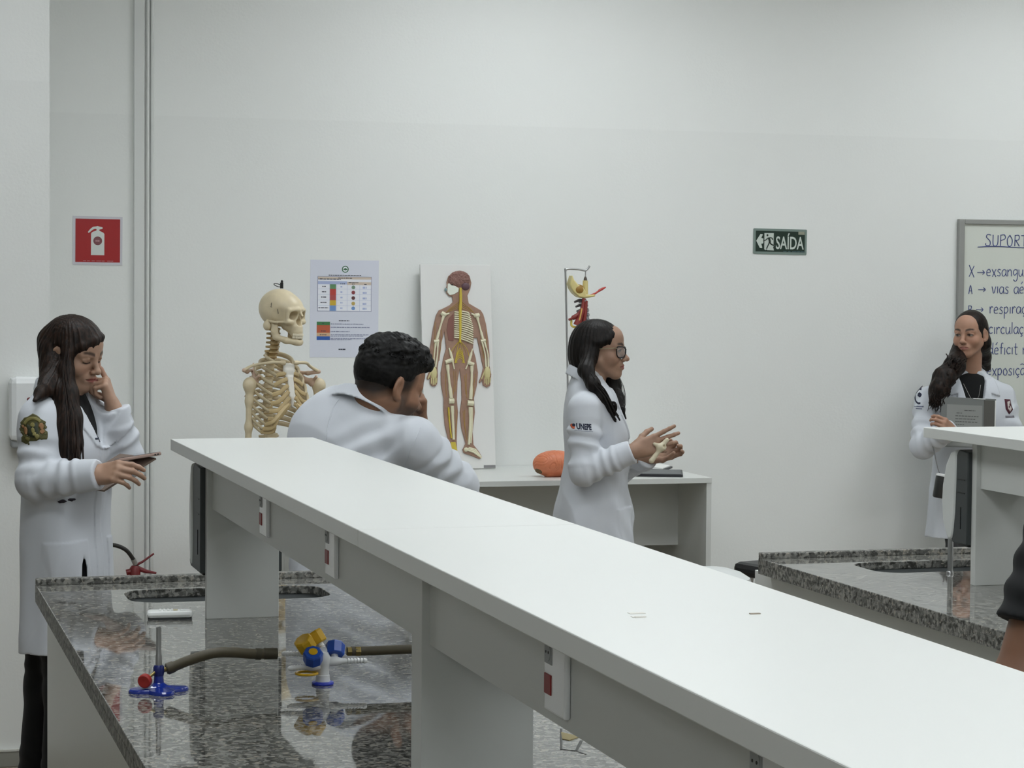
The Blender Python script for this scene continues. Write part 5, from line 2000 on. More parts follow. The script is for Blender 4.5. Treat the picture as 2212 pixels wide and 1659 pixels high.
def add_head(S, M, male=False, jaw=1.0):
    """head in frame M: origin between the eyes' level and the skull axis; vertex +0.115, chin -0.108"""
    old = S.M
    S.M = M
    S.ell((0, -.012, .034), (.0735, .093, .083), .01)
    S.ell((0, .030, -.008), (.064, .060, .088), .02)
    S.ell((0, .058, .045), (.050, .034, .045), .03)
    j = jaw
    S.rc((0, .020, -.050), (0, .066, -.092), .046 * j, .023 * j, .02)
    for s in (-1, 1):
        S.rc((s * .050 * j, .004, -.045), (s * .018, .064, -.093), .020 * j, .0165, .022)
        S.ell((s * .041, .056, -.032), (.026, .026, .026), .022)
        S.rc((s * .013, .087, .016), (s * .046, .070, .016), .0095, .009, .014)
    # eye sockets and eyeballs
    for s in (-1, 1):
        S.ell((s * .0325, .099, -.003), (.019, .014, .0115), .012, 's')
        S.ell((s * .0315, .0735, -.003), (.0165, .0140, .0125), .004)
        S.rc((s * .017, .0845, .0035), (s * .032, .0885, .0062), .0028, .0032, .005)
        S.rc((s * .032, .0885, .0062), (s * .047, .0795, .0015), .0032, .0025, .005)
    # nose
    S.rc((0, .088, .006), (0, .108, -.028), .0078, .0098, .012)
    S.ell((0, .1125, -.033), (.0115, .0112, .0098), .008)
    for s in (-1, 1):
        S.ell((s * .0115, .1015, -.037), (.0072, .0095, .0072), .006)
        S.ell((s * .0065, .105, -.0445), (.0034, .0045, .0032), .003, 's')
    # mouth
    S.ell((0, .080, -.064), (.030, .020, .022), .016)
    for s in (-1, 1):
        S.rc((0, .0972, -.0598), (s * .0225, .0840, -.0648), .0052, .0026, .004)
        S.rc((0, .0955, -.0700), (s * .0205, .0842, -.0665), .0065, .0028, .005)
        S.rc((0, .1045, -.0648), (s * .0235, .0885, -.0656), .0022, .0018, .003, 's')
    S.ell((0, .076, -.097), (.018, .015, .0145), .014)
    # ears
    for s in (-1, 1):
        S.ell((s * .0755, -.012, -.006), (.0085, .0185, .031), .006, rot=(-8, 0, s * 24))
        S.ell((s * .0855, -.009, -.004), (.0080, .0105, .018), .005, 's', rot=(-8, 0, s * 24))
        S.ell((s * .0745, -.004, -.031), (.0065, .009, .0085), .006)
    # neck
    w = .056 if male else .047
    S.M = old
    return w


def face_color(M, skin, lip, brow, lash, stubble=None, eyes='open', gaze=0.0, fade=None):
    Mi = np.linalg.inv(M)
    skin, lip, brow, lash = (np.array(srgb(c)[:3]) for c in (skin, lip, brow, lash))
    stub = np.array(srgb(stubble)[:3]) if stubble else None
    scl = np.array(srgb('#8f8882')[:3])

    def fn(P):
        q = P @ Mi[:3, :3].T + Mi[:3, 3]
        x, y, z = np.abs(q[:, 0]), q[:, 1], q[:, 2]
        sx = q[:, 0]
        c = np.tile(skin, (len(P), 1))
        inh = (np.sqrt((q ** 2).sum(1)) < .19)

        def mixc(mask, col):
            mk = np.clip(mask, 0, 1)[:, None]
            return c * (1 - mk) + col * mk
        # warmer cheeks, nose and ears
        wm = np.exp(-((x - .045) ** 2 + (z + .03) ** 2) / .0006) * (y > .03) * .25
        c = mixc(wm * inh, skin * np.array([1.12, .86, .82]))
        if stub is not None:
            sb = np.clip((-.026 - z) / .02, 0, 1) * np.clip((y + .005) / .03, 0, 1) * np.clip((z + .135) / .02, 0, 1)
            sb = np.maximum(sb * .8, np.clip(1 - np.abs(z + .052) / .008, 0, 1) * (x < .03) * (y > .07) * .7)
            sb = np.maximum(sb, np.clip((x - .058) / .01, 0, 1) * np.clip((.02 - np.abs(y - .02)) / .012, 0, 1) * np.clip((.03 - z) / .02, 0, 1) * .8)
            c = mixc(sb * inh, stub)
        if fade is not None:
            fz = -.058 + .55 * np.clip(y + .065, 0, .12)
            fm = np.clip((z - fz) / .030, 0, 1) * np.clip((.052 - y) / .02, 0, 1) * np.clip((.0745 + .02 * (z > .03) - x) / .004, 0, 1)
            c = mixc(fm ** .7 * inh * .96, np.array(srgb(fade)[:3]))
        # lips
        lz = np.where(z > -.0648, -.0595 - .10 * x, -.0705 + .12 * x)
        lm = np.clip(1.4 - np.abs(z + .0652) / (.0098 * np.clip(1 - (x / .026) ** 2, .02, 1)), 0, 1) * (x < .0245) * (y > .079) * (y < .1035)
        c = mixc(lm * inh * .9, lip)
        c = mixc(np.clip(1 - np.abs(z + .0652 - .03 * x) / .0016, 0, 1) * (x < .0235) * (y > .08) * (y < .1035) * inh * .7, lip * .35)
        # brows
        bz = .0215 + .006 * np.sin(np.clip((x - .012) / .04, 0, 1) * 2.4)
        bm_ = np.clip(1.5 - np.abs(z - bz) / np.where(x < .035, .0056, .0042), 0, 1) * np.clip((x - .010) / .005, 0, 1) * np.clip((.054 - x) / .008, 0, 1) * (y > .04)
        c = mixc(bm_ * inh * .88, brow)
        # eyes
        ex_ = (x - .0315)
        if eyes == 'open':
            op = 1 - (ex_ / .0148) ** 2
            upz = -.0015 + .0062 * np.clip(op, 0, 1)
            loz = -.0025 - .0050 * np.clip(op, 0, 1)
            inside = ((op > 0) & (z < upz) & (z > loz) & (y > .07)).astype(float)
            c = mixc(inside * inh, scl)
            gx = np.where(sx > 0, sx - .0315 - gaze, sx + .0315 - gaze)
            ir = np.clip(1.6 - np.sqrt(gx ** 2 + (z + .0008) ** 2) / .0056, 0, 1) * inside
            c = mixc(ir * inh, np.array(srgb('#1e1510')[:3]))
            lash_m = np.clip(1.3 - np.abs(z - upz - .0008) / .0022, 0, 1) * (op > -.12) * (y > .065)
            c = mixc(lash_m * inh, lash)
            lo_m = np.clip(1.0 - np.abs(z - loz) / .0012, 0, 1) * (op > 0) * (y > .065) * .5
            c = mixc(lo_m * inh, lash)
            cre = np.clip(1.0 - np.abs(z - upz - .0058) / .0015, 0, 1) * (op > 0) * (y > .065) * .35
            c = mixc(cre * inh, skin * .45)
        else:
            op = 1 - (ex_ / .0160) ** 2
            lz = -.0058 - .0030 * np.clip(op, 0, 1)
            lash_m = np.clip(1.5 - np.abs(z - lz) / .0026, 0, 1) * (op > 0) * (y > .06)
            c = mixc(lash_m * inh, lash)
            cre = np.clip(1.0 - np.abs(z - .0035 - .004 * np.clip(op, 0, 1)) / .0018, 0, 1) * (op > 0) * (y > .06) * .4
            c = mixc(cre * inh, skin * .4)
        c = mixc(np.clip(1.2 - np.sqrt((x - .0065) ** 2 + (z + .0455) ** 2) / .004, 0, 1) * (y > .095) * inh * .6, skin * .25)
        return c
    return fn


def add_hand(S, M, side, curl, spread=6, thumb=(35, 25, 20, 20), sc=1.0, k=.004):
    """hand in frame M: y from wrist to fingertips, z out of the back of the hand, side=+1 when the thumb lies towards local +x.
    curl: for index..little a (knuckle, middle, tip) bend in degrees; thumb=(out angle, drop angle, bend1, bend2)"""
    old = S.M
    m = M.copy()
    m[:3, :3] = m[:3, :3] * sc
    S.M = m
    S.rc((0, -.035, 0), (0, .012, 0), .0235, .0245, .012)
    xs = [.027, .0085, -.0095, -.0265]
    kn = [.086, .090, .085, .077]
    L = [(.042, .025, .021), (.046, .029, .022), (.043, .027, .021), (.033, .020, .018)]
    R = [.0093, .0095, .0089, .0078]
    for i in range(4):
        x = xs[i] * side
        S.rc((x * .55, .004, 0), (x, kn[i], .001), .0150, .0112, .012)
        p = np.array([x, kn[i], .001])
        yawf = math.radians(side * spread * (1.1 - i * .85))
        ang = 0
        r = R[i]
        for j in range(3):
            ang += math.radians(curl[i][j])
            d = np.array([math.sin(yawf) * math.cos(ang), math.cos(yawf) * math.cos(ang), -math.sin(ang)])
            q = p + d * L[i][j]
            S.rc(p, q, r, r * .90, k if j else .006)
            p = q
            r *= .90
    S.ell((0, .045, -.006), (.034, .042, .012), .012)
    S.ell((side * .022, .030, -.010), (.017, .030, .015), .012)
    oa, dr, b1, b2 = (math.radians(v) for v in thumb)
    p = np.array([side * .022, .018, -.006])
    ang = oa
    r = .0128
    for Lj, bend in ((.044, 0), (.033, b1), (.028, b2)):
        ang = ang - bend
        d = np.array([side * math.sin(ang) * math.cos(dr), math.cos(ang) * math.cos(dr), -math.sin(dr)])
        q = p + d * Lj
        S.rc(p, q, r, r * .86, .006)
        p = q
        r *= .86
    S.M = old
    return S


def hand_frame(wrist, fdir, back, sc=1.0):
    """y along the fingers, z out of the back of the hand"""
    y = np.array(fdir, float)
    y /= np.linalg.norm(y)
    z = np.array(back, float)
    z = z - y * (z @ y)
    z /= np.linalg.norm(z)
    x = np.cross(y, z)
    m = np.eye(4)
    m[:3, 0], m[:3, 1], m[:3, 2], m[:3, 3] = x, y, z, wrist
    return m


def collar_pts(M, rx, ry, z_back, z_front, a0=-150, a1=150, n=22, cy=0.0):
    """ring round the neck in frame M (y forward), open at the front; angle 180 = front"""
    out = []
    for k in range(n + 1):
        a = math.radians(a0 + (a1 - a0) * k / n)
        t = (1 - math.cos(a)) / 2
        out.append(ap(M, (math.sin(a) * rx, cy - math.cos(a) * ry, z_back + (z_front - z_back) * t)))
    return out


def creases(P, amp, sc=16, seed=0, st=(1, 1, .55), sharp=5):
    """thin soft ridges like cloth creases"""
    Q = P * np.array(st)
    return -amp * (1 - np.abs(wob(Q, sc, seed))) ** sharp + amp * .6 * (1 - np.abs(wob(Q, sc * .8, seed + 7))) ** sharp


def coat_mat():
    m = cloth_mat('white lab coat cotton', '#c9cdd4')
    nt = m.node_tree
    bp0 = [n for n in nt.nodes if n.type == 'BUMP'][0]
    mp = [n for n in nt.nodes if n.type == 'MAPPING'][0]
    mp2 = nt.nodes.new('ShaderNodeMapping')
    mp2.inputs['Scale'].default_value = (1, 1, .55)
    nt.links.new([n for n in nt.nodes if n.type == 'TEX_COORD'][0].outputs['Object'], mp2.inputs[0])
    n = nt.nodes.new('ShaderNodeTexNoise')
    n.noise_type = 'RIDGED_MULTIFRACTAL'
    n.inputs['Scale'].default_value = 5.5
    n.inputs['Detail'].default_value = 1.5
    n.inputs['Distortion'].default_value = 0.8
    nt.links.new(mp2.outputs[0], n.inputs['Vector'])
    bp = nt.nodes.new('ShaderNodeBump')
    bp.inputs['Strength'].default_value = 0.8
    bp.inputs['Distance'].default_value = 0.02
    nt.links.new(n.outputs['Fac'], bp.inputs['Height'])
    nt.links.new(bp0.outputs[0], bp.inputs['Normal'])
    nt.links.new(bp.outputs[0], nt.nodes['Principled BSDF'].inputs['Normal'])
    return m


COAT = coat_mat()
SHIRTK = cloth_mat('black knit', '#0f1011')
TROUS = cloth_mat('black trousers', '#0c0c0e', bump=0.1)
SHOE = mat('dark shoe', '#1c1c1f', rough=0.5)


def legs(root, hips, feet, r0=.078, r1=.055, m_=None, shoe=None, kneebend=0.02):
    """trousers as one garment and a pair of shoes; hips centre, feet [(x,y,yaw)]"""
    S = SDF()
    hx = np.array(hips, float)
    S.ell(hx, (.115, .105, .12), .03)
    for k, (fx, fy, yw) in enumerate(feet):
        f = V3(math.sin(math.radians(yw)), -math.cos(math.radians(yw)), 0)
        foot = V3(fx, fy, .10)
        side = foot - hx
        side[2] = 0
        top = hx + side * 0.55 + V3(0, 0, -.04)
        knee = (top * .5 + foot * .5) + f * kneebend + V3(0, 0, .03)
        S.rc(top, knee, r0, r0 * .74, .04, wr=(.003, .06, .1, .95, 5 + k))
        S.rc(knee, foot, r0 * .74, r1, .03, wr=(.003, .05, .4, 1.2, 8 + k))
    o = mesh_obj('trousers', S.mesh(.008), m_ or TROUS, root)
    for k, (fx, fy, yw) in enumerate(feet):
        S = SDF()
        M = frame((fx, fy, 0), yw)
        S.M = M
        S.rc((0, -.05, .040), (0, .12, .032), .038, .034, .02)
        S.rc((0, -.04, .06), (0, -.035, .10), .040, .042, .02)
        S.rc((0, .12, .030), (0, .165, .026), .034, .024, .01)
        S.box((0, .05, -.05), (.2, .3, .05), .001, .0, 's')
        mesh_obj('shoe', S.mesh(.006), shoe or SHOE, root)
    return o


def strands(mb, roots, path, n, w, rng, jitter=.01, mi=0):
    """thin flat locks following a guide path"""
    P = [np.array(p, float) for p in path]
    for _ in range(n):
        off = rng.normal(size=3) * jitter
        pts = []
        for i, p in enumerate(P):
            t = i / max(1, len(P) - 1)
            pts.append(Vector(p + off * (0.5 + t) + rng.normal(size=3) * jitter * .15))
        q = spline(pts, 4)
        N = len(q)
        mb.tube(q, [w * (0.4 + 0.6 * math.sin(math.pi * min(1, .15 + .85 * (1 - i / N)))) for i in range(N)], 5, mi)
    return mb


def cuff(S, p, d, r, inner=0.66):
    """square off and hollow the end of a sleeve at p, opening along d"""
    old = S.M
    d = np.array(d, float)
    d /= np.linalg.norm(d)
    p = np.array(p, float)
    S.M = hand_frame(p, d, (0.13, 0.21, 1.0) if abs(d[2]) < .9 else (1, 0.1, 0.2))
    S.box((0, .06, 0), (r * 1.5, .06, r * 1.5), .001, .004, 's')
    S.rc((0, -.02, 0), (0, .04, 0), r * inner, r * inner, .004, 's')
    S.M = old


def unit(a, b):
    d = np.array(b, float) - np.array(a, float)
    return d / np.linalg.norm(d)


def blob(cx, cy, r, n, amp, seed, ry=None):
    rr = random.Random(seed)
    return [(cx + (r * (1 + amp * rr.uniform(-1, 1))) * math.cos(2 * math.pi * k / n), cy + ((ry or r) * (1 + amp * rr.uniform(-1, 1))) * math.sin(2 * math.pi * k / n)) for k in range(n)]



# ------------------------------------------------------------------ woman at the left reading her phone
pa = thing('person', 'woman in white lab coat with crest patch, hand at her face, reading a phone', 'person', (0.59, 6.70, 0))


HA = frame((0.023, 0.000, 1.471), 46, 16, 3, .885)
TA = frame((0.0, 0.0, 0.0), 50)
shR, elR, wrR = (-0.079, -0.090, 1.284), (-0.099, -0.150, 1.106), (0.067, -0.260, 1.131)
shL, elL, wrL = (0.110, 0.100, 1.283), (0.179, -0.020, 1.152), (0.138, -0.035, 1.300)


# body: one continuous skin
S = SDF()
nw = add_head(S, HA)
S.rc(ap(HA, (0, -.022, -.045)), (-0.003, 0.000, 1.326), .047, .052, .02)
S.ell((-.02, .02, 1.20), (.09, .06, .10), .03)
S.ell((0, 0, 1.02), (.11, .085, .16), .05)
S.ell((0, 0, .86), (.125, .09, .10), .05)
for a, b, c in ((shR, elR, wrR), (shL, elL, wrL)):
    S.rc((a[0] * .9, a[1] * .9, a[2] - .01), b, .042, .036, .03)
    S.rc(b, c, .036, .026, .02)
fd = np.array((.60, -.62, .16))
add_hand(S, hand_frame(np.array(wrR) - fd * .012, fd, (-.45, -.70, .50)), -1, [(34, 34, 18), (42, 36, 18), (46, 36, 20), (50, 38, 20)], 3, (30, 55, 10, 10), .93)
fl = np.array((-.30, -.06, .95))
add_hand(S, hand_frame(np.array(wrL) + fl * .012, fl, (.86, -.30, .36)), 1, [(12, 22, 12), (72, 82, 40), (80, 85, 45), (84, 85, 45)], 4, (30, 50, 20, 20), .90)
mesh_obj('body', S.mesh(.0024), SKIN, pa, face_color(HA, '#a98873', '#8d4a44', '#2a1d17', '#1c1411', eyes='down'))

# lab coat
C = SDF()
C.rc(shR, elR, .056, .050, .02, wr=(.0055, .05, .3, 1.1, 11))
C.rc(elR, wrR, .052, .043, .02, wr=(.005, .045, -.1, .8, 12))
cuff(C, np.array(wrR) + unit(elR, wrR) * .004, unit(elR, wrR), .044)
C.rc(shL, elL, .055, .048, .02, wr=(.005, .05, .3, 1.1, 13))
C.rc(elL, wrL, .050, .043, .02, wr=(.005, .05, -.1, .8, 14))
cuff(C, np.array(wrL) + unit(elL, wrL) * .004, unit(elL, wrL), .044)


def skirtA(th, z):
    w = np.clip((1.02 - z) / .3, 0, 1)
    return 1 + w * (.030 * np.sin(5 * th + 1.0 + 3 * z) + .016 * np.sin(11 * th + 2 - 4 * z))


C.loft([(1.375, 0, -.015, .062, .058), (1.345, 0, -.012, .105, .072), (1.315, 0, -.008, .145, .086), (1.26, 0, 0, .168, .104), (1.19, 0, .012, .162, .116), (1.09, 0, .008, .152, .108), (.99, 0, .004, .152, .104), (.87, 0.008, .010, .148, .108), (.74, 0.012, .012, .150, .112), (.60, 0.012, .012, .155, .116)], .035, fold=skirtA, M=TA)
C.disp(lambda P: .0030 * wob(P * np.array([1, 1, .5]), 26, 5) * np.clip((1.30 - P[:, 2]) / .1, 0, 1) + creases(P, .0055, 13, 3) * np.clip((1.33 - P[:, 2]) / .1, 0, 1))
# open neck, placket, lapels, pockets, side slit
C.prism([(-.046, 1.42), (.046, 1.42), (.040, 1.345), (.003, 1.215), (-.003, 1.215), (-.036, 1.345)], .02, .3, .004, 's', TA)
C.prism([(.008, 1.195), (.046, 1.35), (.082, 1.35), (.090, 1.305), (.066, 1.285), (.074, 1.268), (.030, 1.200)], .0, .3, .006, 'raise', TA)
C.prism([(-.004, 1.195), (-.046, 1.35), (-.082, 1.35), (-.090, 1.305), (-.066, 1.285), (-.074, 1.268), (-.026, 1.200)], .0, .3, .006, 'raise', TA)
C.prism([(-.022, .55), (.012, .55), (.012, 1.20), (-.022, 1.20)], .0, .3, .0035, 'raise', TA)
C.prism([(.045, .76), (.155, .75), (.158, .925), (.047, .93)], .03, .3, .004, 'raise', TA)
C.prism([(-.045, .76), (-.155, .75), (-.158, .925), (-.047, .93)], .03, .3, .004, 'raise', TA)
SA = frame((0, 0, 0), -5)
C.prism([W2 for W2 in ((-.045, .78), (-.062, .78), (-.060, .85), (-.052, .885), (-.047, .86))], .0, .3, .002, 's', SA)
C.collar(TA @ np.array([[1, 0, 0, 0], [0, 1, 0, -.018], [0, 0, 1, 0], [0, 0, 0, 1.0]]), .066, .062, 1.398, 1.350, .030, 4)
coatA = mesh_obj('lab_coat', C.mesh(.0038), COAT, pa, relax=1)
# shirt under the open collar
S = SDF()
S.loft([(1.385, 0, -.018, .048, .05), (1.345, 0, -.015, .085, .066), (1.315, 0, -.010, .13, .080), (1.26, 0, 0, .16, .098), (1.15, 0, .010, .15, .102), (1.0, 0, .004, .14, .10)], .03, M=TA)
mesh_obj('black_top', S.mesh(.006), SHIRTK, pa)
legs(pa, (0, 0, .84), [(-.03, -.07, 50), (-.09, .07, 44)])

# crest patch on the sleeve
PM_ = frame((-0.105, -0.150, 1.257), -6, 0, 8)


# local +x of a frame that faces the camera points to the picture's left
GOLD = mat('patch gold thread', '#7b7442', rough=0.7)
GREEN = mat('patch dark green', '#232a17', rough=0.7)
OLIVE = mat('patch olive', '#4d4a24', rough=0.7)
BRN = mat('patch brown', '#8a6440', rough=0.7)
cr = decal('crest_patch', C, PM_, .12, [blob(0, .004, .037, 26, .10, 2, .036), blob(.026, -.026, .013, 12, .2, 3), blob(-.026, -.020, .015, 12, .2, 4)], OLIVE, pa, .0012)
decal('crest_arc', C, PM_, .12, [[(.030 * math.cos(a), .004 + .031 * math.sin(a)) for a in np.linspace(.5, 2.6, 14)] + [(.023 * math.cos(a), .002 + .024 * math.sin(a)) for a in np.linspace(2.6, .5, 14)]], GOLD, cr, .0022)
decal('crest_shield', C, PM_, .12, [[(-.014, .018), (-.014, -.018), (0, -.025), (.018, -.016), (.016, .016), (.008, .010), (0, .013)]], GREEN, cr, .0024)
decal('crest_figure', C, PM_, .12, [blob(0, .012, .0065, 10, .2, 6), blob(.001, -.003, .0058, 10, .2, 7, .008), blob(-.002, -.014, .006, 10, .2, 9), blob(-.008, -.022, .007, 9, .3, 12), blob(.020, -.026, .006, 9, .3, 13)], GOLD, cr, .0034)
decal('crest_leaf', C, PM_, .12, [blob(.022, -.004, .006, 9, .3, 21, .012), blob(-.024, .006, .006, 9, .3, 22, .010), blob(-.026, -.010, .007, 9, .3, 23), blob(.028, .010, .004, 8, .3, 24)], BRN, cr, .0030)
decal('crest_thread', C, PM_, .12, [blob(.033, .012, .004, 8, .3, 31), blob(.034, -.006, .004, 8, .3, 32), blob(-.034, .014, .004, 8, .3, 33), blob(-.036, .000, .004, 8, .3, 34), blob(-.033, -.018, .004, 8, .3, 35), blob(.018, -.040, .003, 8, .3, 36)], OLIVE, cr, .0016)

# dark embroidery on the chest and below the sleeve
PM_ = frame((0, 0, 1.16), 40)
decal('chest_embroidery', C, frame((0.120, -0.150, 1.223), 35), .2, [rect(-.012, -.002, .012, .003), rect(-.009, -.010, -.005, .010)], mat('navy thread', '#262c3c', rough=0.8), pa, .001)
decal('waist_embroidery', C, frame((0.002, -0.200, 1.050), 10), .2, [blob(-.014, 0, .012, 12, .35, 5, .004), blob(.016, -.003, .012, 12, .35, 6, .005)], mat('dark thread', '#25202a', rough=0.8), pa, .001)

# long straight dark hair
HAIRA = hair_mat('long dark brown hair', '#120d0b', '#33241c')
S = SDF()
S.M = HA
S.ell((0, -.014, .038), (.0800, .099, .086), .01)
S.ell((.0, -.045, .0), (.074, .070, .095), .03)
S.ell((0, .0, .045), (.077, .096, .078), .01)
S.ell((-.012, .094, -.037), (.062, .062, .100), .014, 's', rot=(-8, -16, 0))
S.chain([(-.036, .074, .076), (.014, .082, .068), (.048, .066, .046), (.069, .036, .012)], [.010, .012, .013, .013], .012)
S.rc((.097, -.008, .008), (.097, -.018, -.034), .028, .024, .005, 's')
S.M = np.eye(4)
h0 = ap(HA, (.070, .026, .035))
S.chain([h0, (-0.005, -0.075, 1.422), (-0.002, -0.100, 1.355), (0.002, -0.125, 1.283), (0.002, -0.145, 1.211), (-0.003, -0.155, 1.158)], [.012, .020, .027, .033, .032, .022], .02)
S.chain([(-0.020, -0.090, 1.355), (-0.014, -0.130, 1.250), (-0.016, -0.155, 1.158)], [.026, .028, .02], .03)
hb = ap(HA, (.03, -.085, .02))
S.chain([hb, (-0.036, -0.020, 1.420), (-0.056, -0.070, 1.384), (-0.080, -0.115, 1.358), (-0.100, -0.145, 1.338)], [.034, .032, .024, .014, .007], .025)
S.chain([(-0.047, 0.040, 1.360), (-0.059, 0.100, 1.308), (-0.059, 0.140, 1.192)], [.034, .036, .04], .03)
S.chain([ap(HA, (-.04, -.075, .0)), (0.020, 0.100, 1.332), (0.025, 0.160, 1.190)], [.05, .05, .05], .03)
S.chain([ap(HA, (.066, -.05, .0)), (-0.043, -0.040, 1.394)], [.022, .022], .03)


def strandsA(P):
    q = (P - np.array(HA[:3, 3]))
    th = np.arctan2(q[:, 1] + .02, q[:, 0] + .02)
    return .0009 * np.sin(th * 30 + 2 * wob(P, 16, 3)) + .0006 * np.sin(th * 61 + 3 * wob(P, 12, 4))


S.disp(strandsA)
hair = mesh_obj('hair', S.mesh(.0030), HAIRA, pa)
rg = np.random.RandomState(3)
mb_ = MB()
strands(mb_, None, [ap(HA, (.074, .030, .045)), (-0.010, -0.095, 1.422), (-0.003, -0.125, 1.343), (0.005, -0.155, 1.265), (0.005, -0.180, 1.160)], 26, .0035, rg, .007)
strands(mb_, None, [ap(HA, (.06, -.09, .0)), (-0.054, -0.040, 1.421), (-0.072, -0.040, 1.369), (-0.088, -0.040, 1.337)], 10, .003, rg, .007)
mb_.build('loose_strands', HAIRA, pa)

# what she holds: phone on a thin brown folder
B0, T0 = np.array((0.092, -0.200, 1.077)), np.array((0.243, -0.180, 1.167))
e1 = T0 - B0
e2 = np.array((-.092, .10, .006))
nrm = np.cross(e1, e2)
nrm /= np.linalg.norm(nrm)
fo = tag(MB().add([tuple(v + np.array((0.59, 6.70, 0))) for v in (B0, T0, T0 + e2, B0 + e2, B0 + nrm * .006, T0 + nrm * .006, T0 + e2 + nrm * .006, B0 + e2 + nrm * .006)],
        [(0, 1, 2, 3), (4, 5, 6, 7), (0, 1, 5, 4), (1, 2, 6, 5), (2, 3, 7, 6), (3, 0, 4, 7)]).build('folder', mat('taupe folder cover', '#7a6a60', rough=0.6)), 'thin taupe folder held under the phone by the woman on the left', 'folder')
ph = thing('phone', 'phone in a beige case held above the taupe folder', 'phone', (0, 0, 0))
pc = np.array((0.190, -0.200, 1.176)) + np.array((0.59, 6.70, 0))
L_ = V3(.96, .10, .13); L_ /= np.linalg.norm(L_)
W__ = np.cross(V3(0.0, .09, 1), L_); W__ /= np.linalg.norm(W__)
N__ = np.cross(L_, W__)
Mp = Matrix([[L_[0], W__[0], N__[0], pc[0]], [L_[1], W__[1], N__[1], pc[1]], [L_[2], W__[2], N__[2], pc[2]], [0, 0, 0, 1]])
ph.matrix_world = Mp
MB().box((-.06, -.004, -.0048), (.066, .068, .0048), bev=.003).build('case', mat('beige phone case', '#a18a80', rough=0.4), ph)
MB().box((-.058, -.002, .0046), (.064, .066, .0054)).build('screen', mat('phone screen', '#2b2d33', rough=0.1), ph)
mb_ = MB()
for x in (.045, .053):
    mb_.box((x, -.0046, -.0025), (x + .005, -.0036, .0015))
mb_.build('camera_cutout', BLACK_PL, ph)

# ------------------------------------------------------------------ man seated with his back to the camera
pb = thing('person', 'bearded man with short curly black hair seated with back turned, hand at his chin', 'person', (1.36, 6.22, 0))
HB = frame((0.078, -0.040, 1.395), 110, 16, 3, 1.06)
TB = frame((-0.054, -0.020, 0.813), 140, 12, 0)
shR, elR, wrR = (0.135, -0.120, 1.241), (0.275, -0.060, 1.112), (0.360, 0.120, 0.899)
shL, elL, wrL = (-0.040, 0.120, 1.224), (0.121, 0.360, 1.059), (0.216, 0.140, 1.260)
S = SDF()
add_head(S, HB, True, 1.06)
S.rc(ap(HB, (0, -.030, -.040)), (0.028, 0.000, 1.323), .060, .072, .02)
S.rc(ap(HB, (0, .0, -.06)), (0.055, 0.000, 1.323), .052, .060, .03)
S.M = TB
S.ell((0, 0, .42), (.15, .10, .14), .04)
S.ell((0, 0, .20), (.14, .11, .20), .06)
S.ell((0, 0, .0), (.15, .11, .12), .06)
S.M = np.eye(4)
for a, b, c in ((shR, elR, wrR), (shL, elL, wrL)):
    S.rc(a, b, .048, .040, .03)
    S.rc(b, c, .042, .029, .02)
fl = np.array((-.10, -.35, .90))
add_hand(S, hand_frame(np.array(wrL) + fl * .02, fl, (.85, .15, .3)), 1, [(50, 70, 40), (60, 80, 45), (66, 80, 45), (70, 80, 45)], 3, (25, 45, 20, 20), 1.0)
fr_ = unit(elR, wrR)
add_hand(S, hand_frame(np.array(wrR) + fr_ * .02, fr_, (.3, -.9, .2)), -1, [(20, 25, 15)] * 4, 3, (30, 30, 15, 15), 1.0)
mesh_obj('body', S.mesh(.0028), SKIN, pb, face_color(HB, '#8a6650', '#70453d', '#171210', '#120f0d', stubble='#2e241f', eyes='down', fade='#15110f'))

C = SDF()
C.rc(shR, elR, .070, .058, .03, wr=(.007, .060, .15, 1.1, 21))
C.rc(elR, wrR, .062, .050, .02, wr=(.006, .042, -.1, .8, 22))
cuff(C, np.array(wrR) - fr_ * .01, fr_, .052)
C.rc(shL, elL, .064, .058, .03, wr=(.005, .06, .2, 1.1, 23))
C.rc(elL, wrL, .062, .048, .02, wr=(.005, .05, -.1, .8, 24))
cuff(C, np.array(wrL) + unit(elL, wrL) * .0, unit(elL, wrL), .050)
C.loft([(.575, 0, -.03, .068, .062), (.545, 0, -.035, .110, .085), (.50, 0, -.030, .160, .112), (.43, 0, -.025, .178, .135), (.33, 0, -.015, .174, .142), (.20, 0, 0, .168, .140), (.05, .025, 0, .160, .145), (-.12, .045, 0, .155, .155), (-.22, .05, .02, .155, .165)], .05, M=TB)


def foldsB(P):
    q = P @ np.linalg.inv(TB)[:3, :3].T + np.linalg.inv(TB)[:3, 3]
    w = np.exp(-((q[:, 0] - .12) / .09) ** 2 - ((q[:, 2] - .33) / .12) ** 2)
    a = .0060 * w * np.sin((q[:, 2] * .85 - q[:, 0] * .55) * 105 + 1.5 * wob(P, 14, 3))
    return a + creases(P, .0055, 11, 15, (1, 1, 1.0)) + .0040 * wob(P * np.array([1, 1, .6]), 20, 8) + .0015 * wob(P, 55, 9)


C.disp(foldsB)
# armhole seam, yoke seam, turned-down collar
ti = np.linalg.inv(TB)
nb_ = np.array((0.026, 0.000, 1.340))
CB = frame(nb_, 128, 22, 4)
C.M = CB
C.M = np.eye(4)
C.collar(CB, .086, .080, .030, -.012, .040, 6, .004, 150)
C.M = np.eye(4)
C.rc(nb_ + np.array((0, 0, -.02)), ap(CB, (0, .01, .14)), .068, .074, .006, 's')
mesh_obj('lab_coat', C.mesh(.0042), COAT, pb, relax=1)
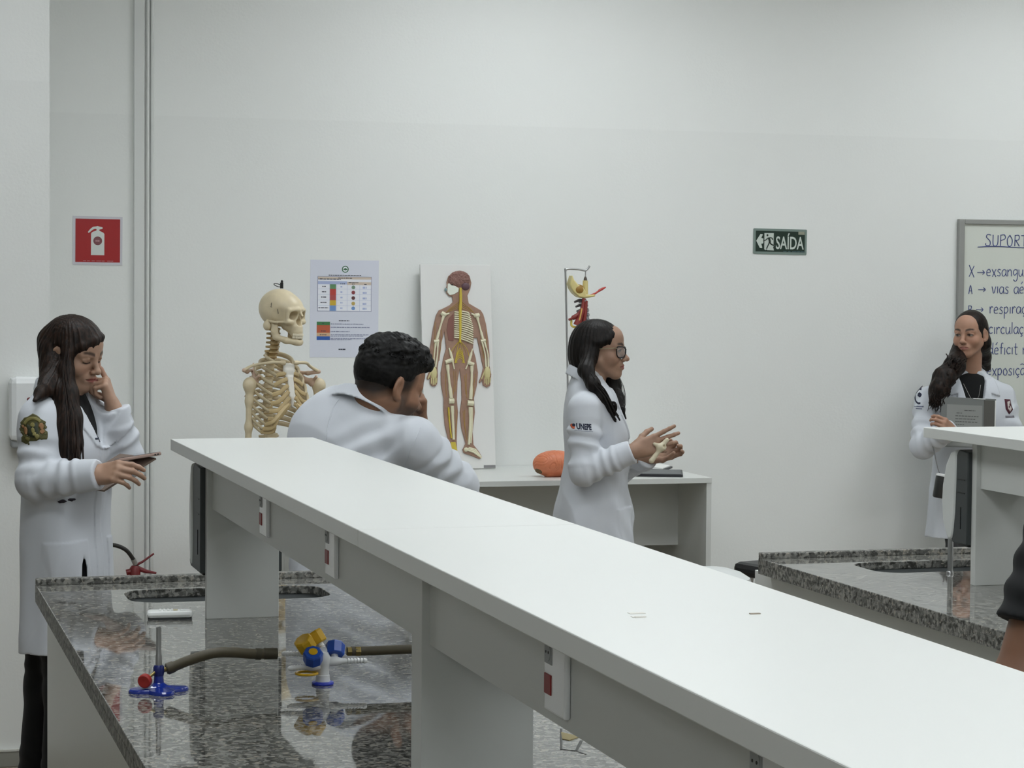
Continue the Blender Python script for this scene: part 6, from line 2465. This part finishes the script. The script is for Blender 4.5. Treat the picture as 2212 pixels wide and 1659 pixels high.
# seam ridges of the armhole and yoke as thin welts lying on the coat
FB = frame((0, 0, 0), -8)
for nm, pts in (('sleeve_seam', [(912, 926), (900, 950), (889, 978), (880, 1012)]), ('back_seam', [(742, 868), (728, 890), (717, 925), (709, 965)])):
    cam_off = [(0.136, -0.220, 1.281), (0.121, -0.220, 1.251), (0.106, -0.220, 1.215), (0.095, -0.220, 1.172)] if nm == 'sleeve_seam' else [(-0.085, -0.220, 1.357), (-0.103, -0.220, 1.329), (-0.117, -0.220, 1.285), (-0.127, -0.220, 1.234)]
    xs = [(tuple(np.linalg.inv(FB)[:3, :3] @ np.array(p))) for p in cam_off]
    sp_ = spline([(x[0], x[2], 0) for x in xs], 8)
    Wp = project(C, FB, [(p.x, p.y) for p in sp_], .32, .0004)
    MB().tube([Vector(p) for p in Wp], .0018, 6).build(nm, COAT, pb)
# dark shirt rim inside the collar
mb_ = MB()
mb_.tube([Vector(ap(CB, (math.sin(a) * .072, -math.cos(a) * .070, .020 - .02 * (1 - math.cos(a)) / 2))) for a in np.linspace(-2.4, 2.4, 25)], .007, 8)
mb_.build('black_shirt_collar', SHIRTK, pb)

HAIRB = hair_mat('short curly black hair', '#060606', '#191817', (60, 60, 60), .55)
S = SDF()
S.M = HB
S.ell((0, -.0110, .035), (.0755, .0960, .084), .004)
S.ell((0, .002, .082), (.074, .097, .060), .02)
S.ell((0, .045, .088), (.062, .062, .044), .02)
S.ell((0, .085, .078), (.050, .026, .030), .015)
S.ell((0, .098, -.018), (.100, .050, .086), .012, 's')
S.ell((0, -.02, -.088), (.12, .14, .075), .006, 's', rot=(10, 0, 0))
for s_ in (-1, 1):
    S.ell((s_ * .092, .01, -.030), (.03, .045, .055), .01, 's')
S.M = np.eye(4)
Hi = np.linalg.inv(HB)


def curlB(P):
    q = P @ Hi[:3, :3].T + Hi[:3, 3]
    w = np.clip((q[:, 2] - .035) / .05, 0, 1)
    return w * (.0045 * wob(P, 150, 4) + .0035 * wob(P, 290, 5)) + .0008 * wob(P, 300, 6)


S.disp(curlB)
hb_ = mesh_obj('hair', S.mesh(.0028), HAIRB, pb)
rg = np.random.RandomState(8)
mb_ = MB()
P = rg.normal(size=(900, 3))
P /= np.linalg.norm(P, axis=1)[:, None]
cnt = 0
for d in P:
    if d[2] < .25 or cnt >= 260:
        continue
    base = np.array((d[0] * .074, -.0 + d[1] * .100 + .012 * d[2], .050 + d[2] * .080))
    if base[1] > .06 and base[2] < .075:
        continue
    cnt += 1
    nrm = d / np.linalg.norm(d)
    a1 = np.cross(nrm, rg.normal(size=3)); a1 /= np.linalg.norm(a1)
    a2 = np.cross(nrm, a1)
    r_ = rg.uniform(.003, .006)
    pts = [Vector(ap(HB, base + nrm * (.002 + .0022 * t) + (a1 * math.cos(t * 1.5) + a2 * math.sin(t * 1.5)) * r_)) for t in np.linspace(0, 5, 9)]
    mb_.tube(pts, [.0016] * 7 + [.0011, .0006], 5)
mb_.build('curl_tips', HAIRB, pb)
S = SDF()
S.M = HB
S.ell((0, .072, -.100), (.030, .026, .021), .01)
S.rc((-.045, .03, -.078), (0, .07, -.106), .010, .014, .012)
S.rc((.045, .03, -.078), (0, .07, -.106), .010, .014, .012)
S.M = np.eye(4)
S.disp(lambda P: .0014 * wob(P, 320, 2))
mesh_obj('beard', S.mesh(.003), HAIRB, pb)

# his legs, seated, and the stool under him
S = SDF()
hp = ap(TB, (0, 0, -.10))
S.ell(hp, (.17, .15, .10), .03)
fw = TB[:3, 1] * np.array((1, 1, 0)); fw /= np.linalg.norm(fw)
rt = TB[:3, 0]
feet_ = []
for s_ in (-1, 1):
    h_ = hp + rt * s_ * .09
    k_ = h_ + fw * .40 + rt * s_ * .06 + np.array((0, 0, -.02))
    f_ = k_ + fw * .02 + np.array((0, 0, 0)); f_[2] = .12
    S.rc(h_, k_, .085, .064, .03)
    S.rc(k_, f_, .062, .050, .03)
    feet_.append(f_)
mesh_obj('trousers', S.mesh(.008), mat('dark denim', '#1d222b', rough=0.8), pb)
for f_ in feet_:
    S = SDF()
    S.M = frame((f_[0], f_[1], 0), 140)
    S.rc((0, -.05, .04), (0, .14, .034), .04, .036, .02)
    S.rc((0, -.04, .06), (0, -.035, .12), .042, .046, .02)
    S.box((0, .05, -.05), (.2, .3, .05), .001, .0, 's')
    mesh_obj('shoe', S.mesh(.006), SHOE, pb)
st_ = stool('tall wooden stool the man sits on, seen only through the gap under the shelf', 1.36 + hp[0], 6.22 + hp[1], hp[2] - .085, WOOD, 0.165, math.radians(40), WOOD, 'lab stools')

# ------------------------------------------------------------------ woman speaking in front of the desk
pc_ = thing('person', 'woman with black glasses and long black hair speaking with raised hands by the desk', 'person', (2.62, 7.90, 0))
HC = frame((0.025, 0.000, 1.449), 64, 2, 0, .92)
TC = frame((0.005, 0, 0), 76)
shR, elR, wrR = (-0.078, -0.140, 1.235), (-0.091, -0.190, 1.016), (0.067, -0.260, 1.087)
shL, elL, wrL = (0.076, 0.140, 1.220), (0.155, 0.180, 0.980), (0.196, -0.060, 1.055)
S = SDF()
add_head(S, HC)
S.rc(ap(HC, (0, -.022, -.045)), (-0.004, 0.000, 1.289), .046, .052, .02)
S.ell((-.005, 0, 1.17), (.08, .10, .12), .03)
S.ell((0, 0, 1.00), (.085, .10, .16), .05)
S.ell((0, 0, .86), (.09, .11, .10), .05)
for a, b, c in ((shR, elR, wrR), (shL, elL, wrL)):
    S.rc((a[0] * .95, a[1] * .95, a[2] - .01), b, .040, .035, .03)
    S.rc(b, c, .036, .025, .02)
fd = np.array((.90, -.12, .30))
add_hand(S, hand_frame(np.array(wrR) + fd * .008, fd, (-.25, -.95, .15)), -1, [(-4, 8, 6), (8, 10, 8), (20, 14, 10), (34, 24, 14)], 8, (34, 30, 10, 12), .98)
fe_ = np.array((.80, -.22, .22))
add_hand(S, hand_frame(np.array(wrL) + fe_ * .005, fe_, (-.10, .80, -.35)), -1, [(30, 45, 25), (38, 50, 30), (44, 50, 30), (48, 50, 30)], 4, (30, 40, 25, 25), .95)
mesh_obj('body', S.mesh(.0025), SKIN, pc_, face_color(HC, '#9a7a66', '#8a4a46', '#1c1411', '#120e0c', eyes='open', gaze=0.0))

C = SDF()
C.rc(shR, elR, .062, .056, .02, wr=(.0075, .062, .18, 1.15, 31))
C.rc(elR, wrR, .056, .043, .02, wr=(.005, .038, -.1, .75, 32))
cuff(C, np.array(wrR) + unit(elR, wrR) * .0, unit(elR, wrR), .045)
C.rc(shL, elL, .058, .052, .02, wr=(.005, .06, .2, 1.1, 33))
C.rc(elL, wrL, .054, .043, .02, wr=(.005, .05, -.1, .8, 34))
cuff(C, np.array(wrL) + unit(elL, wrL) * .0, unit(elL, wrL), .045)


def skirtC(th, z):
    w = np.clip((1.0 - z) / .25, 0, 1)
    return 1 + w * (.035 * np.sin(6 * th + .6 + 4 * z) + .018 * np.sin(13 * th - 6 * z))


C.loft([(1.355, 0, -.025, .058, .056), (1.325, 0, -.022, .100, .070), (1.295, 0, -.016, .142, .084), (1.235, 0, -.010, .160, .100), (1.15, 0, .005, .156, .118), (1.06, 0, .008, .150, .116), (.97, 0, .004, .152, .118), (.86, 0, -.002, .165, .142), (.72, 0, -.002, .172, .150), (.58, 0, -.002, .176, .155)], .035, fold=skirtC, M=TC)


def foldsC(P):
    w = np.clip((1.2 - P[:, 2]) / .15, 0, 1)
    return creases(P, .0055, 13, 43) * w + .0036 * w * wob(P * np.array([1, 1, .55]), 26, 41) + .0028 * w * np.sin((P[:, 0] * .9 + P[:, 2] * .7) * 75 + 2 * wob(P, 14, 42)) * np.clip((P[:, 0] - .0) / .08, 0, 1)


C.disp(foldsC)
C.prism([(-.044, 1.42), (.044, 1.42), (.036, 1.30), (.003, 1.13), (-.003, 1.13), (-.036, 1.30)], .03, .3, .004, 's', TC)
for s_ in (-1, 1):
    C.prism([(s_ * .004, 1.125), (s_ * .040, 1.31), (s_ * .075, 1.31), (s_ * .088, 1.25), (s_ * .062, 1.232), (s_ * .070, 1.212), (s_ * .026, 1.118)], .0, .3, .007, 'raise', TC)
C.prism([(-.020, .5), (.012, .5), (.012, 1.12), (-.020, 1.12)], .0, .3, .0035, 'raise', TC)
C.prism([(.05, .70), (.150, .70), (.152, .87), (.050, .875)], .0, .3, .004, 'raise', TC)
C.collar(TC @ np.array([[1, 0, 0, 0], [0, 1, 0, -.030], [0, 0, 1, 0], [0, 0, 0, 1.0]]), .062, .058, 1.392, 1.335, .034, 6)
coatC = mesh_obj('lab_coat', C.mesh(.0040), COAT, pc_, relax=1)
S = SDF()
S.loft([(1.375, 0, -.026, .046, .048), (1.325, 0, -.022, .085, .062), (1.295, 0, -.016, .12, .076), (1.235, 0, -.008, .142, .092), (1.12, 0, .004, .136, .104), (1.0, 0, .004, .13, .10)], .03, M=TC)
mesh_obj('white_top', S.mesh(.006), mat('pale grey top', '#b9bcbf', rough=0.8), pc_)
legs(pc_, (-.005, 0, .82), [(-.02, -.08, 78), (-.03, .08, 74)])
# embroidered lettering on the sleeve
ME = frame((-0.127, -0.200, 1.177), -2, 0, -3)
NAVY = mat('navy embroidery', '#1b2038', rough=0.8)
tpoly = [[(-x, y) for x, y in reversed(p)] for p in text_polys('UNEPE', .0285, .0011)]
emb = decal('sleeve_lettering', C, ME, .12, [[(x * .60 - .001, y - .009) for x, y in p] for p in tpoly], NAVY, pc_, .0010, .006)
decal('emblem_dot', C, ME, .12, [blob(.0085, -.001, .0055, 14, .12, 5, .0095)], mat('red orange embroidery', '#b5522f', rough=0.8), emb, .0011)
decal('emblem_swoosh', C, ME, .12, [blob(.006, .004, .0045, 10, .2, 8, .006)], NAVY, emb, .0016)
decal('underline', C, ME, .12, [rect(-.058, -.0155, .006, -.0142)], mat('grey blue thread', '#70768c', rough=0.8), emb, .0010)

HAIRC = hair_mat('long black hair', '#070605', '#1d1613')
S = SDF()
S.M = HC
S.ell((0, -.016, .034), (.0835, .104, .089), .01)
S.ell((0, -.050, -.030), (.082, .075, .085), .04)
S.ell((0, .096, -.036), (.064, .064, .098), .012, 's')
S.ell((.074, .045, -.040), (.042, .045, .062), .010, 's')
S.chain([(.046, .056, .064), (.062, .038, .044), (.071, .014, .028)], [.010, .011, .012], .012)
S.rc((.030, .050, .066), (.073, .006, .034), .012, .012, .015)
S.rc((.074, -.004, .028), (.076, -.016, -.05), .012, .014, .015)
S.M = np.eye(4)
S.chain([ap(HC, (.070, -.032, -.02)), (-0.056, -0.090, 1.375), (-0.042, -0.130, 1.326), (-0.013, -0.145, 1.276), (0.021, -0.135, 1.234), (0.038, -0.130, 1.214)], [.026, .027, .023, .021, .018, .011], .02)
S.chain([ap(HC, (-.06, .02, -.04)), (0.096, 0.060, 1.317), (0.104, 0.030, 1.263), (0.109, 0.000, 1.227)], [.026, .030, .026, .016], .02)
S.chain([(0.101, 0.020, 1.264), (0.113, -0.010, 1.227), (0.123, -0.020, 1.193)], [.010, .009, .004], .01)
S.M = HC
S.rc((.086, .012, -.026), (.090, .006, -.034), .006, .006, .004, 's')
S.M = np.eye(4)


def strC(P):
    q = P - np.array(HC[:3, 3])
    th = np.arctan2(q[:, 1], q[:, 0] + .01)
    return .0008 * np.sin(th * 32 + 2 * wob(P, 16, 3)) + .0006 * np.sin(th * 67 + 3 * wob(P, 14, 4))


S.disp(strC)
mesh_obj('hair', S.mesh(.003), HAIRC, pc_)
mb_ = MB()
rg = np.random.RandomState(5)
strands(mb_, None, [ap(HC, (.074, -.022, -.04)), (-0.051, -0.130, 1.351), (-0.013, -0.160, 1.293), (0.016, -0.155, 1.242), (0.036, -0.150, 1.208)], 18, .003, rg, .007)
strands(mb_, None, [(0.118, 0.030, 1.345), (0.137, 0.030, 1.301), (0.143, 0.030, 1.249), (0.136, 0.030, 1.206)], 3, .0011, rg, .004)
strands(mb_, None, [(0.018, -0.150, 1.262), (0.032, -0.155, 1.256), (0.034, -0.155, 1.232), (0.020, -0.155, 1.222)], 6, .003, rg, .003)
mb_.build('loose_strands', HAIRC, pc_)

# glasses
gl = bpy.data.objects.new('glasses', None)
link(gl, pc_)
GM = mat('black glasses frame', '#111115', rough=0.25)
GT = mat('gold glasses temple', '#9a8f76', rough=0.3, metal=0.7)
LENS = mat('clear lens', '#e9eef2', rough=0.02, alpha=0.16, spec=0.8)
for s_ in (-1, 1):
    cx = s_ * .0335
    rim = []
    for k in range(28):
        a = 2 * math.pi * k / 28
        x = .0285 * math.copysign(abs(math.cos(a)) ** .75, math.cos(a))
        z = (.0205 if math.sin(a) > 0 else .0245) * math.copysign(abs(math.sin(a)) ** .8, math.sin(a))
        if x * s_ > 0 and z > 0:
            z += .006 * (abs(x) / .0265) ** 2
            x *= 1.06
        y = .1090 - abs(cx + x) * .50
        rim.append(ap(HC, (cx + x, y, z - .004)))
    r_ = MB().tube([Vector(p) for p in rim + rim[:1]], .0023, 8, caps=False).build('rim', GM, gl)
    MB().add([Vector(p) for p in rim], [list(range(28))]).build('lens', LENS, r_)
    e0 = ap(HC, (s_ * .0640, .079, .010))
    MB().tube([Vector(e0), Vector(ap(HC, (s_ * .072, .066, .010))), Vector(ap(HC, (s_ * .0775, .020, .006))), Vector(ap(HC, (s_ * .078, -.012, .0)))], [.0022, .0018, .0016, .0016], 6).build('temple', GT, gl)
MB().tube([Vector(ap(HC, p)) for p in ((-.008, .1050, .002), (0, .1085, .005), (.008, .1050, .002))], .0019, 6).build('bridge', GM, gl)

# vertebra between her hands
vt = thing('vertebra_model', 'small cream vertebra held between the hands of the woman with glasses', 'anatomy model', (-2.620, -7.900, 1.660) if False else (0, 0, 0))
v0 = np.array((0.166, -0.290, 1.104)) + np.array((2.62, 7.90, 0))
vt.location = Vector(v0)
S = SDF()
S.ell((0, 0, 0), (.020, .015, .014), .004)
S.rc((0.0, 0, -.002), (-.022, .0, -.030), .010, .007, .008)
S.rc((-.022, .0, -.030), (-.036, 0, -.048), .008, .010, .006)
S.rc((.004, 0, .008), (.022, .0, .026), .009, .008, .006)
S.rc((-.004, 0, .004), (-.026, .0, .012), .008, .006, .006)
S.ell((.008, -.012, .004), (.006, .010, .006), .003, 's')
mesh_obj('bone', S.mesh(.0022), mat('cream vertebra plastic', '#cdc4aa', rough=0.45), vt)

# ------------------------------------------------------------------ woman leaning on the wall by the whiteboard
pd = thing('person', 'woman in lab coat over black top leaning at the whiteboard with a grey folder', 'person', (4.72, 8.98, 0))
HD = frame((0.023, 0.010, 1.489), -49, 2, 1, .88)
TD = frame((.035, .03, 0), -12)
shR, elR, wrR = (-0.183, 0.000, 1.202), (-0.265, -0.120, 1.007), (-0.209, -0.260, 1.080)
shL, elL, wrL = (0.204, 0.040, 1.207), (0.214, -0.050, 0.997), (0.020, -0.200, 0.948)
S = SDF()
add_head(S, HD)
S.rc(ap(HD, (0, -.022, -.045)), (0.048, 0.060, 1.302), .046, .052, .02)
S.ell((.03, .03, 1.13), (.11, .07, .12), .03)
S.ell((.03, .03, .98), (.10, .07, .16), .05)
S.ell((.03, .03, .84), (.115, .08, .10), .05)
for a, b, c in ((shR, elR, wrR), (shL, elL, wrL)):
    S.rc((a[0] * .95, a[1], a[2] - .01), b, .040, .035, .03)
    S.rc(b, c, .036, .025, .02)
fd = np.array((-.62, -.10, .36))
fd = np.array((.40, -.30, .10))
add_hand(S, hand_frame(np.array((-0.206, -0.270, 1.076)), (-.72, -.45, .40), (-.35, -.85, .3)), 1, [(38, 55, 30), (46, 60, 32), (52, 60, 34), (56, 60, 34)], 2, (20, 30, 20, 20), .86)
add_hand(S, hand_frame(np.array(wrL), (-.25, -.1, .95), (.2, -.95, .1)), 1, [(20, 30, 20)] * 4, 3, (30, 30, 15, 15), .92)
mesh_obj('body', S.mesh(.0026), SKIN, pd, face_color(HD, '#ac8570', '#8f5850', '#211713', '#17100d', eyes='open', gaze=.004))

C = SDF()
C.rc(shR, elR, .060, .054, .02, wr=(.006, .06, .15, 1.1, 51))
C.rc(elR, wrR, .056, .043, .02, wr=(.005, .04, -.1, .8, 52))
cuff(C, np.array(wrR) + unit(elR, wrR) * .012, unit(elR, wrR), .045)
C.rc(shL, elL, .060, .054, .02, wr=(.006, .06, .15, 1.1, 53))
C.rc(elL, wrL, .056, .043, .02, wr=(.005, .045, -.1, .8, 54))
cuff(C, np.array(wrL), unit(elL, wrL), .045)


def skirtD(th, z):
    w = np.clip((.95 - z) / .25, 0, 1)
    return 1 + w * (.03 * np.sin(5 * th + 2 + 3 * z) + .015 * np.sin(12 * th - 5 * z))


C.loft([(1.325, 0, -.03, .064, .056), (1.295, 0, -.028, .110, .070), (1.265, 0, -.022, .155, .082), (1.20, 0, -.012, .178, .096), (1.12, 0, .0, .166, .108), (1.02, 0, .0, .156, .106), (.92, 0, 0, .160, .106), (.80, 0, 0, .170, .118), (.68, 0, 0, .176, .122), (.585, 0, 0, .180, .126)], .035, fold=skirtD, M=TD)
C.disp(lambda P: creases(P, .005, 13, 63) + .0030 * wob(P * np.array([1, 1, .6]), 24, 61) + .0015 * wob(P, 60, 62))
C.prism([(-.062, 1.42), (.062, 1.42), (.056, 1.28), (.004, 1.075), (-.004, 1.075), (-.056, 1.28)], .02, .3, .004, 's', TD)
for s_ in (-1, 1):
    C.prism([(s_ * .006, 1.07), (s_ * .060, 1.29), (s_ * .100, 1.30), (s_ * .120, 1.215), (s_ * .076, 1.228), (s_ * .080, 1.20), (s_ * .030, 1.065)], .0, .3, .010, 'raise', TD)
C.prism([(-.020, .5), (.012, .5), (.012, 1.07), (-.020, 1.07)], .0, .3, .0035, 'raise', TD)
C.collar(TD @ np.array([[1, 0, 0, 0], [0, 1, 0, -.032], [0, 0, 1, 0], [0, 0, 0, 1.0]]), .070, .062, 1.352, 1.298, .040, 8, amax=135)
coatD = mesh_obj('lab_coat', C.mesh(.0040), COAT, pd, relax=1)
S = SDF()
S.loft([(1.318, 0, -.03, .051, .050), (1.30, 0, -.028, .085, .062), (1.262, 0, -.022, .125, .074), (1.20, 0, -.010, .155, .088), (1.1, 0, .0, .148, .097), (.95, 0, 0, .14, .095)], .03, M=TD)
mesh_obj('black_top', S.mesh(.005), SHIRTK, pd)
legs(pd, (.035, .03, .82), [(-.05, -.02, -15), (.10, .02, -10)], m_=mat('dark grey trousers', '#3b3c3e', rough=0.85))
mb_ = MB()
mb_.tube([Vector(p) for p in project(C if False else S, TD, [(-.035, 1.265), (-.022, 1.22), (-.004, 1.185), (.004, 1.18), (.022, 1.22), (.042, 1.27)], .2, .001)], .0009, 6)
pp_ = project(S, TD, [(0.0, 1.178)], .2, .002)[0]
mb_.ball(Vector(pp_), .005, 8)
mb_.build('necklace', mat('silver necklace', '#b5b3ae', rough=0.3, metal=0.8), pd)
# round sleeve emblem and shield emblem
M1 = frame((-0.271, -0.080, 1.217), -30, 0, 0)
NV = mat('navy embroidery', '#1b2038')
e_ = decal('round_sleeve_emblem', C, M1, .14, [[(.024 * math.cos(a), .034 * math.sin(a)) for a in np.linspace(-1.9, 1.9, 22)] + [(.0185 * math.cos(a), .027 * math.sin(a)) for a in np.linspace(1.9, -1.9, 22)], blob(.0, .006, .009, 12, .2, 3, .010)], NV, pd, .0012)
decal('emblem_caption', C, M1, .14, [rect(-.022, -.046, .020, -.041), rect(-.016, -.055, .012, -.051)], mat('grey blue thread', '#70768c'), e_, .0010)
M2 = frame((0.190, -0.080, 1.171), 18, 0, 0)
e_ = decal('shield_emblem', C, M2, .16, [[(-.018, .030), (.018, .032), (.020, -.012), (.002, -.036), (-.018, -.014)]], mat('maroon embroidery', '#4b1f2c', rough=0.8), pd, .0012)
decal('shield_field', C, M2, .16, [[(-.013, .024), (.004, .020), (.006, -.010), (-.002, -.024), (-.013, -.010)]], mat('pale embroidery', '#bdb4b0', rough=0.8), e_, .0018)
decal('emblem_caption', C, M2, .16, [rect(-.026, -.050, .024, -.041)], mat('grey thread', '#77757c', rough=0.8), e_, .0010)

HAIRD = hair_mat('dark wavy hair', '#0c0807', '#2c1f18', (90, 90, 30))
S = SDF()
S.M = HD
S.ell((0, -.014, .036), (.0805, .101, .086), .01)
S.ell((0, -.05, -.03), (.072, .062, .080), .04)
S.ell((0, .086, -.036), (.0645, .064, .095), .010, 's')
S.rc((-.095, -.006, .012), (-.095, -.016, -.034), .028, .024, .006, 's')
S.M = np.eye(4)
S.chain([ap(HD, (.055, -.035, -.05)), (-0.088, -0.060, 1.351), (-0.158, -0.100, 1.302), (-0.193, -0.120, 1.243), (-0.213, -0.125, 1.197)], [.040, .042, .044, .038, .026], .03)
S.chain([ap(HD, (-.05, -.05, -.05)), (0.130, 0.080, 1.388), (0.167, 0.120, 1.335)], [.032, .026, .018], .03)
S.disp(lambda P: .0045 * wob(P, 95, 7) * np.clip((1.40 - P[:, 2]) / .06, 0, 1) + .0008 * wob(P, 240, 8))
mesh_obj('hair', S.mesh(.003), HAIRD, pd)
rg = np.random.RandomState(11)
mb_ = MB()
for k in range(110):
    a = np.array((-0.095, -0.090, 1.373)) + rg.normal(size=3) * .016
    b = np.array((-0.173, -0.130, 1.293)) + rg.normal(size=3) * .022
    c = np.array((-0.219, -0.145, 1.189)) + rg.normal(size=3) * np.array((.017, .010, .014))
    pts = []
    ph, fr, am = rg.uniform(0, 6), rg.uniform(22, 34), rg.uniform(.004, .0075)
    for t in np.linspace(0, 1, 22):
        p = (1 - t) ** 2 * a + 2 * t * (1 - t) * b + t * t * c
        pts.append(Vector(p + am * np.array((math.cos(fr * t + ph), math.sin(fr * t + ph), .4 * math.sin(fr * t)))))
    mb_.tube(pts, [.0026] * 18 + [.0024, .002, .0016, .001], 5)
mb_.build('curls', HAIRD, pd)

# folder held against her chest, bottle hanging from her hand
fo2 = thing('folder', 'grey translucent folder with a printed sheet held by the woman at the whiteboard', 'folder', (0, 0, 0))
fc = np.array((-0.080, -0.180, 1.124)) + np.array((4.72, 8.98, 0))
Mf = facing(fc, (-.12, -1, .10))
Mf = Mf @ Matrix.Rotation(math.radians(-2.5), 4, 'Z')
fo2.matrix_world = Mf
MB().box((-.125, -.125, -.004), (.125, .092, 0.0), bev=.001).build('cover', mat('grey translucent folder', '#6f7271', rough=0.3), fo2)
MB().box((-.100, -.120, 0.0003), (.062, .060, 0.0010)).build('sheet', mat('grey printed sheet', '#858785', rough=0.5), fo2)
mb_ = MB()
rr = random.Random(2)
for r_, (a, b) in enumerate(((-.02, .03), (-.055, -.03), (-.06, .045), (-.06, .03), (-.06, .04), (-.06, -.02), (-.06, .03), (-.06, .035), (-.05, .02))):
    x = a
    y = .035 - r_ * .0125
    while x < b:
        w = rr.uniform(.006, .016)
        mb_.box((x, y, .001), (min(b, x + w), y + .003, .0014))
        x += w + .003
mb_.build('printed_text', mat('dark print', '#4b4d4c', rough=0.6), fo2)
MB().box((.070, -.12, .0003), (.118, .085, .0012)).build('dark_panel', mat('dark inner sheet', '#4e4d49', rough=0.4), fo2)
MB().box((.119, -.122, 0.0), (.1235, .085, .003)).build('white_spine', mat('white spine edge', '#d8dad8', rough=0.4), fo2)
MB().box((.020, .088, .0003), (.075, .091, .002)).build('white_clip', mat('white clip', '#dfe1e0', rough=0.4), fo2)

bo = thing('bottle', 'small dark bottle with bright rim hanging on a cord before the white coat', 'bottle', (0, 0, 0))
b0 = np.array((-0.210, -0.180, 0.833)) + np.array((4.72, 8.98, 0))
bo.matrix_world = Matrix.Translation(Vector(b0)) @ Matrix.Rotation(math.radians(11), 4, 'Y')
MB().lathe([(0.0, -.052), (.020, -.052), (.025, -.046), (.027, .030), (.027, .044)], 24).build('body', mat('dark bottle', '#2e2f2f', rough=0.3), bo)
MB().lathe([(.0282, .043), (.0282, .051), (.024, .054), (.020, .052)], 24).build('bright_rim', mat('bright rim', '#e8eaea', rough=0.2), bo)
Bi = np.linalg.inv(np.array(bo.matrix_world))
cordp = [Vector(ap(Bi, np.array(p) + np.array((4.72, 8.98, 0)))) for p in ((-0.211, -0.180, 0.882), (-0.230, -0.190, 0.919), (-0.252, -0.200, 0.986), (-0.266, -0.210, 1.021), (-0.263, -0.220, 1.058), (-0.262, -0.230, 1.082))]
MB().tube(spline(cordp, 5), .0028, 8).build('cord', mat('grey cord', '#8d8f93', rough=0.5), bo)
MB().ball(cordp[3], .007, 10).build('cord_bead', CHROME, bo)
MB().tube([Vector((.004, -.028, -.012)), Vector((.024, -.034, -.05))], .004, 8).build('straw', mat('pale straw', '#b9bcbc', rough=0.4), bo)

# ------------------------------------------------------------------ bystander at the right edge, only an arm in view
pe = thing('person', 'person in black short sleeved shirt, only one bare arm in view at the right edge', 'person', (1.812, 2.75, 0))
HE = frame((0.0, .02, 1.58), 176, 4, 0, 1.0)
TE = frame((0, 0, 0), 178)
S = SDF()
add_head(S, HE, True, 1.03)
S.rc(ap(HE, (0, -.022, -.045)), (0, 0, 1.40), .056, .062, .02)
S.ell((0, 0, 1.22), (.15, .09, .16), .05)
S.ell((0, 0, 1.0), (.14, .09, .16), .05)
arms_ = []
for s_ in (-1, 1):
    sh, el, wr = np.array((s_ * .185, 0, 1.385)), np.array((s_ * .285, -.02, 1.12)), np.array((s_ * .290, .03, .88))
    arms_.append((sh, el, wr))
    S.rc(sh, el, .052, .042, .03)
    S.rc(el, wr, .043, .029, .02)
    d_ = unit(el, wr)
    add_hand(S, hand_frame(wr + d_ * .02, d_, (s_, 0, .1)), -s_ if False else (1 if s_ < 0 else -1), [(14, 18, 10), (18, 20, 12), (20, 22, 12), (24, 22, 12)], 3, (28, 25, 15, 15), 1.0)
mesh_obj('body', S.mesh(.0035), SKIN, pe, face_color(HE, '#7d5a46', '#6d443c', '#17120f', '#120f0d'))
S = SDF()
S.loft([(1.435, 0, -.02, .075, .066), (1.40, 0, -.015, .13, .085), (1.36, 0, -.008, .185, .100), (1.28, 0, 0, .195, .115), (1.15, 0, .004, .182, .118), (1.0, 0, 0, .178, .115), (.86, 0, 0, .186, .122)], .03, M=TE)
for sh, el, wr in arms_:
    d_ = unit(sh, el)
    S.rc(sh, sh + d_ * .24, .062, .062, .02, wr=(.004, .05, .1, 1.1, 71))
    old = S.M
    S.M = hand_frame(sh + d_ * .195, d_, (0.2, 1, 0))
    S.box((0, .06, 0), (.09, .06, .09), .001, .004, 's')
    S.M = old
mesh_obj('black_shirt', S.mesh(.005), mat('black jersey', '#0e1013', rough=0.85), pe)
S = SDF()
S.M = HE
S.ell((0, -.012, .042), (.079, .099, .085), .01)
S.ell((0, .096, -.03), (.10, .06, .10), .01, 's')
S.ell((0, -.02, -.09), (.12, .14, .075), .008, 's')
S.M = np.eye(4)
S.disp(lambda P: .002 * wob(P, 200, 4))
mesh_obj('hair', S.mesh(.005), HAIRB, pe)
legs(pe, (0, 0, .86), [(-.10, 0, 182), (.10, .02, 174)], m_=mat('dark denim', '#1d222b'))
